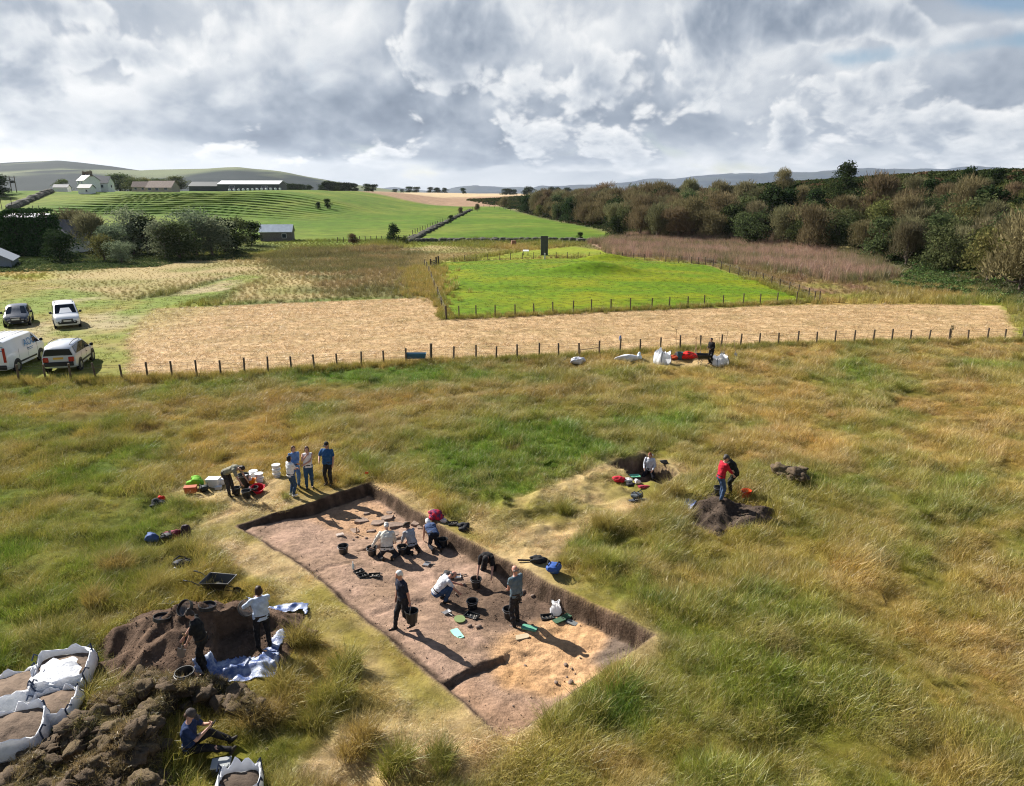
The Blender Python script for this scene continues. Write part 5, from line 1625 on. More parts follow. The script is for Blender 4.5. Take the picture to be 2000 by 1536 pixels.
    for k in range(3): q = MB(); q.tube([(.25 + .13 * k, -2.5, .55), (.25 + .13 * k, -2.485, .55)], .045, 10); q.build('badge', M_BLKPL, v)
    q = MB(); q.box((0, -2.487, 1.1), (.012, .01, 1.5)); q.build('door_seam', M_BLKPL, v)
    for k in (-.5, -.17, .17, .5): q = MB(); q.box((k, -.7, 2.035), (.03, 3.2, .02)); q.build('roof_rib', mat('roof rib grey', (.5, .5, .52), .5) if k < -.4 else bpy.data.materials['roof rib grey'], v)



# ------------------------------------------------------------------ people
def vox(mb, name, size, mats, parent, smooth_it=2, fold=0.0, seed=0):
    """one continuous surface out of overlapping closed shapes"""
    me = mesh('tmp', mb.v, mb.f)
    o = bpy.data.objects.new('tmp', me); COL.objects.link(o)
    rm = o.modifiers.new('r', 'REMESH'); rm.mode = 'VOXEL'; rm.voxel_size = size; rm.use_smooth_shade = True
    sm = o.modifiers.new('s', 'SMOOTH'); sm.factor = .5; sm.iterations = smooth_it
    dg = bpy.context.evaluated_depsgraph_get(); ev = o.evaluated_get(dg)
    m2 = bpy.data.meshes.new_from_object(ev)
    bpy.data.objects.remove(o); bpy.data.meshes.remove(me)
    m2.name = name
    if fold > 0:
        n = len(m2.vertices); co = np.empty(n * 3); no = np.empty(n * 3)
        m2.vertices.foreach_get('co', co); m2.vertices.foreach_get('normal', no)
        co = co.reshape(-1, 3); no = no.reshape(-1, 3)
        d = fold * (1.3 * vn(co[:, 0] * 9 + co[:, 2] * 5 + seed, co[:, 1] * 9 + co[:, 2] * 12, 3) + .8 * vn(co[:, 0] * 20 - co[:, 2] * 14, co[:, 1] * 20 + co[:, 2] * 22 + seed, 5))
        m2.vertices.foreach_set('co', (co + no * d[:, None]).ravel())
    m2.materials.clear()
    return new_obj(name, m2, parent, mats)


def rcone(mb, p, q, r1, r2, n=12, flat=None):
    """round-ended tapered limb; flat=(vector, factor) squeezes it along a direction"""
    p, q = Vector(p), Vector(q); d = q - p; L = d.length
    if L < 1e-6: d = Vector((0, 0, 1)); L = 1e-6
    d.normalize(); a = d.cross(Vector((0, 0, 1)) if abs(d.z) < .9 else Vector((1, 0, 0))).normalized(); b = d.cross(a)
    rings = [(p - d * r1, .02 * r1)] + [(p - d * r1 * math.cos(t), r1 * math.sin(t)) for t in (.5, 1.0)] + [(p, r1), (q, r2)] + [(q + d * r2 * math.sin(t), r2 * math.cos(t)) for t in (.55, 1.05)] + [(q + d * r2, .02 * r2)]
    v = []; f = []
    for c, r in rings:
        for k in range(n):
            t = 2 * math.pi * k / n; o = (a * math.cos(t) + b * math.sin(t)) * r
            if flat is not None:
                fv = Vector(flat[0]); o = o - fv * o.dot(fv) * (1 - flat[1])
            v.append(tuple(c + o))
    m_ = len(rings)
    for i in range(m_ - 1):
        for k in range(n): f.append((i * n + k, i * n + (k + 1) % n, (i + 1) * n + (k + 1) % n, (i + 1) * n + k))
    f.append(tuple(range(n))[::-1]); f.append(tuple(range((m_ - 1) * n, m_ * n)))
    return mb.add(v, f)


def loft(mb, rings, n=16):
    """rings: (centre, side vector, front vector)"""
    v = []; f = []
    for c, s_, fr in rings:
        for k in range(n):
            t = 2 * math.pi * k / n; ct, st = math.cos(t), math.sin(t)
            ct = math.copysign(abs(ct) ** .85, ct); st = math.copysign(abs(st) ** .85, st)
            v.append(tuple(Vector(c) + Vector(s_) * ct + Vector(fr) * st))
    m_ = len(rings)
    for i in range(m_ - 1):
        for k in range(n): f.append((i * n + k, i * n + (k + 1) % n, (i + 1) * n + (k + 1) % n, (i + 1) * n + k))
    f.append(tuple(range(n))[::-1]); f.append(tuple(range((m_ - 1) * n, m_ * n)))
    return mb.add(v, f)


def ik(a, c, l1, l2, pole):
    a, c = Vector(a), Vector(c); d = c - a; L = d.length
    L2 = min(L, (l1 + l2) * .995); d.normalize(); c = a + d * L2
    k = (l1 * l1 - l2 * l2 + L2 * L2) / (2 * L2); h = math.sqrt(max(l1 * l1 - k * k, 0))
    p = Vector(pole); p = p - d * p.dot(d)
    if p.length < 1e-4: p = Vector((0, 0, 1)) - d * d.z
    return a + d * k + p.normalized() * h, c


SKINS = {}


def cloth(c, rough=.85):
    key = (tuple(c), rough)
    if key not in SKINS: SKINS[key] = mat('cloth', c, rough, .22, 10, .012, 22, spec=.15, col2=None if sum(c) > .5 else (c[0] * .9 + .010, c[1] * .9 + .008, c[2] * .9 + .006))
    return SKINS[key]


M_SKIN = mat('skin', (.46, .26, .19), .55, .08, 12, spec=.3)
M_SKIN2 = mat('sunburnt skin', (.50, .25, .18), .5, .08, 12, spec=.3)
M_EYE = mat('eye', (.03, .025, .02), .2)
M_LIP = mat('lips', (.30, .11, .09), .5)


def person(label, px, py, head_deg, height=1.7, skin=None, shirt=(.5, .5, .5), sleeve='short', trousers=(.02, .02, .022), boots=(.03, .025, .02), hair=(.05, .03, .02), hair_style='short',
           pel=(0, 0, .93), lean=0, curl=1.0, twist=0, headp=10, heady=0, R_=None, L_=None, fR=(.10, 0, 0), fL=(-.10, 0, 0), tR=(.1, 1, 0), tL=(-.1, 1, 0), kR=(.1, 1, .05), kL=(-.1, 1, .05), eR=(.5, -1, -.2), eL=(-.5, -1, -.2),
           loc=None, hat=None, fat=1.0, skirt=False, bare=False, ankleR=.085, ankleL=.085):
    skin = skin or M_SKIN
    if loc is None: loc = place(px, py)
    sc = height / 1.72
    root = empty('person', loc, -R(head_deg), label, 'person')
    root.scale = (sc,) * 3
    s0 = Vector((math.cos(R(twist)), math.sin(R(twist)), 0)); f0 = Vector((-math.sin(R(twist)), math.cos(R(twist)), 0)); U = Vector((0, 0, 1))
    def spdir(a): return (U * math.cos(R(a)) + f0 * math.sin(R(a)))
    P = Vector(pel)
    d1 = spdir(lean * (1 - .25 * curl)); d2 = spdir(lean * (1 + .18 * curl)); d3 = spdir(lean * (1 + .05 * curl) + headp * .35)
    waist = P + d1 * .17; chest = P + d1 * .36; sh = chest + d2 * .155; neck = sh + d2 * .05; hd = neck + d3 * .135
    f1 = s0.cross(d1) * -1; f2 = s0.cross(d2) * -1
    shR = chest + d2 * .125 + s0 * .172 * fat ** .5; shL = chest + d2 * .125 - s0 * .172 * fat ** .5
    hipR = P + s0 * .088 - d1 * .03; hipL = P - s0 * .088 - d1 * .03
    R_ = Vector(R_) if R_ is not None else shR + Vector((.06, .06, -.52)); L_ = Vector(L_) if L_ is not None else shL + Vector((-.06, .06, -.52))
    elR, R_ = ik(shR, R_, .285, .26, eR); elL, L_ = ik(shL, L_, .285, .26, eL)
    anR = Vector(fR) + Vector((0, 0, ankleR)); anL = Vector(fL) + Vector((0, 0, ankleL))
    knR, anR = ik(hipR, anR, .43, .42, kR); knL, anL = ik(hipL, anL, .43, .42, kL)
    tR = Vector(tR).normalized(); tL = Vector(tL).normalized()
    B = MB()
    T = lambda g: [(P - d1 * .10, s0 * (.13 + g) * fat, f1 * (.085 + g) * fat), (P, s0 * (.165 + g) * fat, f1 * (.112 + g) * fat), (waist, s0 * (.148 + g) * fat, f1 * (.105 + g) * fat), (chest - d1 * .04, s0 * (.168 + g) * fat, f2 * (.118 + g) * fat), (chest + d2 * .09, s0 * (.170 + g) * fat ** .5, f2 * (.10 + g)), (sh + d2 * .0, s0 * (.115 + g), f2 * (.065 + g)), (neck - d2 * .012, s0 * (.058 + g), f2 * (.052 + g))]
    loft(B, T(0))
    rcone(B, neck - d2 * .04, hd - d3 * .03, .056, .052)
    # head
    hf = (f0 * math.cos(R(heady)) + s0 * math.sin(R(heady)))
    pitch = lean * 1.0 + headp
    fw = (hf * math.cos(R(min(pitch, 150))) - U * math.sin(R(min(pitch, 150)))).normalized(); sd_ = fw.cross(U if abs(fw.z) < .95 else d3).normalized(); up = sd_.cross(fw)
    if up.dot(d3) < 0 and abs(fw.z) < .95: pass
    HM = Matrix((sd_, fw, up)).transposed()
    def H(x, y, z): return hd + sd_ * x + fw * y + up * z
    B.ell(hd, (.074, .093, .108), 18, 12, M=HM)
    B.ell(H(0, .030, -.055), (.052, .060, .055), 14, 9, M=HM)
    B.ell(H(0, .096, -.012), (.013, .018, .026), 8, 6, M=HM)
    B.ell(H(0, .088, .022), (.05, .014, .012), 8, 6, M=HM)
    for sg in (-1, 1): B.ell(H(sg * .076, -.005, -.008), (.012, .020, .030), 8, 6, M=HM)
    # arms and hands
    for S_, E_, W_, sg in ((shR, elR, R_, 1), (shL, elL, L_, -1)):
        rcone(B, S_, E_, .050, .040); rcone(B, E_, W_, .041, .027)
        d = (W_ - E_).normalized(); pn = d.cross(U) if abs(d.z) < .9 else d.cross(f0); pn = (pn * sg); pn.normalize() if pn.length > 1e-4 else None
        wd = d.cross(pn).normalized()
        rcone(B, W_ + d * .01, W_ + d * .065, .030, .034, flat=(pn, .55))
        for i, (o, l) in enumerate(((-.026, .062), (-.009, .072), (.009, .068), (.026, .052))):
            a = W_ + d * .085 + wd * o; b = a + d * l * .5 - pn * .006; c = b + d * l * .40 - pn * .024
            rcone(B, a, b, .0105, .010, 8); rcone(B, b, c, .010, .0085, 8)
        a = W_ + d * .03 + wd * .030 * (1 if True else -1); b = a + d * .035 + wd * .024 - pn * .012; rcone(B, a, b, .0125, .011, 8); rcone(B, b, b + d * .03 - pn * .01, .011, .009, 8)
    for Hp, K, A, t in ((hipR, knR, anR, tR), (hipL, knL, anL, tL)):
        rcone(B, Hp, K, .082, .056); rcone(B, K, K + (A - K) * .35, .054, .056); rcone(B, K + (A - K) * .3, A, .056, .036)
        rcone(B, A + Vector((0, 0, -.035)) - t * .03, A + Vector((0, 0, -.045)) + t * .14, .036, .028)
    vox(B, 'body', .014, skin, root, 2)
    # shirt
    if not bare:
        C = MB(); g = .020
        r_ = T(g); r_[0] = (P - d1 * .05, s0 * (.168 + g) * fat, f1 * (.118 + g) * fat)
        loft(C, r_[:-1] + [(sh + d2 * .035, s0 * .085, f2 * .072)])
        for S_, E_, W_, sg in ((shR, elR, R_, 1), (shL, elL, L_, -1)):
            if sleeve == 'none': rcone(C, S_ - (S_ - sh) * .5, S_ - (S_ - sh) * .12, .06, .055)
            elif sleeve == 'short': rcone(C, S_, S_ + (E_ - S_) * .72, .068, .064)
            else: rcone(C, S_, E_, .066, .056); rcone(C, E_, E_ + (W_ - E_) * (.92 if sleeve == 'long' else .5), .056, .042)
        vox(C, 'shirt', .02, cloth(shirt), root, 2, .017, px)
    # trousers
    C = MB()
    loft(C, [(P - d1 * .115, s0 * .14 * fat, f1 * .10 * fat), (P - d1 * .02, s0 * .180 * fat, f1 * .126 * fat), (P + d1 * .07, s0 * .167 * fat, f1 * .122 * fat)])
    for Hp, K, A in ((hipR, knR, anR), (hipL, knL, anL)):
        rcone(C, Hp, K, .102, .078); rcone(C, K, A + (K - A) * .06, .074, .060)
    if skirt: loft(C, [(P, s0 * .2, f0 * .15), ((knR + knL) / 2, s0 * .23, f0 * .2), ((anR + anL) / 2 + U * .1, s0 * .24, f0 * .22)])
    vox(C, 'trousers', .02, cloth(trousers), root, 2, .018, py)
    C = MB(); loft(C, [(P + d1 * .035, s0 * .181 * fat, f1 * .134 * fat), (P + d1 * .068, s0 * .180 * fat, f1 * .134 * fat)]); C.build('belt', cloth((.03, .02, .014), .5), root, True)
    for A, t in ((anR, tR), (anL, tL)):
        C = MB(); rcone(C, A + U * .0, A + U * .0 - Vector((0, 0, .03)), .050, .05)
        rcone(C, A - U * .042 - t * .035, A - U * .048 + t * .10, .046, .044, flat=(U, .85)); rcone(C, A - U * .048 + t * .08, A - U * .052 + t * .155, .044, .036, flat=(U, .8))
        vox(C, 'boot', .016, cloth(boots, .6), root, 1)
    # hair, hat, face
    if hair_style != 'bald':
        C = MB(); C.ell(H(0, -.022, .036), (.083, .090, .086), 16, 10, M=HM); C.ell(H(0, -.050, -.02), (.074, .056, .078), 14, 9, M=HM)
        if hair_style in ('long', 'bob', 'short_f'):
            C.ell(H(0, -.045, -.03), (.085, .06, .10), 14, 9, M=HM)
            for sg in (-1, 1): C.ell(H(sg * .07, -.015, -.03), (.024, .05, .085), 10, 8, M=HM)
        if hair_style == 'long':
            rcone(C, H(0, -.07, -.04), H(0, -.07, -.04) - d2 * .22 - f2 * .02, .065, .045)
        if hair_style == 'bun': C.ell(H(0, -.085, .09), (.045, .045, .042), 10, 8)
        if hair_style == 'pony': rcone(C, H(0, -.10, .03), H(0, -.13, -.13), .035, .022)
        vox(C, 'hair', .014, mat('hair', hair, .55, .25, 40, .004, 90), root, 1, .008, 3)
    else:
        C = MB()
        for sg in (-1, 1): C.ell(H(sg * .06, -.035, -.02), (.024, .052, .036), 10, 8, M=HM)
        C.ell(H(0, -.078, -.03), (.055, .022, .034), 10, 8, M=HM)
        C.build('hair', mat('hair', hair, .6), root, True)
    if hat is not None:
        C = MB(); C.lathe([(.001, .075), (.05, .068), (.082, .035), (.092, -.02), (.090, -.03), (.07, -.03)], (0, 0, 0), 20, sy=1.16)
        if hat[1] == 'cap': C.box((0, .145, -.02), (.13, .11, .012))
        else: C.lathe([(.07, -.03), (.165, -.035), (.165, -.028), (.085, -.018)], (0, 0, 0), 22, closed=True)
        C.v = [tuple(H(a, b - .012, c + .052)) for a, b, c in C.v]
        C.build('hat', cloth(hat[0]), root, True)
    for sg in (-1, 1):
        C = MB(); C.ell(H(sg * .030, .084, .008), (.012, .008, .008), 8, 6, M=HM); C.build('eye', M_EYE, root, True)
    C = MB(); C.ell(H(0, .086, -.055), (.022, .008, .007), 8, 6, M=HM); C.build('mouth', M_LIP, root, True)
    info = {'root': root, 'R': R_, 'L': L_, 'M': Matrix.Translation(Vector(loc)) @ Matrix.Rotation(-R(head_deg), 4, 'Z') @ Matrix.Scale(sc, 4)}
    info['Rw'] = info['M'] @ R_; info['Lw'] = info['M'] @ L_
    return info


PEOPLE = {}


def build_people():
    p = person
    N = (.018, .022, .04); K = (.013, .013, .015); J = (.05, .085, .16); WH = (.72, .72, .72)
    A = PEOPLE
    A['bend'] = p('person in olive grey T-shirt bending far over the black buckets', 452, 969, 100, 1.78, shirt=(.235, .225, .17), trousers=(.035, .033, .035), hair=(.03, .02, .015), pel=(0, -.12, .93), lean=78, curl=.8, headp=10, R_=(.20, .62, .52), L_=(-.12, .66, .56), fR=(.12, 0, 0), fL=(-.12, .03, 0), kR=(.1, 1, 0), kL=(-.1, 1, 0))
    A['w1'] = p('woman with black bobbed hair in white T-shirt and jeans, arms folded', 571, 969, 40, 1.60, shirt=WH, trousers=(.035, .07, .135), boots=(.6, .6, .6), hair=(.012, .01, .01), hair_style='short_f', headp=5, R_=(-.06, .26, 1.12), L_=(.10, .24, 1.16), eR=(1, 0, -.6), eL=(-1, 0, -.6))
    A['w2'] = p('woman with brown hair in a blue denim shirt and jeans behind the white T-shirt', 579, 951, 150, 1.66, shirt=(.10, .19, .38), sleeve='long', trousers=(.10, .19, .36), hair=(.10, .045, .025), hair_style='long', headp=18, R_=(-.04, .25, 1.08), L_=(.08, .24, 1.10), eR=(1, -.2, -.6), eL=(-1, -.2, -.6))
    A['w3'] = p('woman in white sleeveless top and jeans with one hand at her chin', 605, 952, 165, 1.66, shirt=WH, sleeve='none', trousers=(.03, .075, .14), hair=(.07, .03, .02), hair_style='long', headp=12, R_=(.02, .20, 1.44), L_=(.12, .22, 1.08), eR=(.6, .6, -1), eL=(-1, -.2, -.5), fR=(.10, .1, 0), fL=(-.1, 0, 0))
    A['w4'] = p('person with a black cap, fair hair and royal blue T-shirt at the trench corner', 643, 947, 190, 1.76, shirt=(.022, .085, .21), trousers=(.025, .024, .024), hair=(.32, .20, .10), hair_style='long', hat=((.02, .02, .022), 'cap'), headp=8, fat=1.12, R_=(.22, .26, 1.05), eR=(.8, -1, -.3))
    A['k1'] = p('person in cream long-sleeved jacket kneeling and reaching into a black bucket', 757, 1092, -8, 1.78, shirt=(.60, .57, .50), sleeve='long', trousers=(.028, .03, .036), hair=(.55, .52, .48), hair_style='short', fat=1.12, pel=(0, .02, .36), lean=24, curl=1.2, headp=38, R_=(.26, .50, .28), L_=(-.50, .16, .30), fR=(.14, -.16, 0), fL=(-.13, -.18, 0), kR=(.15, 1, .25), kL=(-.15, 1, .25), tR=(0, .2, -1), tL=(0, .2, -1), ankleR=.12, ankleL=.12, eL=(-.6, -.5, .6))
    A['k2'] = p('person in grey top kneeling with pink gloves between the two other kneelers', 806, 1078, -38, 1.62, shirt=(.30, .31, .33), sleeve='half', trousers=K, hair=(.07, .05, .04), hair_style='short_f', hat=((.10, .085, .07), 'brim'), pel=(0, -.02, .30), lean=34, headp=24, R_=(.02, .46, .18), L_=(-.26, .40, .14), fR=(.13, -.20, 0), fL=(-.13, -.2, 0), kR=(.15, 1, .2), kL=(-.15, 1, .2), tR=(0, .2, -1), tL=(0, .2, -1), ankleR=.12, ankleL=.12)
    A['k3'] = p('white haired person in navy sleeveless top on hands and knees by the trench wall', 846, 1068, -24, 1.64, shirt=(.045, .075, .16), sleeve='none', trousers=(.012, .014, .022), hair=(.72, .70, .66), hair_style='short_f', fat=1.1, pel=(0, -.10, .52), lean=76, curl=.5, headp=-12, R_=(.18, .52, .05), L_=(-.20, .50, .05), fR=(.15, -.42, 0), fL=(-.14, -.42, 0), kR=(.1, .4, -1), kL=(-.1, .4, -1), tR=(0, -.3, -1), tL=(0, -.3, -1), ankleR=.1, ankleL=.1)
    A['walk'] = p('white haired man in navy polo shirt carrying a black bucket across the trench', 790, 1228, 236, 1.74, shirt=N, trousers=(.024, .024, .028), hair=(.62, .62, .60), hair_style='short', headp=22, lean=6, skin=M_SKIN2, R_=(.22, .10, .86), L_=(-.27, -.08, .82), fR=(.10, .22, 0), fL=(-.09, -.20, 0), ankleL=.11)
    A['cr'] = p('crouching man in white T-shirt and jeans troweling dark soil', 866, 1174, 70, 1.76, shirt=(.62, .63, .66), trousers=(.03, .065, .14), hair=(.10, .08, .07), hair_style='bald', skin=M_SKIN2, pel=(0, -.20, .34), lean=52, curl=1.3, headp=14, R_=(.10, .52, .12), L_=(-.15, .50, .36), fR=(.14, .02, 0), fL=(-.14, .0, 0), kR=(.3, 1, 1), kL=(-.3, 1, 1), ankleR=.085, ankleL=.085)
    A['lean'] = p('man in black T-shirt and black hat leaning forward on both hands', 951, 1128, 186, 1.78, shirt=K, trousers=(.02, .02, .022), hair=(.04, .03, .03), hair_style='short', hat=((.016, .016, .018), 'cap'), pel=(0, -.34, .44), lean=66, curl=1.1, headp=22, R_=(.26, .36, .06), L_=(-.20, .42, .05), fR=(.16, -.78, 0), fL=(-.16, -.76, 0), kR=(.2, .4, -1), kL=(-.2, .4, -1), tR=(0, -.2, -1), tL=(0, -.2, -1), ankleR=.1, ankleL=.1)
    A['teal'] = p('bald man in grey blue polo shirt standing and watching the diggers', 1008, 1221, -42, 1.82, shirt=(.105, .15, .18), trousers=(.02, .021, .024), hair=(.22, .17, .14), hair_style='bald', skin=M_SKIN2, headp=18, lean=3, R_=(.06, .28, .98), L_=(-.02, .30, .96), eR=(.8, -1, -.2), eL=(-.8, -1, -.2), fR=(.15, .1, 0), fL=(-.16, -.12, 0))
    A['sv'] = p('woman in pale blue long-sleeved top and black trousers lifting a sieve', 517, 1268, -30, 1.74, shirt=(.46, .53, .66), sleeve='long', trousers=K, hair=(.035, .018, .012), hair_style='short_f', headp=14, fat=1.08, R_=(.05, .40, 1.22), L_=(-.26, .34, 1.14), eR=(.9, -.2, -.5), eL=(-.9, -.4, -.4), fR=(.13, 0, 0), fL=(-.13, .05, 0))
    A['dig'] = p('woman in black with a dark hair bun digging with a long-handled shovel', 402, 1314, 258, 1.70, shirt=(.012, .014, .016), trousers=(.010, .010, .012), hair=(.03, .022, .02), hair_style='bun', headp=30, lean=14, fat=1.06, R_=(.10, .42, .92), L_=(-.10, .34, .80), fR=(.12, 0, 0), fL=(-.12, -.05, 0))
    A['sit'] = p('man in navy polo and dark cap sitting by the turf heap looking at his phone', 372, 1466, 84, 1.78, shirt=(.014, .03, .085), trousers=(.012, .012, .014), hair=(.10, .06, .04), hair_style='short', hat=((.06, .052, .05), 'cap'), pel=(0, 0, .13), lean=6, curl=1.5, headp=34, R_=(.06, .40, .52), L_=(-.08, .40, .53), eR=(.7, -.4, -1), eL=(-.7, -.4, -1), fR=(.18, .94, 0), fL=(-.12, .74, 0), kR=(.1, .2, 1), kL=(-.1, .2, 1), tR=(.2, .6, 1), tL=(0, .8, .7))
    A['pit'] = p('red haired woman in pale grey top kneeling in the small test pit', 1268, 930, 205, 1.64, shirt=(.52, .53, .58), sleeve='long', trousers=(.016, .017, .025), hair=(.20, .05, .02), hair_style='long', pel=(0, -.05, .34), lean=10, headp=24, R_=(.18, .26, .42), L_=(-.20, .24, .40), fR=(.13, -.2, 0), fL=(-.13, -.2, 0), kR=(.1, 1, .2), kL=(-.1, 1, .2), tR=(0, .2, -1), tL=(0, .2, -1), ankleR=.12, ankleL=.12)
    A['red'] = p('person in red T-shirt, jeans and cap sieving on the small spoil heap', 1404, 978, 75, 1.72, shirt=(.42, .012, .03), sleeve='half', trousers=(.05, .085, .16), hair=(.04, .03, .025), hat=((.08, .075, .07), 'cap'), headp=26, lean=12, R_=(.14, .42, .98), L_=(-.10, .44, 1.06), fR=(.12, 0, 0), fL=(-.12, .16, 0))
    A['blk'] = p('dark haired person in black bending over behind the red T-shirt', 1427, 966, -70, 1.70, shirt=(.012, .014, .013), sleeve='long', trousers=(.010, .012, .010), hair=(.012, .010, .010), hair_style='short_f', fat=1.15, pel=(0, -.1, .90), lean=34, headp=22, R_=(.14, .46, .90), L_=(-.16, .44, .86), fR=(.13, 0, 0), fL=(-.13, 0, 0))
    A['fen'] = p('person in black standing beside the wheelbarrow at the wire fence', 1388, 712, 235, 1.78, shirt=(.012, .012, .014), sleeve='long', trousers=(.010, .010, .012), hair=(.02, .016, .014), hair_style='short', headp=22, lean=8, R_=(.14, .26, 1.10), L_=(-.14, .28, 1.05))



# ------------------------------------------------------------------ heaps
def cones(apex, slope, seed, rid=.10):
    A = [(*G0(px, py, h)[:2], h) for px, py, h in apex]
    def h(x, y):
        x = np.asarray(x, float); y = np.asarray(y, float)
        v = np.full(x.shape, -9.0)
        for ax, ay, hh in A:
            d = np.hypot(x - ax, y - ay)
            an = np.arctan2(y - ay, x - ax)
            v = np.maximum(v, hh - slope * d * (1 + rid * 1.2 * np.sin(an * 5 + seed + ax * 3)) + rid * .5 * fbm(x, y, 2.0, 3, seed))
        return np.maximum(v, -.25)
    xs = [a[0] for a in A]; ys = [a[1] for a in A]; m_ = max(a[2] for a in A) / slope + .5
    return h, (min(xs) - m_, max(xs) + m_, min(ys) - m_, max(ys) + m_)


def cut(h, L_, depth, w):
    """a shovelled face along a line"""
    def g(x, y):
        v = h(x, y)
        s = sdist(L_, x, y)
        return np.where(s > -w, v - (v - np.minimum(v, depth)) * sstep(s, -w, w * .2), v)
    return g


H_SPOIL, B_SPOIL = cones([(292, 1222, .70), (345, 1200, .92), (395, 1192, .98), (455, 1196, .92), (520, 1212, .62), (245, 1278, .42), (330, 1245, .75)], .60, 701, .12)
H_SPOIL = cut(H_SPOIL, np.array([G0(a, b, .1)[:2] for a, b in [(420, 1335), (430, 1262), (470, 1242), (520, 1232), (575, 1252), (600, 1330)]]), .10, .10)
H_TURF, B_TURF = cones([(270, 1338, .75), (350, 1352, .8), (440, 1380, .72), (160, 1420, .7), (250, 1425, .85), (60, 1480, .7), (160, 1500, .75), (270, 1530, .6), (20, 1560, .6), (120, 1580, .6), (220, 1600, .6)], .75, 711, .12)
H_SMALL, B_SMALL = cones([(1420, 975, .52), (1452, 985, .42), (1372, 990, .28), (1485, 1003, .22), (1405, 1000, .40)], .42, 721, .2)
_t0 = H_TURF
_lee = np.array([G0(a, b, 0)[:2] for a, b in [(318, 1440), (345, 1392), (420, 1392), (520, 1440), (520, 1600), (330, 1600), (310, 1500)]])
H_TURF = lambda x, y: _t0(x, y) - 1.2 * sstep(sdist(_lee, x, y), -.05, .25)
HP = [(H_SPOIL, B_SPOIL), (H_TURF, B_TURF), (H_SMALL, B_SMALL)]


def Zh(x, y):
    z = Z1(x, y)
    for h, b in HP:
        if b[0] < x < b[1] and b[2] < y < b[3]:
            z = max(z, z + float(h(np.array([x]), np.array([y]))[0]))
    return z


def Zhv(x, y):
    z = Z(x, y)
    for h, b in HP: z = np.maximum(z, z + h(x, y))
    return z


def place(px, py, dz=0.0):
    zs = np.linspace(-.7, 1.2, 39); P = np.array([G0(px, py, a)[:2] for a in zs])
    d = Zhv(P[:, 0], P[:, 1]) - zs
    i = int(np.nonzero(d >= 0)[0][-1]) if (d >= 0).any() else 0
    j = min(i + 1, 38); t = 0 if i == j else d[i] / (d[i] - d[j] + 1e-9)
    z = zs[i] + (zs[j] - zs[i]) * t
    x, y, _z = G0(px, py, z)
    return (x, y, Zh(x, y))


def heap(name, h, b, step, m_, label, cat, colf):
    xs = np.arange(b[0], b[1], step); ys = np.arange(b[2], b[3], step)
    X, Y = np.meshgrid(xs, ys); x = X.ravel(); y = Y.ravel(); hh = h(x, y)
    z = Z(x, y) + hh + (.045 * fbm(x, y, 3.5, 4, 5) + .02 * np.abs(fbm(x, y, 9, 2, 8))) * (hh > 0)
    A = np.arange(len(x)).reshape(len(ys), len(xs))
    F = np.stack([A[:-1, :-1], A[:-1, 1:], A[1:, 1:], A[1:, :-1]], -1).reshape(-1, 4)
    F = F[(hh[F] > -.10).all(1)]
    u, inv = np.unique(F, return_inverse=True)
    x0, y0 = (b[0] + b[1]) / 2, (b[2] + b[3]) / 2; z0 = Z1(x0, y0)
    me = mesh(name, np.stack([x - x0, y - y0, z - z0], 1)[u], inv.reshape(-1, 4), True)
    set_attr(me, 'col', colf(x[u], y[u]))
    o = new_obj(name, me, None, m_); o.location = (x0, y0, z0)
    return tag(o, label, cat)


def rock_mesh(name, seed, d=(1, 1, .6), sub=2, amp=.28):
    bm = bmesh.new(); bmesh.ops.create_icosphere(bm, subdivisions=sub, radius=.5)
    r = np.random.default_rng(seed)
    for v in bm.verts:
        c = v.co; k = 1 + amp * float(fbm(np.array([c.x * 2 + seed]), np.array([c.y * 2 + c.z * 3.1]), 1.6, 3, seed % 50)[0])
        k += amp * .35 * float(fbm(np.array([c.x * 5 + c.z * 3]), np.array([c.y * 5 + seed - c.z * 2]), 1.7, 2, 3)[0])
        v.co = Vector((c.x * d[0] * k, c.y * d[1] * k, c.z * d[2] * k))
    me = bpy.data.meshes.new(name); bm.to_mesh(me); bm.free()
    me.polygons.foreach_set("use_smooth", [True] * len(me.polygons)); return me


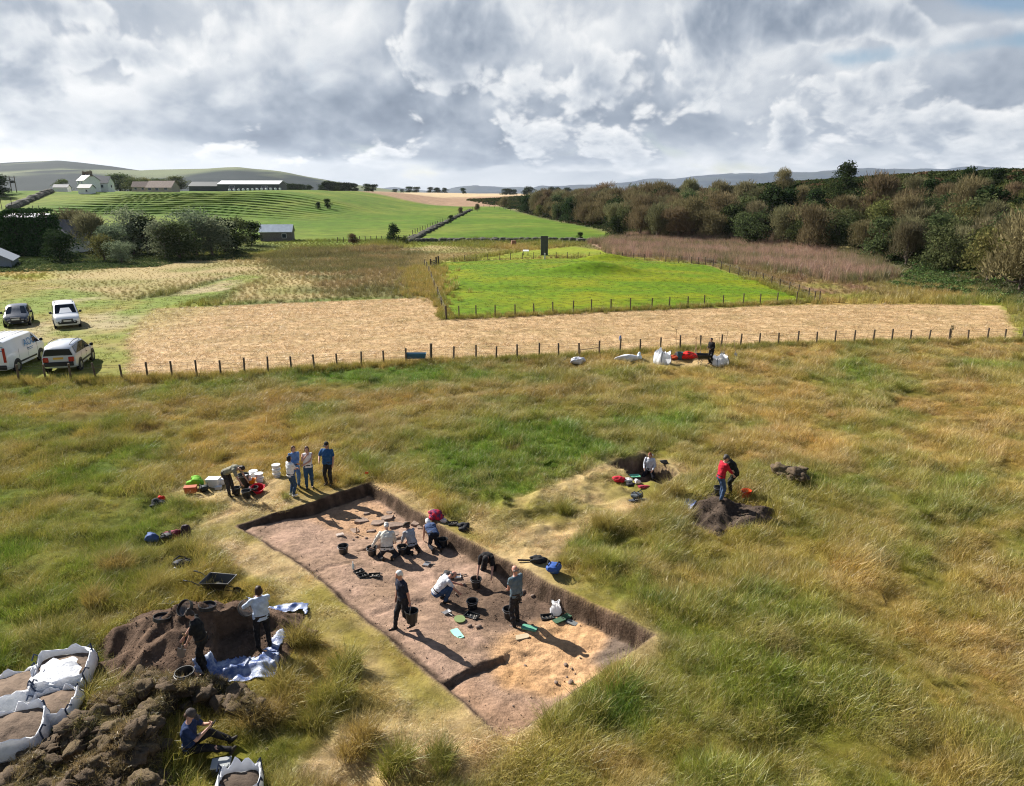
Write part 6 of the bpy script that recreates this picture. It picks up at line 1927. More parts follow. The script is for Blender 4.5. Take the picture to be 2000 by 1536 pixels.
def build_heaps():
    Mh = ground_mat('spoil soil', .06, 16, .3, 6)
    cs = lambda x, y: lerp(np.array([.135, .088, .06]) * np.ones((len(x), 3)), np.array([.085, .056, .04]), np.clip(.35 + 1.5 * fbm(x, y, 1.1, 4, 731), 0, 1))
    heap('spoil_heap', H_SPOIL, B_SPOIL, .05, Mh, 'large heap of sieved brown soil with sieves lying on top', 'spoil heap', cs)
    heap('small_spoil_heap', H_SMALL, B_SMALL, .06, Mh, 'small heap of dark soil in the long grass by the red bucket', 'spoil heap', lambda x, y: lerp(np.array([.085, .062, .046]) * np.ones((len(x), 3)), np.array([.05, .036, .028]), np.clip(.4 + 1.5 * fbm(x, y, 1.3, 4, 733), 0, 1)))
    ct = lambda x, y: lerp(np.array([.12, .085, .05]) * np.ones((len(x), 3)), np.array([.06, .042, .028]), np.clip(.4 + 1.5 * fbm(x, y, 1.3, 4, 735), 0, 1))
    th = heap('turf_heap', H_TURF, B_TURF, .09, ground_mat('turf heap soil', .05, 9, .3, 4), 'long heap of cut turf clods in the lower left corner', 'turf heap', ct)
    Mc = mat('turf clod soil', (.13, .09, .055), .97, .35, 5, .03, 14, col2=(.07, .05, .032))
    Mg = mat('turf clod dead grass', (.24, .175, .095), .97, .4, 9, .06, 26, col2=(.10, .07, .04))
    ms = [rock_mesh('turf_clod', 40 + i, (1, .85, .6), 3, .75) for i in range(7)]
    for i, m_ in enumerate(ms):
        m_.materials.append(Mc); m_.materials.append(Mg)
        mi = [1 if (p.center.z > .12 and (i % 3 != 0)) or (i % 3 == 1 and p.center.x > .2) else 0 for p in m_.polygons]
        m_.polygons.foreach_set('material_index', mi)
    r = random.Random(8); n = 0; X = []; Y = []
    b = B_TURF; tries = 0
    while n < 270 and tries < 9000:
        tries += 1
        x, y = r.uniform(b[0], b[1]), r.uniform(b[2], b[3])
        h = float(H_TURF(np.array([x]), np.array([y]))[0])
        if h < .05 or abs(x) > .735 * y + 1.8 or y < 9.5: continue
        if any((x - q[0]) ** 2 + (y - q[1]) ** 2 < .035 for q in X): continue
        X.append((x, y)); n += 1
        o = bpy.data.objects.new('turf_clod', ms[r.randrange(7)]); COL.objects.link(o); o.parent = th
        s = r.choice((.15, .2, .26, .36)) * r.uniform(.85, 1.2)
        o.location = (x - th.location.x, y - th.location.y, Z1(x, y) + h - th.location.z + s * .12)
        o.rotation_euler = (r.uniform(-.6, .6), r.uniform(-.6, .6), r.uniform(0, 6.28)); o.scale = (s * 1.2, s * 1.2, s)
    # torn grass on the clods
    pr = [tuft(40, .12, .06, .19, .009, 1.0, 2.5, 600 + k) for k in range(3)]
    x, y, q = jgrid(b[0], b[1], max(b[2], 9.3), b[3], .085, 71)
    k = (H_TURF(x, y) > .0) & (np.abs(x) < .735 * y + 1.5) & (fbm(x, y, 1.1, 3, 741) > -.32) & (q.random(len(x)) < .85); x, y = x[k], y[k]; n = len(x)
    c = lerp(np.array([.27, .19, .09]) * np.ones((n, 3)), np.array([.13, .12, .04]), np.clip(.25 + 1.6 * fbm(x, y, .9, 2, 743), 0, 1)) * q.uniform(.6, 1.2, (n, 1))
    scatter('turf_grass', pr, np.stack([x, y, Z(x, y) + H_TURF(x, y) + .06], 1), q.integers(0, 3, n), q.uniform(.7, 1.3, n), np.stack([q.normal(0, .6, n), q.normal(0, .6, n), q.uniform(0, 6.28, n)], 1), c, M_GRASS, 'dead grass hanging from the cut turf clods')
    # loose crumbs of soil on the heaps and on the trench floor
    lump = []
    for i in range(4):
        m_ = rock_mesh('lump', 140 + i, (1, .85, .7), 1, .6)
        lump.append(([tuple(v.co) for v in m_.vertices], [tuple(p.vertices) for p in m_.polygons], [r.random()] * len(m_.vertices)))
        bpy.data.meshes.remove(m_)
    X = []; Y = []; ZZ = []; SC = []; CC = []
    q = np.random.default_rng(15)
    for hf, bb, nn, s0, s1, c1, c2 in ((H_TURF, B_TURF, 5200, .04, .15, (.12, .085, .055), (.055, .04, .027)), (H_SPOIL, B_SPOIL, 3400, .015, .06, (.13, .085, .06), (.075, .05, .036)), (H_SMALL, B_SMALL, 1500, .02, .08, (.08, .06, .045), (.045, .034, .026))):
        x = q.uniform(bb[0], bb[1], nn); y = q.uniform(max(bb[2], 9), bb[3], nn); h = hf(x, y); k = (h > -.10) & in_view(x, y); x, y, h = x[k], y[k], np.maximum(h[k], 0); n = len(x)
        X.append(x); Y.append(y); ZZ.append(Z(x, y) + h); SC.append(s0 + (s1 - s0) * q.random(n) ** 2.2); CC.append(lerp(np.array(c1) * np.ones((n, 3)), np.array(c2), q.random(n)))
    tx0, tx1, ty0, ty1 = TRENCH[:, 0].min(), TRENCH[:, 0].max(), TRENCH[:, 1].min(), TRENCH[:, 1].max()
    x = q.uniform(tx0, tx1, 5200); y = q.uniform(ty0, ty1, 5200); sd_ = sdist(TRENCH, x, y); k = (sd_ > .12) & ((q.random(5200) < .35) | (sd_ < .5) | (sdist(DARK_S, x, y) > -.3)); x, y = x[k], y[k]; n = len(x)
    X.append(x); Y.append(y); ZZ.append(Z(x, y)); SC.append(.010 + .045 * q.random(n) ** 3); CC.append(trench_col(x, y) * q.uniform(.55, 1.05, (n, 1)))
    x = np.concatenate(X); y = np.concatenate(Y); n = len(x); sc = np.concatenate(SC)
    scatter('soil_crumbs', lump, np.stack([x, y, np.concatenate(ZZ) + sc * .15], 1), q.integers(0, 4, n), sc, q.uniform(0, 6.28, (n, 3)), np.concatenate(CC), grass_mat('loose soil crumbs', 0, straw=0, gloss=0, vv=.1), 'loose crumbs of soil on the heaps and the trench floor')
    # dug-out clods beside the small heap
    root = empty('clod_pile', place(1545, 935), 0, 'small pile of dug out turf clods in the long grass right of the red bucket', 'turf pile')
    for i in range(16):
        o = bpy.data.objects.new('turf_clod', ms[i % 7]); COL.objects.link(o); o.parent = root
        s = r.uniform(.28, .6); o.location = (r.gauss(.1, .30), r.gauss(0, .34), .10 + .30 * r.random()); o.rotation_euler = (r.uniform(-.6, .6), r.uniform(-.6, .6), r.uniform(0, 6.28)); o.scale = (s, s, s)
    # stones and flagstones in the trench
    Mst = mat('sandstone slab', (.215, .155, .12), .95, .3, 4, .02, 14)
    flags = [(705, 1018, .55, .42), (735, 1022, .62, .45), (773, 1026, .95, .42), (772, 1042, .60, .35), (690, 1037, .45, .4), (783, 1058, .62, .45), (757, 1012, .5, .35), (725, 1038, .40, .22), (797, 1070, .40, .30), (815, 1022, .45, .3), (822, 1030, .32, .26), (838, 1036, .40, .25), (760, 1003, .30, .22), (845, 1050, .3, .25), (715, 1004, .28, .2)]
    for i, (px, py, a, d) in enumerate(flags):
        x, y, z = place(px, py); rr = random.Random(i)
        P = []
        nn = rr.choice((5, 6, 7)); 
        for k in range(nn):
            t = 2 * math.pi * k / nn + rr.uniform(-.4, .4); P.append((a * .55 * math.cos(t) * rr.uniform(.68, 1.15), d * .6 * math.sin(t) * rr.uniform(.68, 1.15), 0))
        b_ = MB(); b_.slab(P, .10)
        o = b_.build('stone', Mst, TRENCH_O, bevel=.02); o.location = (x, y, z + .025 + .03 * rr.random()); o.rotation_euler = (rr.uniform(-.12, .12), rr.uniform(-.12, .12), rr.uniform(-.5, .5))
    peb = [rock_mesh('stone', 90 + i, (1, .8, .6), 1, .35) for i in range(4)]
    for m_ in peb: m_.materials.append(Mst)
    spots = [(917, 1224, .13), (935, 1226, .18), (1011, 1176, .16), (905, 1142, .12), (1030, 1150, .2), (1052, 1140, .18), (1072, 1150, .16), (1088, 1165, .18), (1040, 1165, .13), (1105, 1300, .14), (1086, 1335, .12), (697, 1050, .12), (715, 1052, .14), (735, 1050, .14), (690, 1055, .10), (1115, 1335, .18), (1020, 1158, .2), (1060, 1158, .15), (945, 1100, .12), (850, 1018, .2), (838, 1008, .2), (828, 1001, .22), (868, 1040, .18), (803, 1010, .16)]
    for k in range(24): spots.append((r.uniform(500, 1150), r.uniform(1000, 1400), r.uniform(.04, .09)))
    for i, (px, py, s) in enumerate(spots):
        x, y, z = place(px, py)
        if float(sdist(TRENCH, np.array([x]), np.array([y]))[0]) < .15: continue
        o = bpy.data.objects.new('stone', peb[i % 4]); COL.objects.link(o); o.parent = TRENCH_O
        o.location = (x, y, z + s * .15); o.rotation_euler = (0, 0, r.uniform(0, 6)); o.scale = (s * 1.3, s * 1.2, s)


# ------------------------------------------------------------------ tools, bags, buckets and finds
M_BLACKP = mat('black bucket plastic', (.016, .017, .018), .42, .1, 6, spec=.5)
M_DARKIN = mat('soil in bucket', (.10, .068, .046), .97, .3, 8, .02, 20)
M_STEEL = mat('steel', (.38, .38, .39), .4, metal=.8)
M_WHITEP = mat('white tub plastic', (.74, .75, .76), .35, .04, 4, spec=.5)
M_HANDLE = mat('ash tool handle', (.34, .23, .12), .6, .15, 8)
M_BAGW = mat('white woven bag', (.82, .83, .86), .6, .06, 6, .03, 9, trans=.25)
M_STRAP = mat('dark blue strap', (.03, .045, .085), .7)
M_TARP = mat('blue and silver tarpaulin', (.05, .095, .27), .36, .12, 5, .01, 18, spec=.5, col2=(.30, .34, .44))
M_FINDS = mat('finds and labels', (.36, .32, .27), .8, .4, 30)


def bucket(px, py, label, m_=None, r=.16, h=.29, fill=.5, group=None, loc=None, name='bucket', handle='down', tilt=0, mh=None):
    loc = loc or place(px, py)
    o = empty(name, loc, random.Random(int(px)).uniform(0, 3), label, 'bucket', group)
    o.rotation_euler[0] = tilt
    b = MB(); rb = r * .78
    b.lathe([(0, .004), (rb, .004), (rb + .006, .0), (r, h - .03), (r + .016, h - .03), (r + .016, h), (r - .004, h), (r - .012, h - .02), (rb - .008, .02), (0, .02)], n=26)
    b.build('shell', m_ or M_BLACKP, o, True)
    if fill > 0:
        b = MB(); z = h * fill; rr = rb + (r - rb) * fill - .012
        b.lathe([(rr, z - .03), (rr, z), (rr * .6, z + .03), (0, z + .05)], n=18); b.build('soil', M_DARKIN, o, True)
    b = MB(); P = []
    for k in range(13):
        t = math.pi * k / 12
        if handle == 'up': P.append(((r + .014) * math.cos(t), 0, h - .03 + (r + .05) * math.sin(t)))
        else: P.append(((r + .02) * math.cos(t), (r + .024) * math.sin(t), h - .03 - .03 * math.sin(t)))
    b.tube(P, .006, 6); b.build('handle', mh or M_STEEL, o, True)
    return o


def tray(px, py, label, rz=0.3, full=True, L=.36, W=.26, group=None):
    o = empty('finds_tray', place(px, py), rz, label, 'tray', group)
    b = MB(); h = .06; t = .012
    b.box((0, 0, .008), (L, W, .012))
    for c, d in (((0, W / 2 - t / 2, h / 2 + .014), (L, t, h)), ((0, -W / 2 + t / 2, h / 2 + .014), (L, t, h)), ((L / 2 - t / 2, 0, h / 2 + .014), (t, W - 2 * t - .002, h)), ((-L / 2 + t / 2, 0, h / 2 + .014), (t, W - 2 * t - .002, h))): b.box(c, d)
    b.build('shell', M_BLACKP, o)
    b = MB(); b.box((0, 0, h + .018), (L + .03, .02, .008)) if False else None
    if full:
        f = MB(); r = random.Random(int(px))
        for k in range(11): f.ell((r.uniform(-.38, .38) * L, r.uniform(-.34, .34) * W, .028), (r.uniform(.012, .03), r.uniform(.012, .03), .014), 7, 5)
        f.build('find', M_FINDS, o)
    return o


def mat_board(px, py, label, col, L=.42, W=.20, rz=0., slot=True, rounded=.4, th=.035):
    o = empty('kneeling_mat', place(px, py), rz, label, 'mat')
    b = MB(); P = []; rc = W * rounded
    for cx, cy, a0 in ((L / 2 - rc, W / 2 - rc, 0), (-L / 2 + rc, W / 2 - rc, 90), (-L / 2 + rc, -W / 2 + rc, 180), (L / 2 - rc, -W / 2 + rc, 270)):
        for k in range(5): t = R(a0 + 22.5 * k); P.append((cx + rc * math.cos(t), cy + rc * math.sin(t), th + .006))
    b.slab(P, th); b.build('pad', mat('foam mat', col, .8, .06, 6), o)
    if slot: s = MB(); s.box((L * .36, 0, th + .008), (.03, W * .5, .006)); s.build('hand_slot', M_BLACKP, o)
    return o


def dustpan(px, py, label, rz, m_=None):
    o = empty('dustpan', place(px, py), rz, label, 'dustpan'); m_ = m_ or M_STEEL
    b = MB(); b.box((0, 0, .012), (.24, .22, .008)); b.box((0, -.11, .045), (.24, .01, .07)); b.box((-.118, 0, .035), (.008, .21, .05), taper=1); b.box((.118, 0, .035), (.008, .21, .05)); b.build('pan', m_, o)
    b = MB(); b.tube([(0, -.11, .05), (0, -.30, .07)], [.014, .018], 8); b.build('handle', M_BLACKP, o, True)
    return o


def trowel(px, py, label, rz):
    o = empty('trowel', place(px, py), rz, label, 'trowel')
    b = MB(); b.slab([(-.045, 0, .02), (.0, .0, .022), (.045, 0, .02), (0, .15, .012)], .004); b.tube([(0, 0, .02), (0, -.05, .045)], .006, 6); b.build('blade', M_STEEL, o)
    b = MB(); b.tube([(0, -.05, .045), (0, -.16, .045)], [.014, .016], 8); b.build('handle', M_HANDLE, o, True)
    return o


def crumple(name, px, py, size, col, label, cat, seed, rough=.8, amp=.75, parts=(), col2=None, rz=0):
    """soft heap of cloth: coats, rucksacks thrown down"""
    o = empty(name, place(px, py), rz, label, cat)
    bm = bmesh.new(); bmesh.ops.create_icosphere(bm, subdivisions=4, radius=.5)
    co = np.array([v.co for v in bm.verts])
    d = 1 + amp * (fbm(co[:, 0] * 2.2 + seed, co[:, 1] * 2.2 + co[:, 2] * 1.7, 1.0, 4, seed % 60)) + .16 * amp * np.abs(fbm(co[:, 0] * 5 + seed, co[:, 1] * 5 - co[:, 2] * 4, 1.3, 3, 7))
    for v, c, k in zip(bm.verts, co, d):
        z = c[2] * size[2] * k + size[2] * .36
        v.co = (c[0] * size[0] * k, c[1] * size[1] * k, max(z, -.03))
    me = bpy.data.meshes.new('fabric'); bm.to_mesh(me); bm.free()
    me.polygons.foreach_set('use_smooth', [True] * len(me.polygons))
    new_obj('fabric', me, o, mat(name + ' cloth', col, rough, .15, 8, .008, 30, col2=col2))
    for nm, P, r_, c in parts:
        b = MB(); b.tube(P, r_, 7); b.build(nm, cloth(c), o, True)
    return o


def rucksack(px, py, col, label, rz=0, s=1.0, trim=(.02, .02, .022), standing=True, stripe=None):
    o = empty('rucksack', place(px, py), rz, label, 'rucksack')
    C = MB(); a, d, h = .16 * s, .10 * s, .46 * s
    loft(C, [((0, 0, 0), (a * .85, 0, 0), (0, d * .8, 0)), ((0, 0, .05 * s), (a, 0, 0), (0, d, 0)), ((0, .01, h * .6), (a * .98, 0, 0), (0, d * 1.02, 0)), ((0, .01, h * .85), (a * .85, 0, 0), (0, d * .9, 0)), ((0, .01, h), (a * .5, 0, 0), (0, d * .5, 0))])
    C.ell((0, -d * 1.0, h * .3), (a * .8, d * .55, h * .25), 12, 8)
    rot = Matrix.Rotation(R(0 if standing else 74), 4, 'X'); C.v = [tuple(rot @ Vector(v) + Vector((0, 0, 0 if standing else .09 * s))) for v in C.v]
    vox(C, 'bag', .016, mat('rucksack fabric', col, .7, .12, 9, .005, 30), o, 2, .012, int(px))
    S_ = MB()
    for sg in (-1, 1): S_.tube([tuple(rot @ Vector((sg * a * .6, d * .9, h * .9)) + Vector((0, 0, 0 if standing else .09 * s))), tuple(rot @ Vector((sg * a * .75, d * 1.6, h * .55)) + Vector((0, 0, 0 if standing else .09 * s))), tuple(rot @ Vector((sg * a * .8, d * .9, h * .12)) + Vector((0, 0, 0 if standing else .09 * s)))], .018 * s, 6)
    S_.build('strap', cloth(trim), o, True)
    if stripe:
        b = MB()
        for k, zz in enumerate((.30, .55, .78)): b.box((0, -d * (1.5 if k == 0 else 1.08), h * zz), (a * 1.5, .012, .022 * s))
        b.v = [tuple(rot @ Vector(v) + Vector((0, 0, 0 if standing else .09 * s))) for v in b.v]; b.build('stripe', cloth(stripe), o)
    return o


def bulk_bag(px, py, label, W=1.0, H=.6, fill=.8, rz=0., open_=1.0, lean=(0, 0), seed=0, soil=(.155, .11, .078), flap=False):
    o = empty('bulk_bag', place(px, py), rz, label, 'bulk bag')
    o.rotation_euler[0] = .10 * math.sin(seed * 2.1); o.rotation_euler[1] = .12 * math.cos(seed * 1.3)
    b = MB(); n = 40; r = np.random.default_rng(seed); V = []; F = []
    prof = [(.80, -.03), (.98, .08), (1.07, .30), (1.05, .58), (.96, .82), (.93, .98), (.90, 1.0), (.86, .95), (.88, .75), (.9, .62)]
    for i, (k, z) in enumerate(prof):
        for j in range(n):
            t = 2 * math.pi * j / n; ct, st = math.cos(t), math.sin(t)
            rr = W / 2 / max(abs(ct) ** 4 + abs(st) ** 4, 1e-6) ** .25 * k
            w = 1.35 * float(fbm(np.array([3 * ct + seed]), np.array([3 * st + z * 2]), 1.2, 3, 9)[0])
            zz = z * H * (1 + (.30 * w * (z > .7))) + (z * H) * (lean[0] * ct + lean[1] * st) * .3
            rr *= 1 + .07 * w
            V.append((rr * ct + lean[0] * z * .12, rr * st + lean[1] * z * .12, zz))
    for i in range(len(prof) - 1):
        for j in range(n): F.append((i * n + j, i * n + (j + 1) % n, (i + 1) * n + (j + 1) % n, (i + 1) * n + j))
    b.add(V, F); b.build('sack', M_BAGW, o, True)
    if fill > 0:
        s = MB(); V = []; F = []
        for i, k in enumerate(np.linspace(0, 1, 9)):
            for j in range(n):
                t = 2 * math.pi * j / n; ct, st = math.cos(t), math.sin(t); rr = W / 2 * .93 / max(abs(ct) ** 4 + abs(st) ** 4, 1e-6) ** .25 * k
                V.append((rr * ct, rr * st, H * (fill + .22 * (1 - k * k)) + .05 * float(fbm(np.array([rr * ct * 4]), np.array([rr * st * 4]), 1, 3, seed)[0])))
        for i in range(8):
            for j in range(n): F.append((i * n + j, i * n + (j + 1) % n, (i + 1) * n + (j + 1) % n, (i + 1) * n + j))
        s.add(V, F); s.build('soil', mat('bagged soil', soil, .97, .3, 5, .02, 18), o, True)
    if flap:
        s = MB(); V = []; F = []
        for i in range(9):
            for j in range(13):
                v_ = (-.5 + .66 * j / 12 + .05 * math.sin(i * 1.3)) * W * .92; u = (i / 8 - .5) * W * (.86 - .38 * (j / 12) ** 1.5) + .04 * math.sin(j * 1.1)
                V.append((u, v_, H * (fill + .26 - .5 * (u / W) ** 2 - .25 * (v_ / W) ** 2) + .03 + .13 * abs(float(fbm(np.array([u * 4]), np.array([v_ * 4]), 1.3, 3, seed + 5)[0]))))
        for i in range(8):
            for j in range(12): F.append((i * 13 + j, i * 13 + j + 1, (i + 1) * 13 + j + 1, (i + 1) * 13 + j))
        s.add(V, F); s.build('flap', M_BAGW, o, True)
    for a in (.6, 2.5, 3.9, 5.6):
        s = MB(); ct, st = math.cos(a), math.sin(a); rr = W / 2 / max(abs(ct) ** 4 + abs(st) ** 4, 1e-6) ** .25
        P = [(rr * k * 1.015 * ct, rr * k * 1.015 * st, z * H) for k, z in prof[1:6]]
        P += [(rr * .97 * math.cos(a + .12), rr * .97 * math.sin(a + .12), H * 1.18), (rr * .95 * math.cos(a + .26), rr * .95 * math.sin(a + .26), H * .98)]
        s.tube(P, .018, 6); s.build('strap', M_STRAP, o, True)
    return o


def sheet(name, pix, label, cat, m_, dz=.03, wr=.05, step=.05, seed=0, zpix=.0, th=.006):
    P = np.array([G0(a, b, zpix)[:2] for a, b in pix])
    x0, x1, y0, y1 = P[:, 0].min(), P[:, 0].max(), P[:, 1].min(), P[:, 1].max()
    xs = np.arange(x0 - step, x1 + step, step); ys = np.arange(y0 - step, y1 + step, step)
    X, Y = np.meshgrid(xs, ys); x = X.ravel(); y = Y.ravel()
    s = sdist(P, x, y) + .06 * fbm(x, y, 3, 3, seed)
    a = fbm(x * 1.2 + y * .5, y * 1.6 - x * .4, 1.5, 3, seed + 1)
    z = Zhv(x, y) + dz + wr * (np.abs(a) * 2.2) + wr * 1.2 * np.clip(.35 - np.abs(fbm(x * 1.5 + y, y - x * .6, 2.6, 2, seed + 2)), 0, 1)
    A = np.arange(len(x)).reshape(len(ys), len(xs)); F = np.stack([A[:-1, :-1], A[:-1, 1:], A[1:, 1:], A[1:, :-1]], -1).reshape(-1, 4)
    F = F[(s[F] > 0).all(1)]
    if not len(F): return None
    u, inv = np.unique(F, return_inverse=True); cx, cy = P.mean(0); cz = Zh(cx, cy)
    me = mesh(name, np.stack([x - cx, y - cy, z - cz], 1)[u], inv.reshape(-1, 4), True)
    o = new_obj(name, me, None, m_); o.location = (cx, cy, cz)
    so = o.modifiers.new('thickness', 'SOLIDIFY'); so.thickness = th
    return tag(o, label, cat)


def sieve(loc, rot, label, r=.21):
    o = empty('sieve', loc, 0, label, 'sieve'); o.rotation_euler = rot
    b = MB(); b.lathe([(r, 0), (r, .10), (r - .012, .10), (r - .012, 0)], n=30, closed=True); b.build('rim', M_BLACKP, o, True)
    b = MB()
    for k in np.linspace(-.9, .9, 15):
        w = math.sqrt(1 - k * k) * (r - .01)
        b.tube([(k * r, -w, .015), (k * r, w, .015)], .0025, 4, cap=False); b.tube([(-w, k * r, .015), (w, k * r, .015)], .0025, 4, cap=False)
    b.build('mesh', M_STEEL, o)
    return o


def wheelbarrow(px, py, rz, label, s=1.0, col=None):
    o = empty('wheelbarrow', place(px, py), rz, label, 'wheelbarrow'); o.scale = (s,) * 3
    m_ = col or M_BLACKP; b = MB(); V = []
    for (hx, y0, y1, z) in ((.22, -.28, .30, .36), (.34, -.42, .52, .62), (.36, -.44, .55, .62), (.35, -.43, .53, .635), (.33, -.40, .50, .62), (.20, -.26, .28, .385)):
        V += [(-hx, y0, z), (hx, y0, z), (hx * .86, y1, z + (.02 if z > .5 else 0)), (-hx * .86, y1, z + (.02 if z > .5 else 0))]
    F = [(3, 2, 1, 0)]
    for i in range(5):
        for k in range(4): F.append((4 * i + k, 4 * i + (k + 1) % 4, 4 * i + 4 + (k + 1) % 4, 4 * i + 4 + k))
    F.append((20, 21, 22, 23)); b.add(V, F); b.build('tray', m_, o, bevel=.02)
    for sg in (-1, 1):
        f = MB(); f.tube([(sg * .30, -.98, .66), (sg * .28, -.72, .62), (sg * .20, -.25, .335), (sg * .10, .45, .30), (sg * .06, .70, .20)], .017, 8); f.build('frame', M_BLACKP, o, True)
        f = MB(); f.tube([(sg * .30, -.99, .66), (sg * .31, -.86, .645)], .024, 8); f.build('grip', M_BLACKP, o, True)
        f = MB(); f.tube([(sg * .21, -.22, .34), (sg * .25, -.30, .02), (sg * .25, -.14, .0), (sg * .20, .02, .33)], .015, 8); f.build('leg', M_BLACKP, o, True)
    w = MB(); M = Matrix.Rotation(R(90), 3, 'Y')
    w.lathe([(.11, -.03), (.17, -.04), (.19, 0), (.17, .04), (.11, .03)], (0, .66, .19), 20, M=M, closed=True); wo = w.build('wheel', M_TYRE, o, True)
    h = MB(); h.lathe([(0, -.03), (.115, -.025), (.115, .025), (0, .03)], (0, .66, .19), 14, M=M); h.build('hub', M_STEEL, wo, True)
    return o


def tub(loc, label, group, r=.155, h=.17, lid=True):
    o = empty('white_tub', loc, random.Random(int(loc[0] * 99)).uniform(0, 6), label, 'tub', group)
    b = MB(); b.lathe([(0, 0), (r * .88, 0), (r * .9, .005), (r, h - .03), (r + .012, h - .028), (r + .012, h - .012), (r, h - .010), (0, h - .010)], n=24); b.build('shell', M_WHITEP, o, True)
    b = MB(); b.lathe([(0, h - .009), (r + .006, h - .009), (r + .016, h - .004), (r + .014, h + .006), (r - .012, h + .002), (0, h + .002)], n=24); b.build('lid', M_WHITEP, o, True)
    b = MB(); b.tube([((r + .015) * math.cos(t), (r + .015) * math.sin(t), h * .75 - .05 * math.sin(t)) for t in np.linspace(0, math.pi, 10)], .004, 5); b.build('handle', M_STEEL, o, True)
    return o


def crate(px, py, label, d, m_, lid=True, rz=0., cat='box', name='storage_box', lm=None):
    o = empty(name, place(px, py), rz, label, cat)
    b = MB(); b.box((0, 0, d[2] / 2), d, taper=1.06); b.build('shell', m_, o, bevel=.02)
    if lid: b = MB(); b.box((0, 0, d[2] + .018), (d[0] * 1.1, d[1] * 1.1, .03)); b.build('lid', lm or m_, o, bevel=.012)
    b = MB()
    for sg in (-1, 1): b.box((sg * d[0] * .54, 0, d[2] * .75), (.02, d[1] * .35, .04))
    b.build('handle', m_, o)
    return o


def tool(loc, top, label, head='spade', name='spade'):
    """long-handled tool from its blade point to its grip"""
    o = empty(name, loc, 0, label, name.replace('_', ' '))
    t = Vector(top) - Vector(loc); d = t.normalized(); s_ = d.cross(Vector((0, 1, .2))).normalized()
    b = MB(); b.tube([d * .28, t], .017, 8); b.build('handle', M_HANDLE, o, True)
    b = MB(); w = .10
    P = [d * .30 - s_ * w, d * .30 + s_ * w, d * .06 + s_ * w * .9, Vector((0, 0, 0)), d * .06 - s_ * w * .9]
    b.slab([tuple(p) for p in P], .006); b.tube([d * .26, d * .42], .022, 8); b.build('blade', M_STEEL, o)
    b = MB(); b.tube([t - s_ * .06, t + s_ * .06], .016, 7); b.build('grip', M_HANDLE, o, True)
    return o


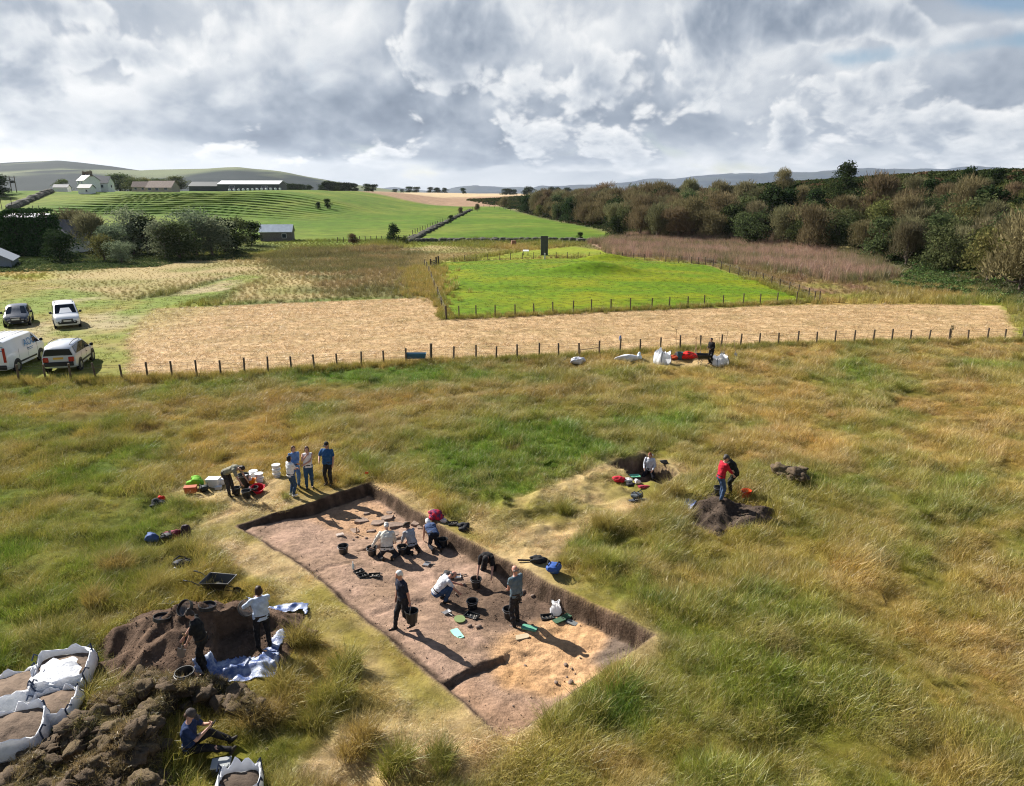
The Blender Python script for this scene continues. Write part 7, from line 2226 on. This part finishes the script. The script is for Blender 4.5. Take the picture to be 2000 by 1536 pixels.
def build_props():
    # buckets in and round the trench
    g = 'black buckets in the trench'
    bucket(671, 1081, 'black bucket standing alone left of the kneeling diggers', fill=.25)
    bucket(727, 1084, 'black bucket under the cream sleeve of the kneeling digger', fill=.6)
    bucket(786, 1082, 'black bucket between the cream jacket and the pink gloves', fill=.6)
    bucket(865, 1068, 'black bucket right of the white haired kneeler near the wall', fill=.4)
    bucket(923, 1190, 'black bucket in the shadow between the two crouching men and the finds tray', fill=.45)
    bucket(930, 1146, 'black bucket behind the man in the black T-shirt', fill=.4)
    bucket(994, 1206, 'black bucket just left of the bald man\'s legs', fill=.5)
    w = PEOPLE['walk']; lw = w['Lw']; zz = max(Z1(lw.x, lw.y) + .03, lw.z - .56)
    bucket(805, 1225, 'black bucket hanging from the white haired man\'s hand', fill=.5, handle='up', loc=(lw.x + .04, lw.y - .02, zz), h=.34, r=.17)
    # group of gear at the top left corner of the trench
    tb = 'white lidded tubs stacked behind the black buckets'
    for (px, py, n, what) in ((541, 932, 3, 'the tall separate stack nearest the standing women'), (507, 941, 2, 'the middle stack behind the orange trug'), (496, 936, 2, 'the rear stack behind the middle one'), (484, 943, 2, 'the stack right of the bending person')):
        x, y, z = place(px, py)
        for k in range(n): tub((x, y, z + k * .183), ('topmost' if k == n - 1 else 'bottom' if k == 0 else 'middle') + ' white tub of ' + what, tb)
    b = bucket(482, 972, 'black bucket by the bending person\'s hands', fill=.3, r=.17); b = bucket(462, 966, 'black bucket behind the bending person\'s legs', fill=0); b = bucket(496, 965, 'black bucket tucked behind the red trug', fill=.2, r=.17); bucket(478, 952, 'tall black bin behind the black buckets', fill=0, r=.2, h=.55)
    MR = mat('red trug plastic', (.62, .008, .03), .4, spec=.5); MO = mat('orange plastic', (.72, .22, .01), .4)
    def trug(px, py, label, m_, r=.22, h=.26, tilt=.0):
        o = empty('flexible_trug', place(px, py), .4, label, 'trug'); o.rotation_euler[0] = tilt
        b = MB(); b.lathe([(0, .0), (r * .68, .0), (r * .72, .02), (r, h), (r + .012, h + .004), (r - .008, h), (r * .68, .025), (0, .02)], n=26); b.build('shell', m_, o, True)
        for sg in (-1, 1): b = MB(); b.tube([(sg * r * .98, -.07, h - .01), (sg * (r + .03), -.04, h + .05), (sg * (r + .03), .04, h + .05), (sg * r * .98, .07, h - .01)], .014, 7); b.build('handle', m_, o, True)
        return o
    trug(504, 962, 'bright red flexible trug at the right end of the gear', MR, .24, .26, .35)
    trug(492, 944, 'small orange trug in front of the white tubs', MO, .15, .16)
    crate(418, 951, 'white plastic storage box left of the bending person', (.46, .36, .34), M_WHITEP)
    crate(427, 956, 'small white lidded carton on the grass before the storage box', (.24, .18, .10), M_WHITEP, rz=.2)
    crate(433, 947, 'clear plastic tub behind the bending person\'s legs', (.22, .22, .2), M_WHITEP, rz=.4)
    crate(373, 962, 'orange brown tool box in the grass at the left end of the gear', (.42, .26, .22), mat('orange brown box', (.40, .085, .03), .5), rz=.2)
    crumple('jacket', 385, 946, (.6, .42, .34), (.16, .42, .02), 'lime green high visibility jacket thrown beside the tool box', 'jacket', 11)
    rucksack(398, 957, (.02, .028, .03), 'dark rucksack lying between the green jacket and the storage box', .5, 1.1, standing=False)
    # bags on the left
    crumple('jacket', 308, 992, (.60, .38, .36), (.015, .018, .024), 'black jacket heap with a red hood, upper left of the trench', 'jacket', 21)
    crumple('hood', 314, 982, (.3, .24, .3), (.62, .03, .02), 'bright red hood lying on the black jacket heap', 'clothing', 23)
    crumple('jacket', 300, 1054, (.42, .36, .30), (.06, .10, .24), 'blue bag at the left end of the row of rucksacks', 'bag', 31)
    rucksack(322, 1052, (.018, .02, .026), 'black rucksack lying between the blue bag and the maroon bag', .8, 1.0, standing=False)
    crumple('bag', 340, 1050, (.46, .36, .30), (.15, .012, .03), 'maroon bag in the middle of the row of rucksacks', 'bag', 37)
    rucksack(364, 1049, (.03, .014, .022), 'dark upright rucksack at the right end of the row', .2, .95)
    rucksack(373, 1104, (.016, .02, .032), 'navy rucksack with pale stripes in the grass above the wheelbarrow', -.5, 1.25, standing=False, stripe=(.6, .62, .66))
    wheelbarrow(428, 1164, R(-98), 'black wheelbarrow standing on the grass behind the big spoil heap', .88)
    # right of the trench
    crumple('jacket', 851, 1014, (.55, .40, .32), (.06, .02, .09), 'purple and red jacket on the turf above the trench wall', 'jacket', 41, col2=(.45, .01, .03))
    crumple('cloth', 866, 1020, (.24, .2, .14), (.6, .52, .48), 'pale pink cloth beside the purple jacket', 'cloth', 43)
    tray(885, 1025, 'black tray on the turf right of the purple jacket', .2)
    crumple('bag', 904, 1034, (.40, .34, .24), (.012, .012, .014), 'black bag on the turf right of the black tray', 'bag', 47)
    rucksack(1085, 1112, (.03, .085, .30), 'blue rucksack with black trim on the turf above the dark trench wall', -.3, 1.35, standing=False)
    crumple('bag', 1050, 1098, (.42, .30, .24), (.012, .013, .015), 'black bag lying left of the blue rucksack', 'bag', 53, parts=[('strap', [(-.2, 0, .06), (-.4, .02, .05), (-.62, .05, .04)], .03, (.012, .012, .014))])
    # things on the trench floor
    tray(701, 1119, 'first of two small black trays below the lone bucket', .7, L=.30, W=.2); tray(709, 1127, 'second small black tray next to the first, below the lone bucket', .6, L=.30, W=.2); tray(731, 1127, 'black tray of finds lying by itself in mid trench', .1)
    o = empty('water_bottle', place(690, 1112), 0, 'clear pale plastic bottle beside the small trays', 'bottle'); b = MB(); b.lathe([(0, 0), (.035, 0), (.037, .02), (.037, .15), (.015, .20), (.015, .22), (0, .22)], n=14); b.build('shell', mat('clear pale plastic', (.55, .68, .66), .15, spec=.7), o, True); b = MB(); b.lathe([(0, .222), (.017, .222), (.017, .25), (0, .25)], n=12); b.build('cap', M_WHITEP, o, True)
    dustpan(833, 1104, 'steel dustpan with black handle behind the crouching man', R(75)); dustpan(872, 1198, 'pale dustpan in the crouching man\'s shadow', R(40), M_STEEL); dustpan(1086, 1176, 'steel dustpan by the plastic bag and the wall', R(20))
    crumple('bag', 873, 1128, (.42, .34, .2), (.02, .02, .022), 'black holdall behind the crouching man\'s back', 'bag', 59)
    dustpan(893, 1128, 'grey dustpan right of the crouching man\'s head', R(100)); trowel(908, 1143, 'trowel lying left of the bucket behind the black T-shirt', R(80))
    tray(921, 1206, 'black tray of finds in front of the shaded bucket', -.5, L=.40, W=.28); tray(1069, 1208, 'black tray of finds on the orange sand', .2, L=.36, W=.26)
    mat_board(893, 1240, 'mint green kneeling mat with a hand slot', (.28, .62, .46), .46, .22, R(-62), True, .15)
    mat_board(898, 1211, 'round olive green kneeling mat beside the finds tray', (.15, .20, .075), .36, .30, R(-70), False, .48)
    mat_board(1034, 1228, 'teal green mat lying in the bald man\'s shadow', (.10, .30, .20), .44, .22, R(-20), False, .2)
    mat_board(1018, 1246, 'oval beige kneeling mat on the sand', (.42, .34, .22), .46, .20, R(18), False, .5)
    mat_board(1092, 1213, 'dark green mat left of its twin beyond the finds tray', (.045, .10, .055), .36, .20, R(35), True, .15)
    mat_board(1106, 1208, 'dark green mat overlapping the first beyond the finds tray', (.05, .115, .065), .36, .20, R(40), True, .15, .07)
    mat_board(1117, 1218, 'grey board by the dark green mats', (.13, .14, .14), .34, .18, R(-40), False, .1)
    o = empty('plastic_bag', place(1085, 1200), 0, 'crumpled clear white plastic bag standing on the sand', 'bag')
    C = MB(); V = []; F = []; n = 20
    for i, (rr, z) in enumerate(((.10, 0), (.14, .05), (.13, .16), (.10, .26), (.07, .33), (.10, .40), (.09, .39))):
        for j in range(n): t = 2 * math.pi * j / n; k = 1 + .35 * float(vn(np.array([2 * math.cos(t) + i]), np.array([2.0 * math.sin(t) + 3 * z]), 4)[0]) + .12 * math.sin(5 * t + i); V.append((rr * k * math.cos(t) * 1.25, rr * k * math.sin(t), z + .05 * math.sin(3 * t) * (i > 3)))
    for i in range(6):
        for j in range(n): F.append((i * n + j, i * n + (j + 1) % n, (i + 1) * n + (j + 1) % n, (i + 1) * n + j))
    F.append(tuple(range(n))[::-1]); C.add(V, F); C.build('film', mat('clear polythene', (.78, .78, .80), .2, trans=.4, spec=.6), o, True)
    o = empty('ranging_peg', place(697, 1043), 0, 'small wooden peg stuck in the orange sand', 'peg'); b = MB(); b.box((0, 0, .12), (.03, .03, .3)); b.build('stake', M_HANDLE, o)
    o = empty('grid_peg', place(713, 938), .3, 'red marker flag at the top corner of the trench', 'flag'); b = MB(); b.tube([(0, 0, -.1), (0, 0, .36)], .006, 6); b.build('pole', M_STEEL, o); b = MB(); b.slab([(0, 0, .36), (.16, .02, .33), (.14, .03, .24), (0, 0, .26)], .004); b.build('flag', mat('red flag', (.62, .05, .02), .7), o)
    b = MB(); b.box((0, 0, .03), (.26, .16, .03), M=Matrix.Rotation(.1, 3, 'X')); b.box((0, 0, .05), (.20, .12, .006), M=Matrix.Rotation(.1, 3, 'X')); o = b.build('photo_board', mat('pale board', (.45, .36, .30), .7)); o.location = place(664, 1046); o.rotation_euler = (0, 0, .5); tag(o, 'small pale photo board on the orange sand left of the flagstones', 'board')
    # spoil heap: sieves, bucket, tarpaulins, shovel
    x, y, z = place(317, 1212); sieve((x, y, z + .02), (R(-8), R(6), 0), 'sieve lying flat at the left end of the spoil heap top')
    x, y, z = place(365, 1196); sieve((x, y, z + .10), (R(40), R(-28), 0), 'sieve leaning in the soil behind the digging woman\'s head')
    x, y, z = place(405, 1189); sieve((x, y, z + .01), (R(-5), R(5), 0), 'sieve lying nearly hidden on the back of the spoil heap')
    s_ = PEOPLE['sv']; h = (s_['Rw'] + s_['Lw']) / 2; sieve((s_['Lw'].x - .02, s_['Lw'].y + .02, s_['Lw'].z - .10), (R(62), R(10), R(30)), 'sieve held up in the hands of the woman in the pale blue top')
    x, y, z = place(519, 1262); sieve((x + .0, y - .16, z + .42), (R(100), 0, R(6)), 'sieve with a pale rim hanging before the black trousers of the sieving woman') if False else None
    bucket(363, 1332, 'black bucket with a pale rim at the digging woman\'s feet', fill=.3, r=.20, h=.28, mh=M_WHITEP)
    d_ = PEOPLE['dig']; x, y, z = place(352, 1288); tip = Vector((x, y, z + .03)); hl = d_['Lw']; top = hl + (hl - tip).normalized() * .45; hr = d_['Rw']
    tool((x, y, z + .03), tuple(tip + (hr - tip) * 1.12), 'long-handled shovel in the hands of the digging woman', name='shovel')
    tp = 'tarpaulin'
    sheet(tp, [(378, 1330), (430, 1306), (480, 1290), (505, 1298), (540, 1272), (550, 1288), (538, 1325), (535, 1330), (440, 1335), (385, 1342)], 'large crumpled blue and silver tarpaulin before the digging woman', 'tarpaulin', M_TARP, .02, .085, .04, 811)
    sheet(tp, [(478, 1190), (520, 1196), (560, 1186), (605, 1188), (600, 1216), (590, 1200), (560, 1204), (520, 1206)], 'crumpled blue tarpaulin edge behind the sieving woman', 'tarpaulin', M_TARP, .03, .10, .035, 821)
    sheet(tp, [(515, 1285), (540, 1262), (556, 1250), (562, 1262), (545, 1290)], 'strip of blue tarpaulin in the shadow of the sieving woman', 'tarpaulin', M_TARP, .02, .05, .035, 831)
    sheet(tp, [(318, 1196), (330, 1184), (346, 1190), (340, 1202)], 'small corner of blue tarpaulin at the back of the spoil heap', 'tarpaulin', M_TARP, .03, .07, .03, 841)
    sheet(tp, [(1322, 1002), (1338, 980), (1362, 980), (1358, 994), (1335, 1004)], 'blue tarpaulin corner at the left of the small spoil heap', 'tarpaulin', M_TARP, .03, .06, .035, 851)
    sheet(tp, [(1528, 992), (1536, 982), (1552, 984), (1552, 994)], 'silvery blue tarpaulin corner in the grass right of the small heap', 'tarpaulin', M_TARP, .04, .08, .035, 861)
    # bulk bags
    bulk_bag(125, 1332, 'large white bulk bag nearest the spoil heap, top flap folded in', 1.25, .52, .62, .3, seed=1, flap=True)
    bulk_bag(22, 1372, 'white bulk bag heaped with brown soil cut by the left picture edge', 1.25, .45, .80, .5, seed=2)
    bulk_bag(105, 1400, 'slumped white bulk bag half buried behind the turf heap', 1.05, .38, .72, .2, seed=3)
    bulk_bag(35, 1452, 'white bulk bag full of soil lowest on the left edge', 1.10, .52, .78, .45, seed=4)
    bulk_bag(466, 1565, 'white bulk bag of dark clods cut by the bottom edge', .82, .55, .62, .25, seed=5, soil=(.07, .05, .035))
    crate(434, 1508, 'black first aid case with a grey lid beside the sitting man', (.34, .26, .20), M_BLACKP, True, R(12), 'case', 'black_case', mat('grey lid', (.24, .25, .25), .6))
    p_ = PEOPLE['sit']; h = (p_['Rw'] + p_['Lw']) / 2; f = (p_['M'].to_3x3() @ Vector((0, 1, 0))).normalized()
    b = MB(); b.box((0, 0, 0), (.085, .012, .16), M=Matrix.Rotation(R(-35), 3, 'X')); b.box((0, -.008, .002), (.075, .004, .145), M=Matrix.Rotation(R(-35), 3, 'X')); o = b.build('phone', M_BLACKP); o.location = h + f * .10 + Vector((0, 0, .05)); o.rotation_euler = (0, 0, -R(84)); tag(o, 'dark phone in the hands of the sitting man', 'phone')
    # the test pit
    crumple('jacket', 1209, 942, (.46, .34, .26), (.50, .02, .04), 'red jacket by the left corner of the test pit', 'jacket', 61); crumple('cloth', 1226, 940, (.36, .26, .16), (.62, .60, .58), 'white cloth beside the red jacket at the test pit', 'cloth', 63)
    mat_board(1240, 931, 'mint green board at the edge of the test pit', (.20, .62, .38), .44, .3, R(10), False, .08)
    crumple('bag', 1230, 948, (.40, .28, .18), (.02, .02, .022), 'black bag below the white cloth at the test pit', 'bag', 67)
    crumple('plastic_bag', 1244, 945, (.26, .22, .22), (.70, .70, .72), 'white carrier bag standing at the test pit edge', 'bag', 69, .4)
    crumple('bag', 1257, 953, (.44, .22, .12), (.28, .02, .04), 'dark red bag lying right of the carrier bag', 'bag', 71)
    rucksack(1238, 972, (.03, .04, .05), 'grey and black rucksack on its mat below the test pit', .4, 1.1, standing=False, stripe=(.5, .5, .5)); crumple('rain_sheet', 1243, 978, (.75, .26, .07), (.05, .06, .085), 'dark slate sheet spread under the grey and black rucksack', 'sheet', 73)
    crumple('bag', 1297, 905, (.3, .2, .14), (.03, .03, .03), 'small dark cloth on the back edge of the test pit', 'cloth', 75); crumple('cloth', 1270, 891, (.22, .14, .10), (.7, .7, .7), 'small white cloth behind the test pit', 'cloth', 77)
    MRB = mat('orange red bucket plastic', (.80, .035, .005), .4, spec=.5)
    bucket(1457, 972, 'bright orange red bucket on the small spoil heap', MRB, .17, .30, 0); bucket(1446, 966, 'second orange red bucket tucked behind the first on the small heap', MRB, .14, .22, 0) if False else None
    bucket(1402, 966, 'black bucket behind the legs of the person in the red T-shirt', fill=0, r=.15, h=.32)
    x, y, z = place(1368, 977); tool((x - .25, y, z + .05), (x + .75, y + .12, z + .12), 'spade lying at the left of the small spoil heap')
    # along the wire fence
    x, y, z = place(813, 712); o = empty('feeding_trough', (x, y, z), R(3), 'blue feeding trough on thin legs beside the thick fence post', 'trough')
    b = MB(); b.add([(-.62, -.16, .42), (.62, -.16, .42), (.62, .16, .42), (-.62, .16, .42), (-.70, -.24, .78), (.70, -.24, .78), (.70, .24, .78), (-.70, .24, .78), (-.66, -.20, .78), (.66, -.20, .78), (.66, .20, .78), (-.66, .20, .78), (-.6, -.13, .47), (.6, -.13, .47), (.6, .13, .47), (-.6, .13, .47)],
          [(3, 2, 1, 0), (0, 1, 5, 4), (1, 2, 6, 5), (2, 3, 7, 6), (3, 0, 4, 7), (4, 5, 9, 8), (5, 6, 10, 9), (6, 7, 11, 10), (7, 4, 8, 11), (8, 9, 13, 12), (9, 10, 14, 13), (10, 11, 15, 14), (11, 8, 12, 15), (12, 13, 14, 15)]); b.build('basin', mat('blue trough plastic', (.05, .14, .22), .45, .1, 5), o)
    for sx in (-.6, .6):
        for sy in (-.2, .2): b = MB(); b.tube([(sx * 1.02, sy * 1.3, 0), (sx, sy * .9, .5)], .02, 6); b.build('leg', M_STEEL, o)
    b = MB(); b.box((0, 0, .5), (.05, .05, .2)) if False else None
    crumple('sack', 1130, 711, (.95, .5, .55), (.60, .60, .64), 'white grey sack slumped at the fence left of the metal frame', 'sack', 81)
    x, y, z = place(1152, 705); o = empty('metal_frame', (x, y, z), R(8), 'brown metal frame standing against the fence by the slumped sack', 'frame')
    for sx in (-.75, .75): b = MB(); b.tube([(sx, 0, 0), (sx * .88, 0, .85)], .02, 6); b.build('leg', mat('rusty tube', (.16, .10, .075), .7, metal=.3) if sx < 0 else bpy.data.materials['rusty tube'], o)
    b = MB(); b.tube([(-.68, 0, .78), (.68, 0, .92)], .02, 6); b.build('crossbar', bpy.data.materials['rusty tube'], o)
    crumple('glove', 1210, 684, (.16, .14, .36), (.12, .18, .36), 'blue cloth hung on the fence post left of the white sacks', 'cloth', 83); bpy.data.objects['glove'].location.z += .75
    crumple('sack', 1224, 706, (1.2, .45, .5), (.62, .64, .68), 'long white folded sack lying under the fence', 'sack', 85); crumple('sack', 1248, 702, (.42, .35, .5), (.55, .62, .66), 'pale blue white bag right of the long folded sack', 'sack', 87)
    bulk_bag(1292, 712, 'white bulk bag slumped by the fence left of the red sheets', .95, .85, 0, R(30), seed=9)
    crumple('sheet', 1316, 702, (.8, .4, .3), (.50, .07, .02), 'orange red sheet piled behind the white bulk bag', 'sheet', 91); crumple('sheet', 1345, 700, (1.1, .5, .5), (.72, .02, .015), 'bright red sheet heap right of the blue barrel', 'sheet', 93)
    bucket(1327, 702, 'dark blue bucket between the red sheets at the fence', mat('dark blue plastic', (.03, .08, .11), .5), .22, .5, 0)
    wheelbarrow(1372, 711, R(-100), 'black wheelbarrow left of the person in black at the fence', 1.0)
    bulk_bag(1406, 713, 'open white bulk bag right of the person in black at the fence', .95, .55, 0, R(15), seed=12)
    for i, (px, dx, hh, lab) in enumerate(((1320, .0, 1.9, 'tall thin ranging rod by the fence behind the red sheets'), (1357, .1, 1.3, 'first spade leaning on the fence right of the red sheet'), (1362, -.1, 1.25, 'second spade leaning on the fence right of the red sheet'), (1367, .12, 1.3, 'third spade leaning on the fence beside the barrow'), (1410, -.25, 1.6, 'long tool leaning right of the person in black'), (1412, .3, 1.7, 'crossing long tool leaning right of the person in black'), (1438, -.15, 1.1, 'short tool leaning on the last post of the gear row'))):
        x, y, z = place(px, 698); tool((x, y, z), (x + dx, y + .35, z + hh), lab, name='spade' if hh < 1.5 else 'long_tool')



# ------------------------------------------------------------------ build everything
build_hills()
build_heaps()
build_houses()
build_woods()
build_fences()
build_cars()
build_people()
build_props()


def occupied():
    OCC.extend([np.array([G0(a, b, 0)[:2] for a, b in q]) for q in ([(372, 1345), (430, 1300), (560, 1245), (560, 1300), (540, 1340)], [(480, 1205), (600, 1185), (608, 1215), (520, 1215)])])
    q = PEOPLE['sit']['M']
    for d_ in (0, .25, .5, .75, 1.0):
        w_ = q @ Vector((.0, d_, 0)); OCC.append((w_.x, w_.y - .12, .34))
    for o in list(COL.objects):
        if o.parent is None and o.get('category') and o.location.y < 60:
            c = o['category']
            if c in ('person', 'bucket', 'tub', 'trug', 'box', 'rucksack', 'bag', 'jacket', 'mat', 'tray', 'cloth', 'case', 'clothing'):
                OCC.append((o.location.x, o.location.y, .22)); OCC.append((o.location.x, o.location.y - .15, .2))
                if c in ('rucksack', 'bag', 'jacket', 'cloth', 'clothing', 'mat', 'tray', 'case'): OCC.append((o.location.x, o.location.y - .35, .42)); OCC.append((o.location.x, o.location.y, .42))
            elif c in ('bulk bag', 'wheelbarrow'): OCC.append((o.location.x, o.location.y, .5))


occupied()
build_grass()
build_haze()
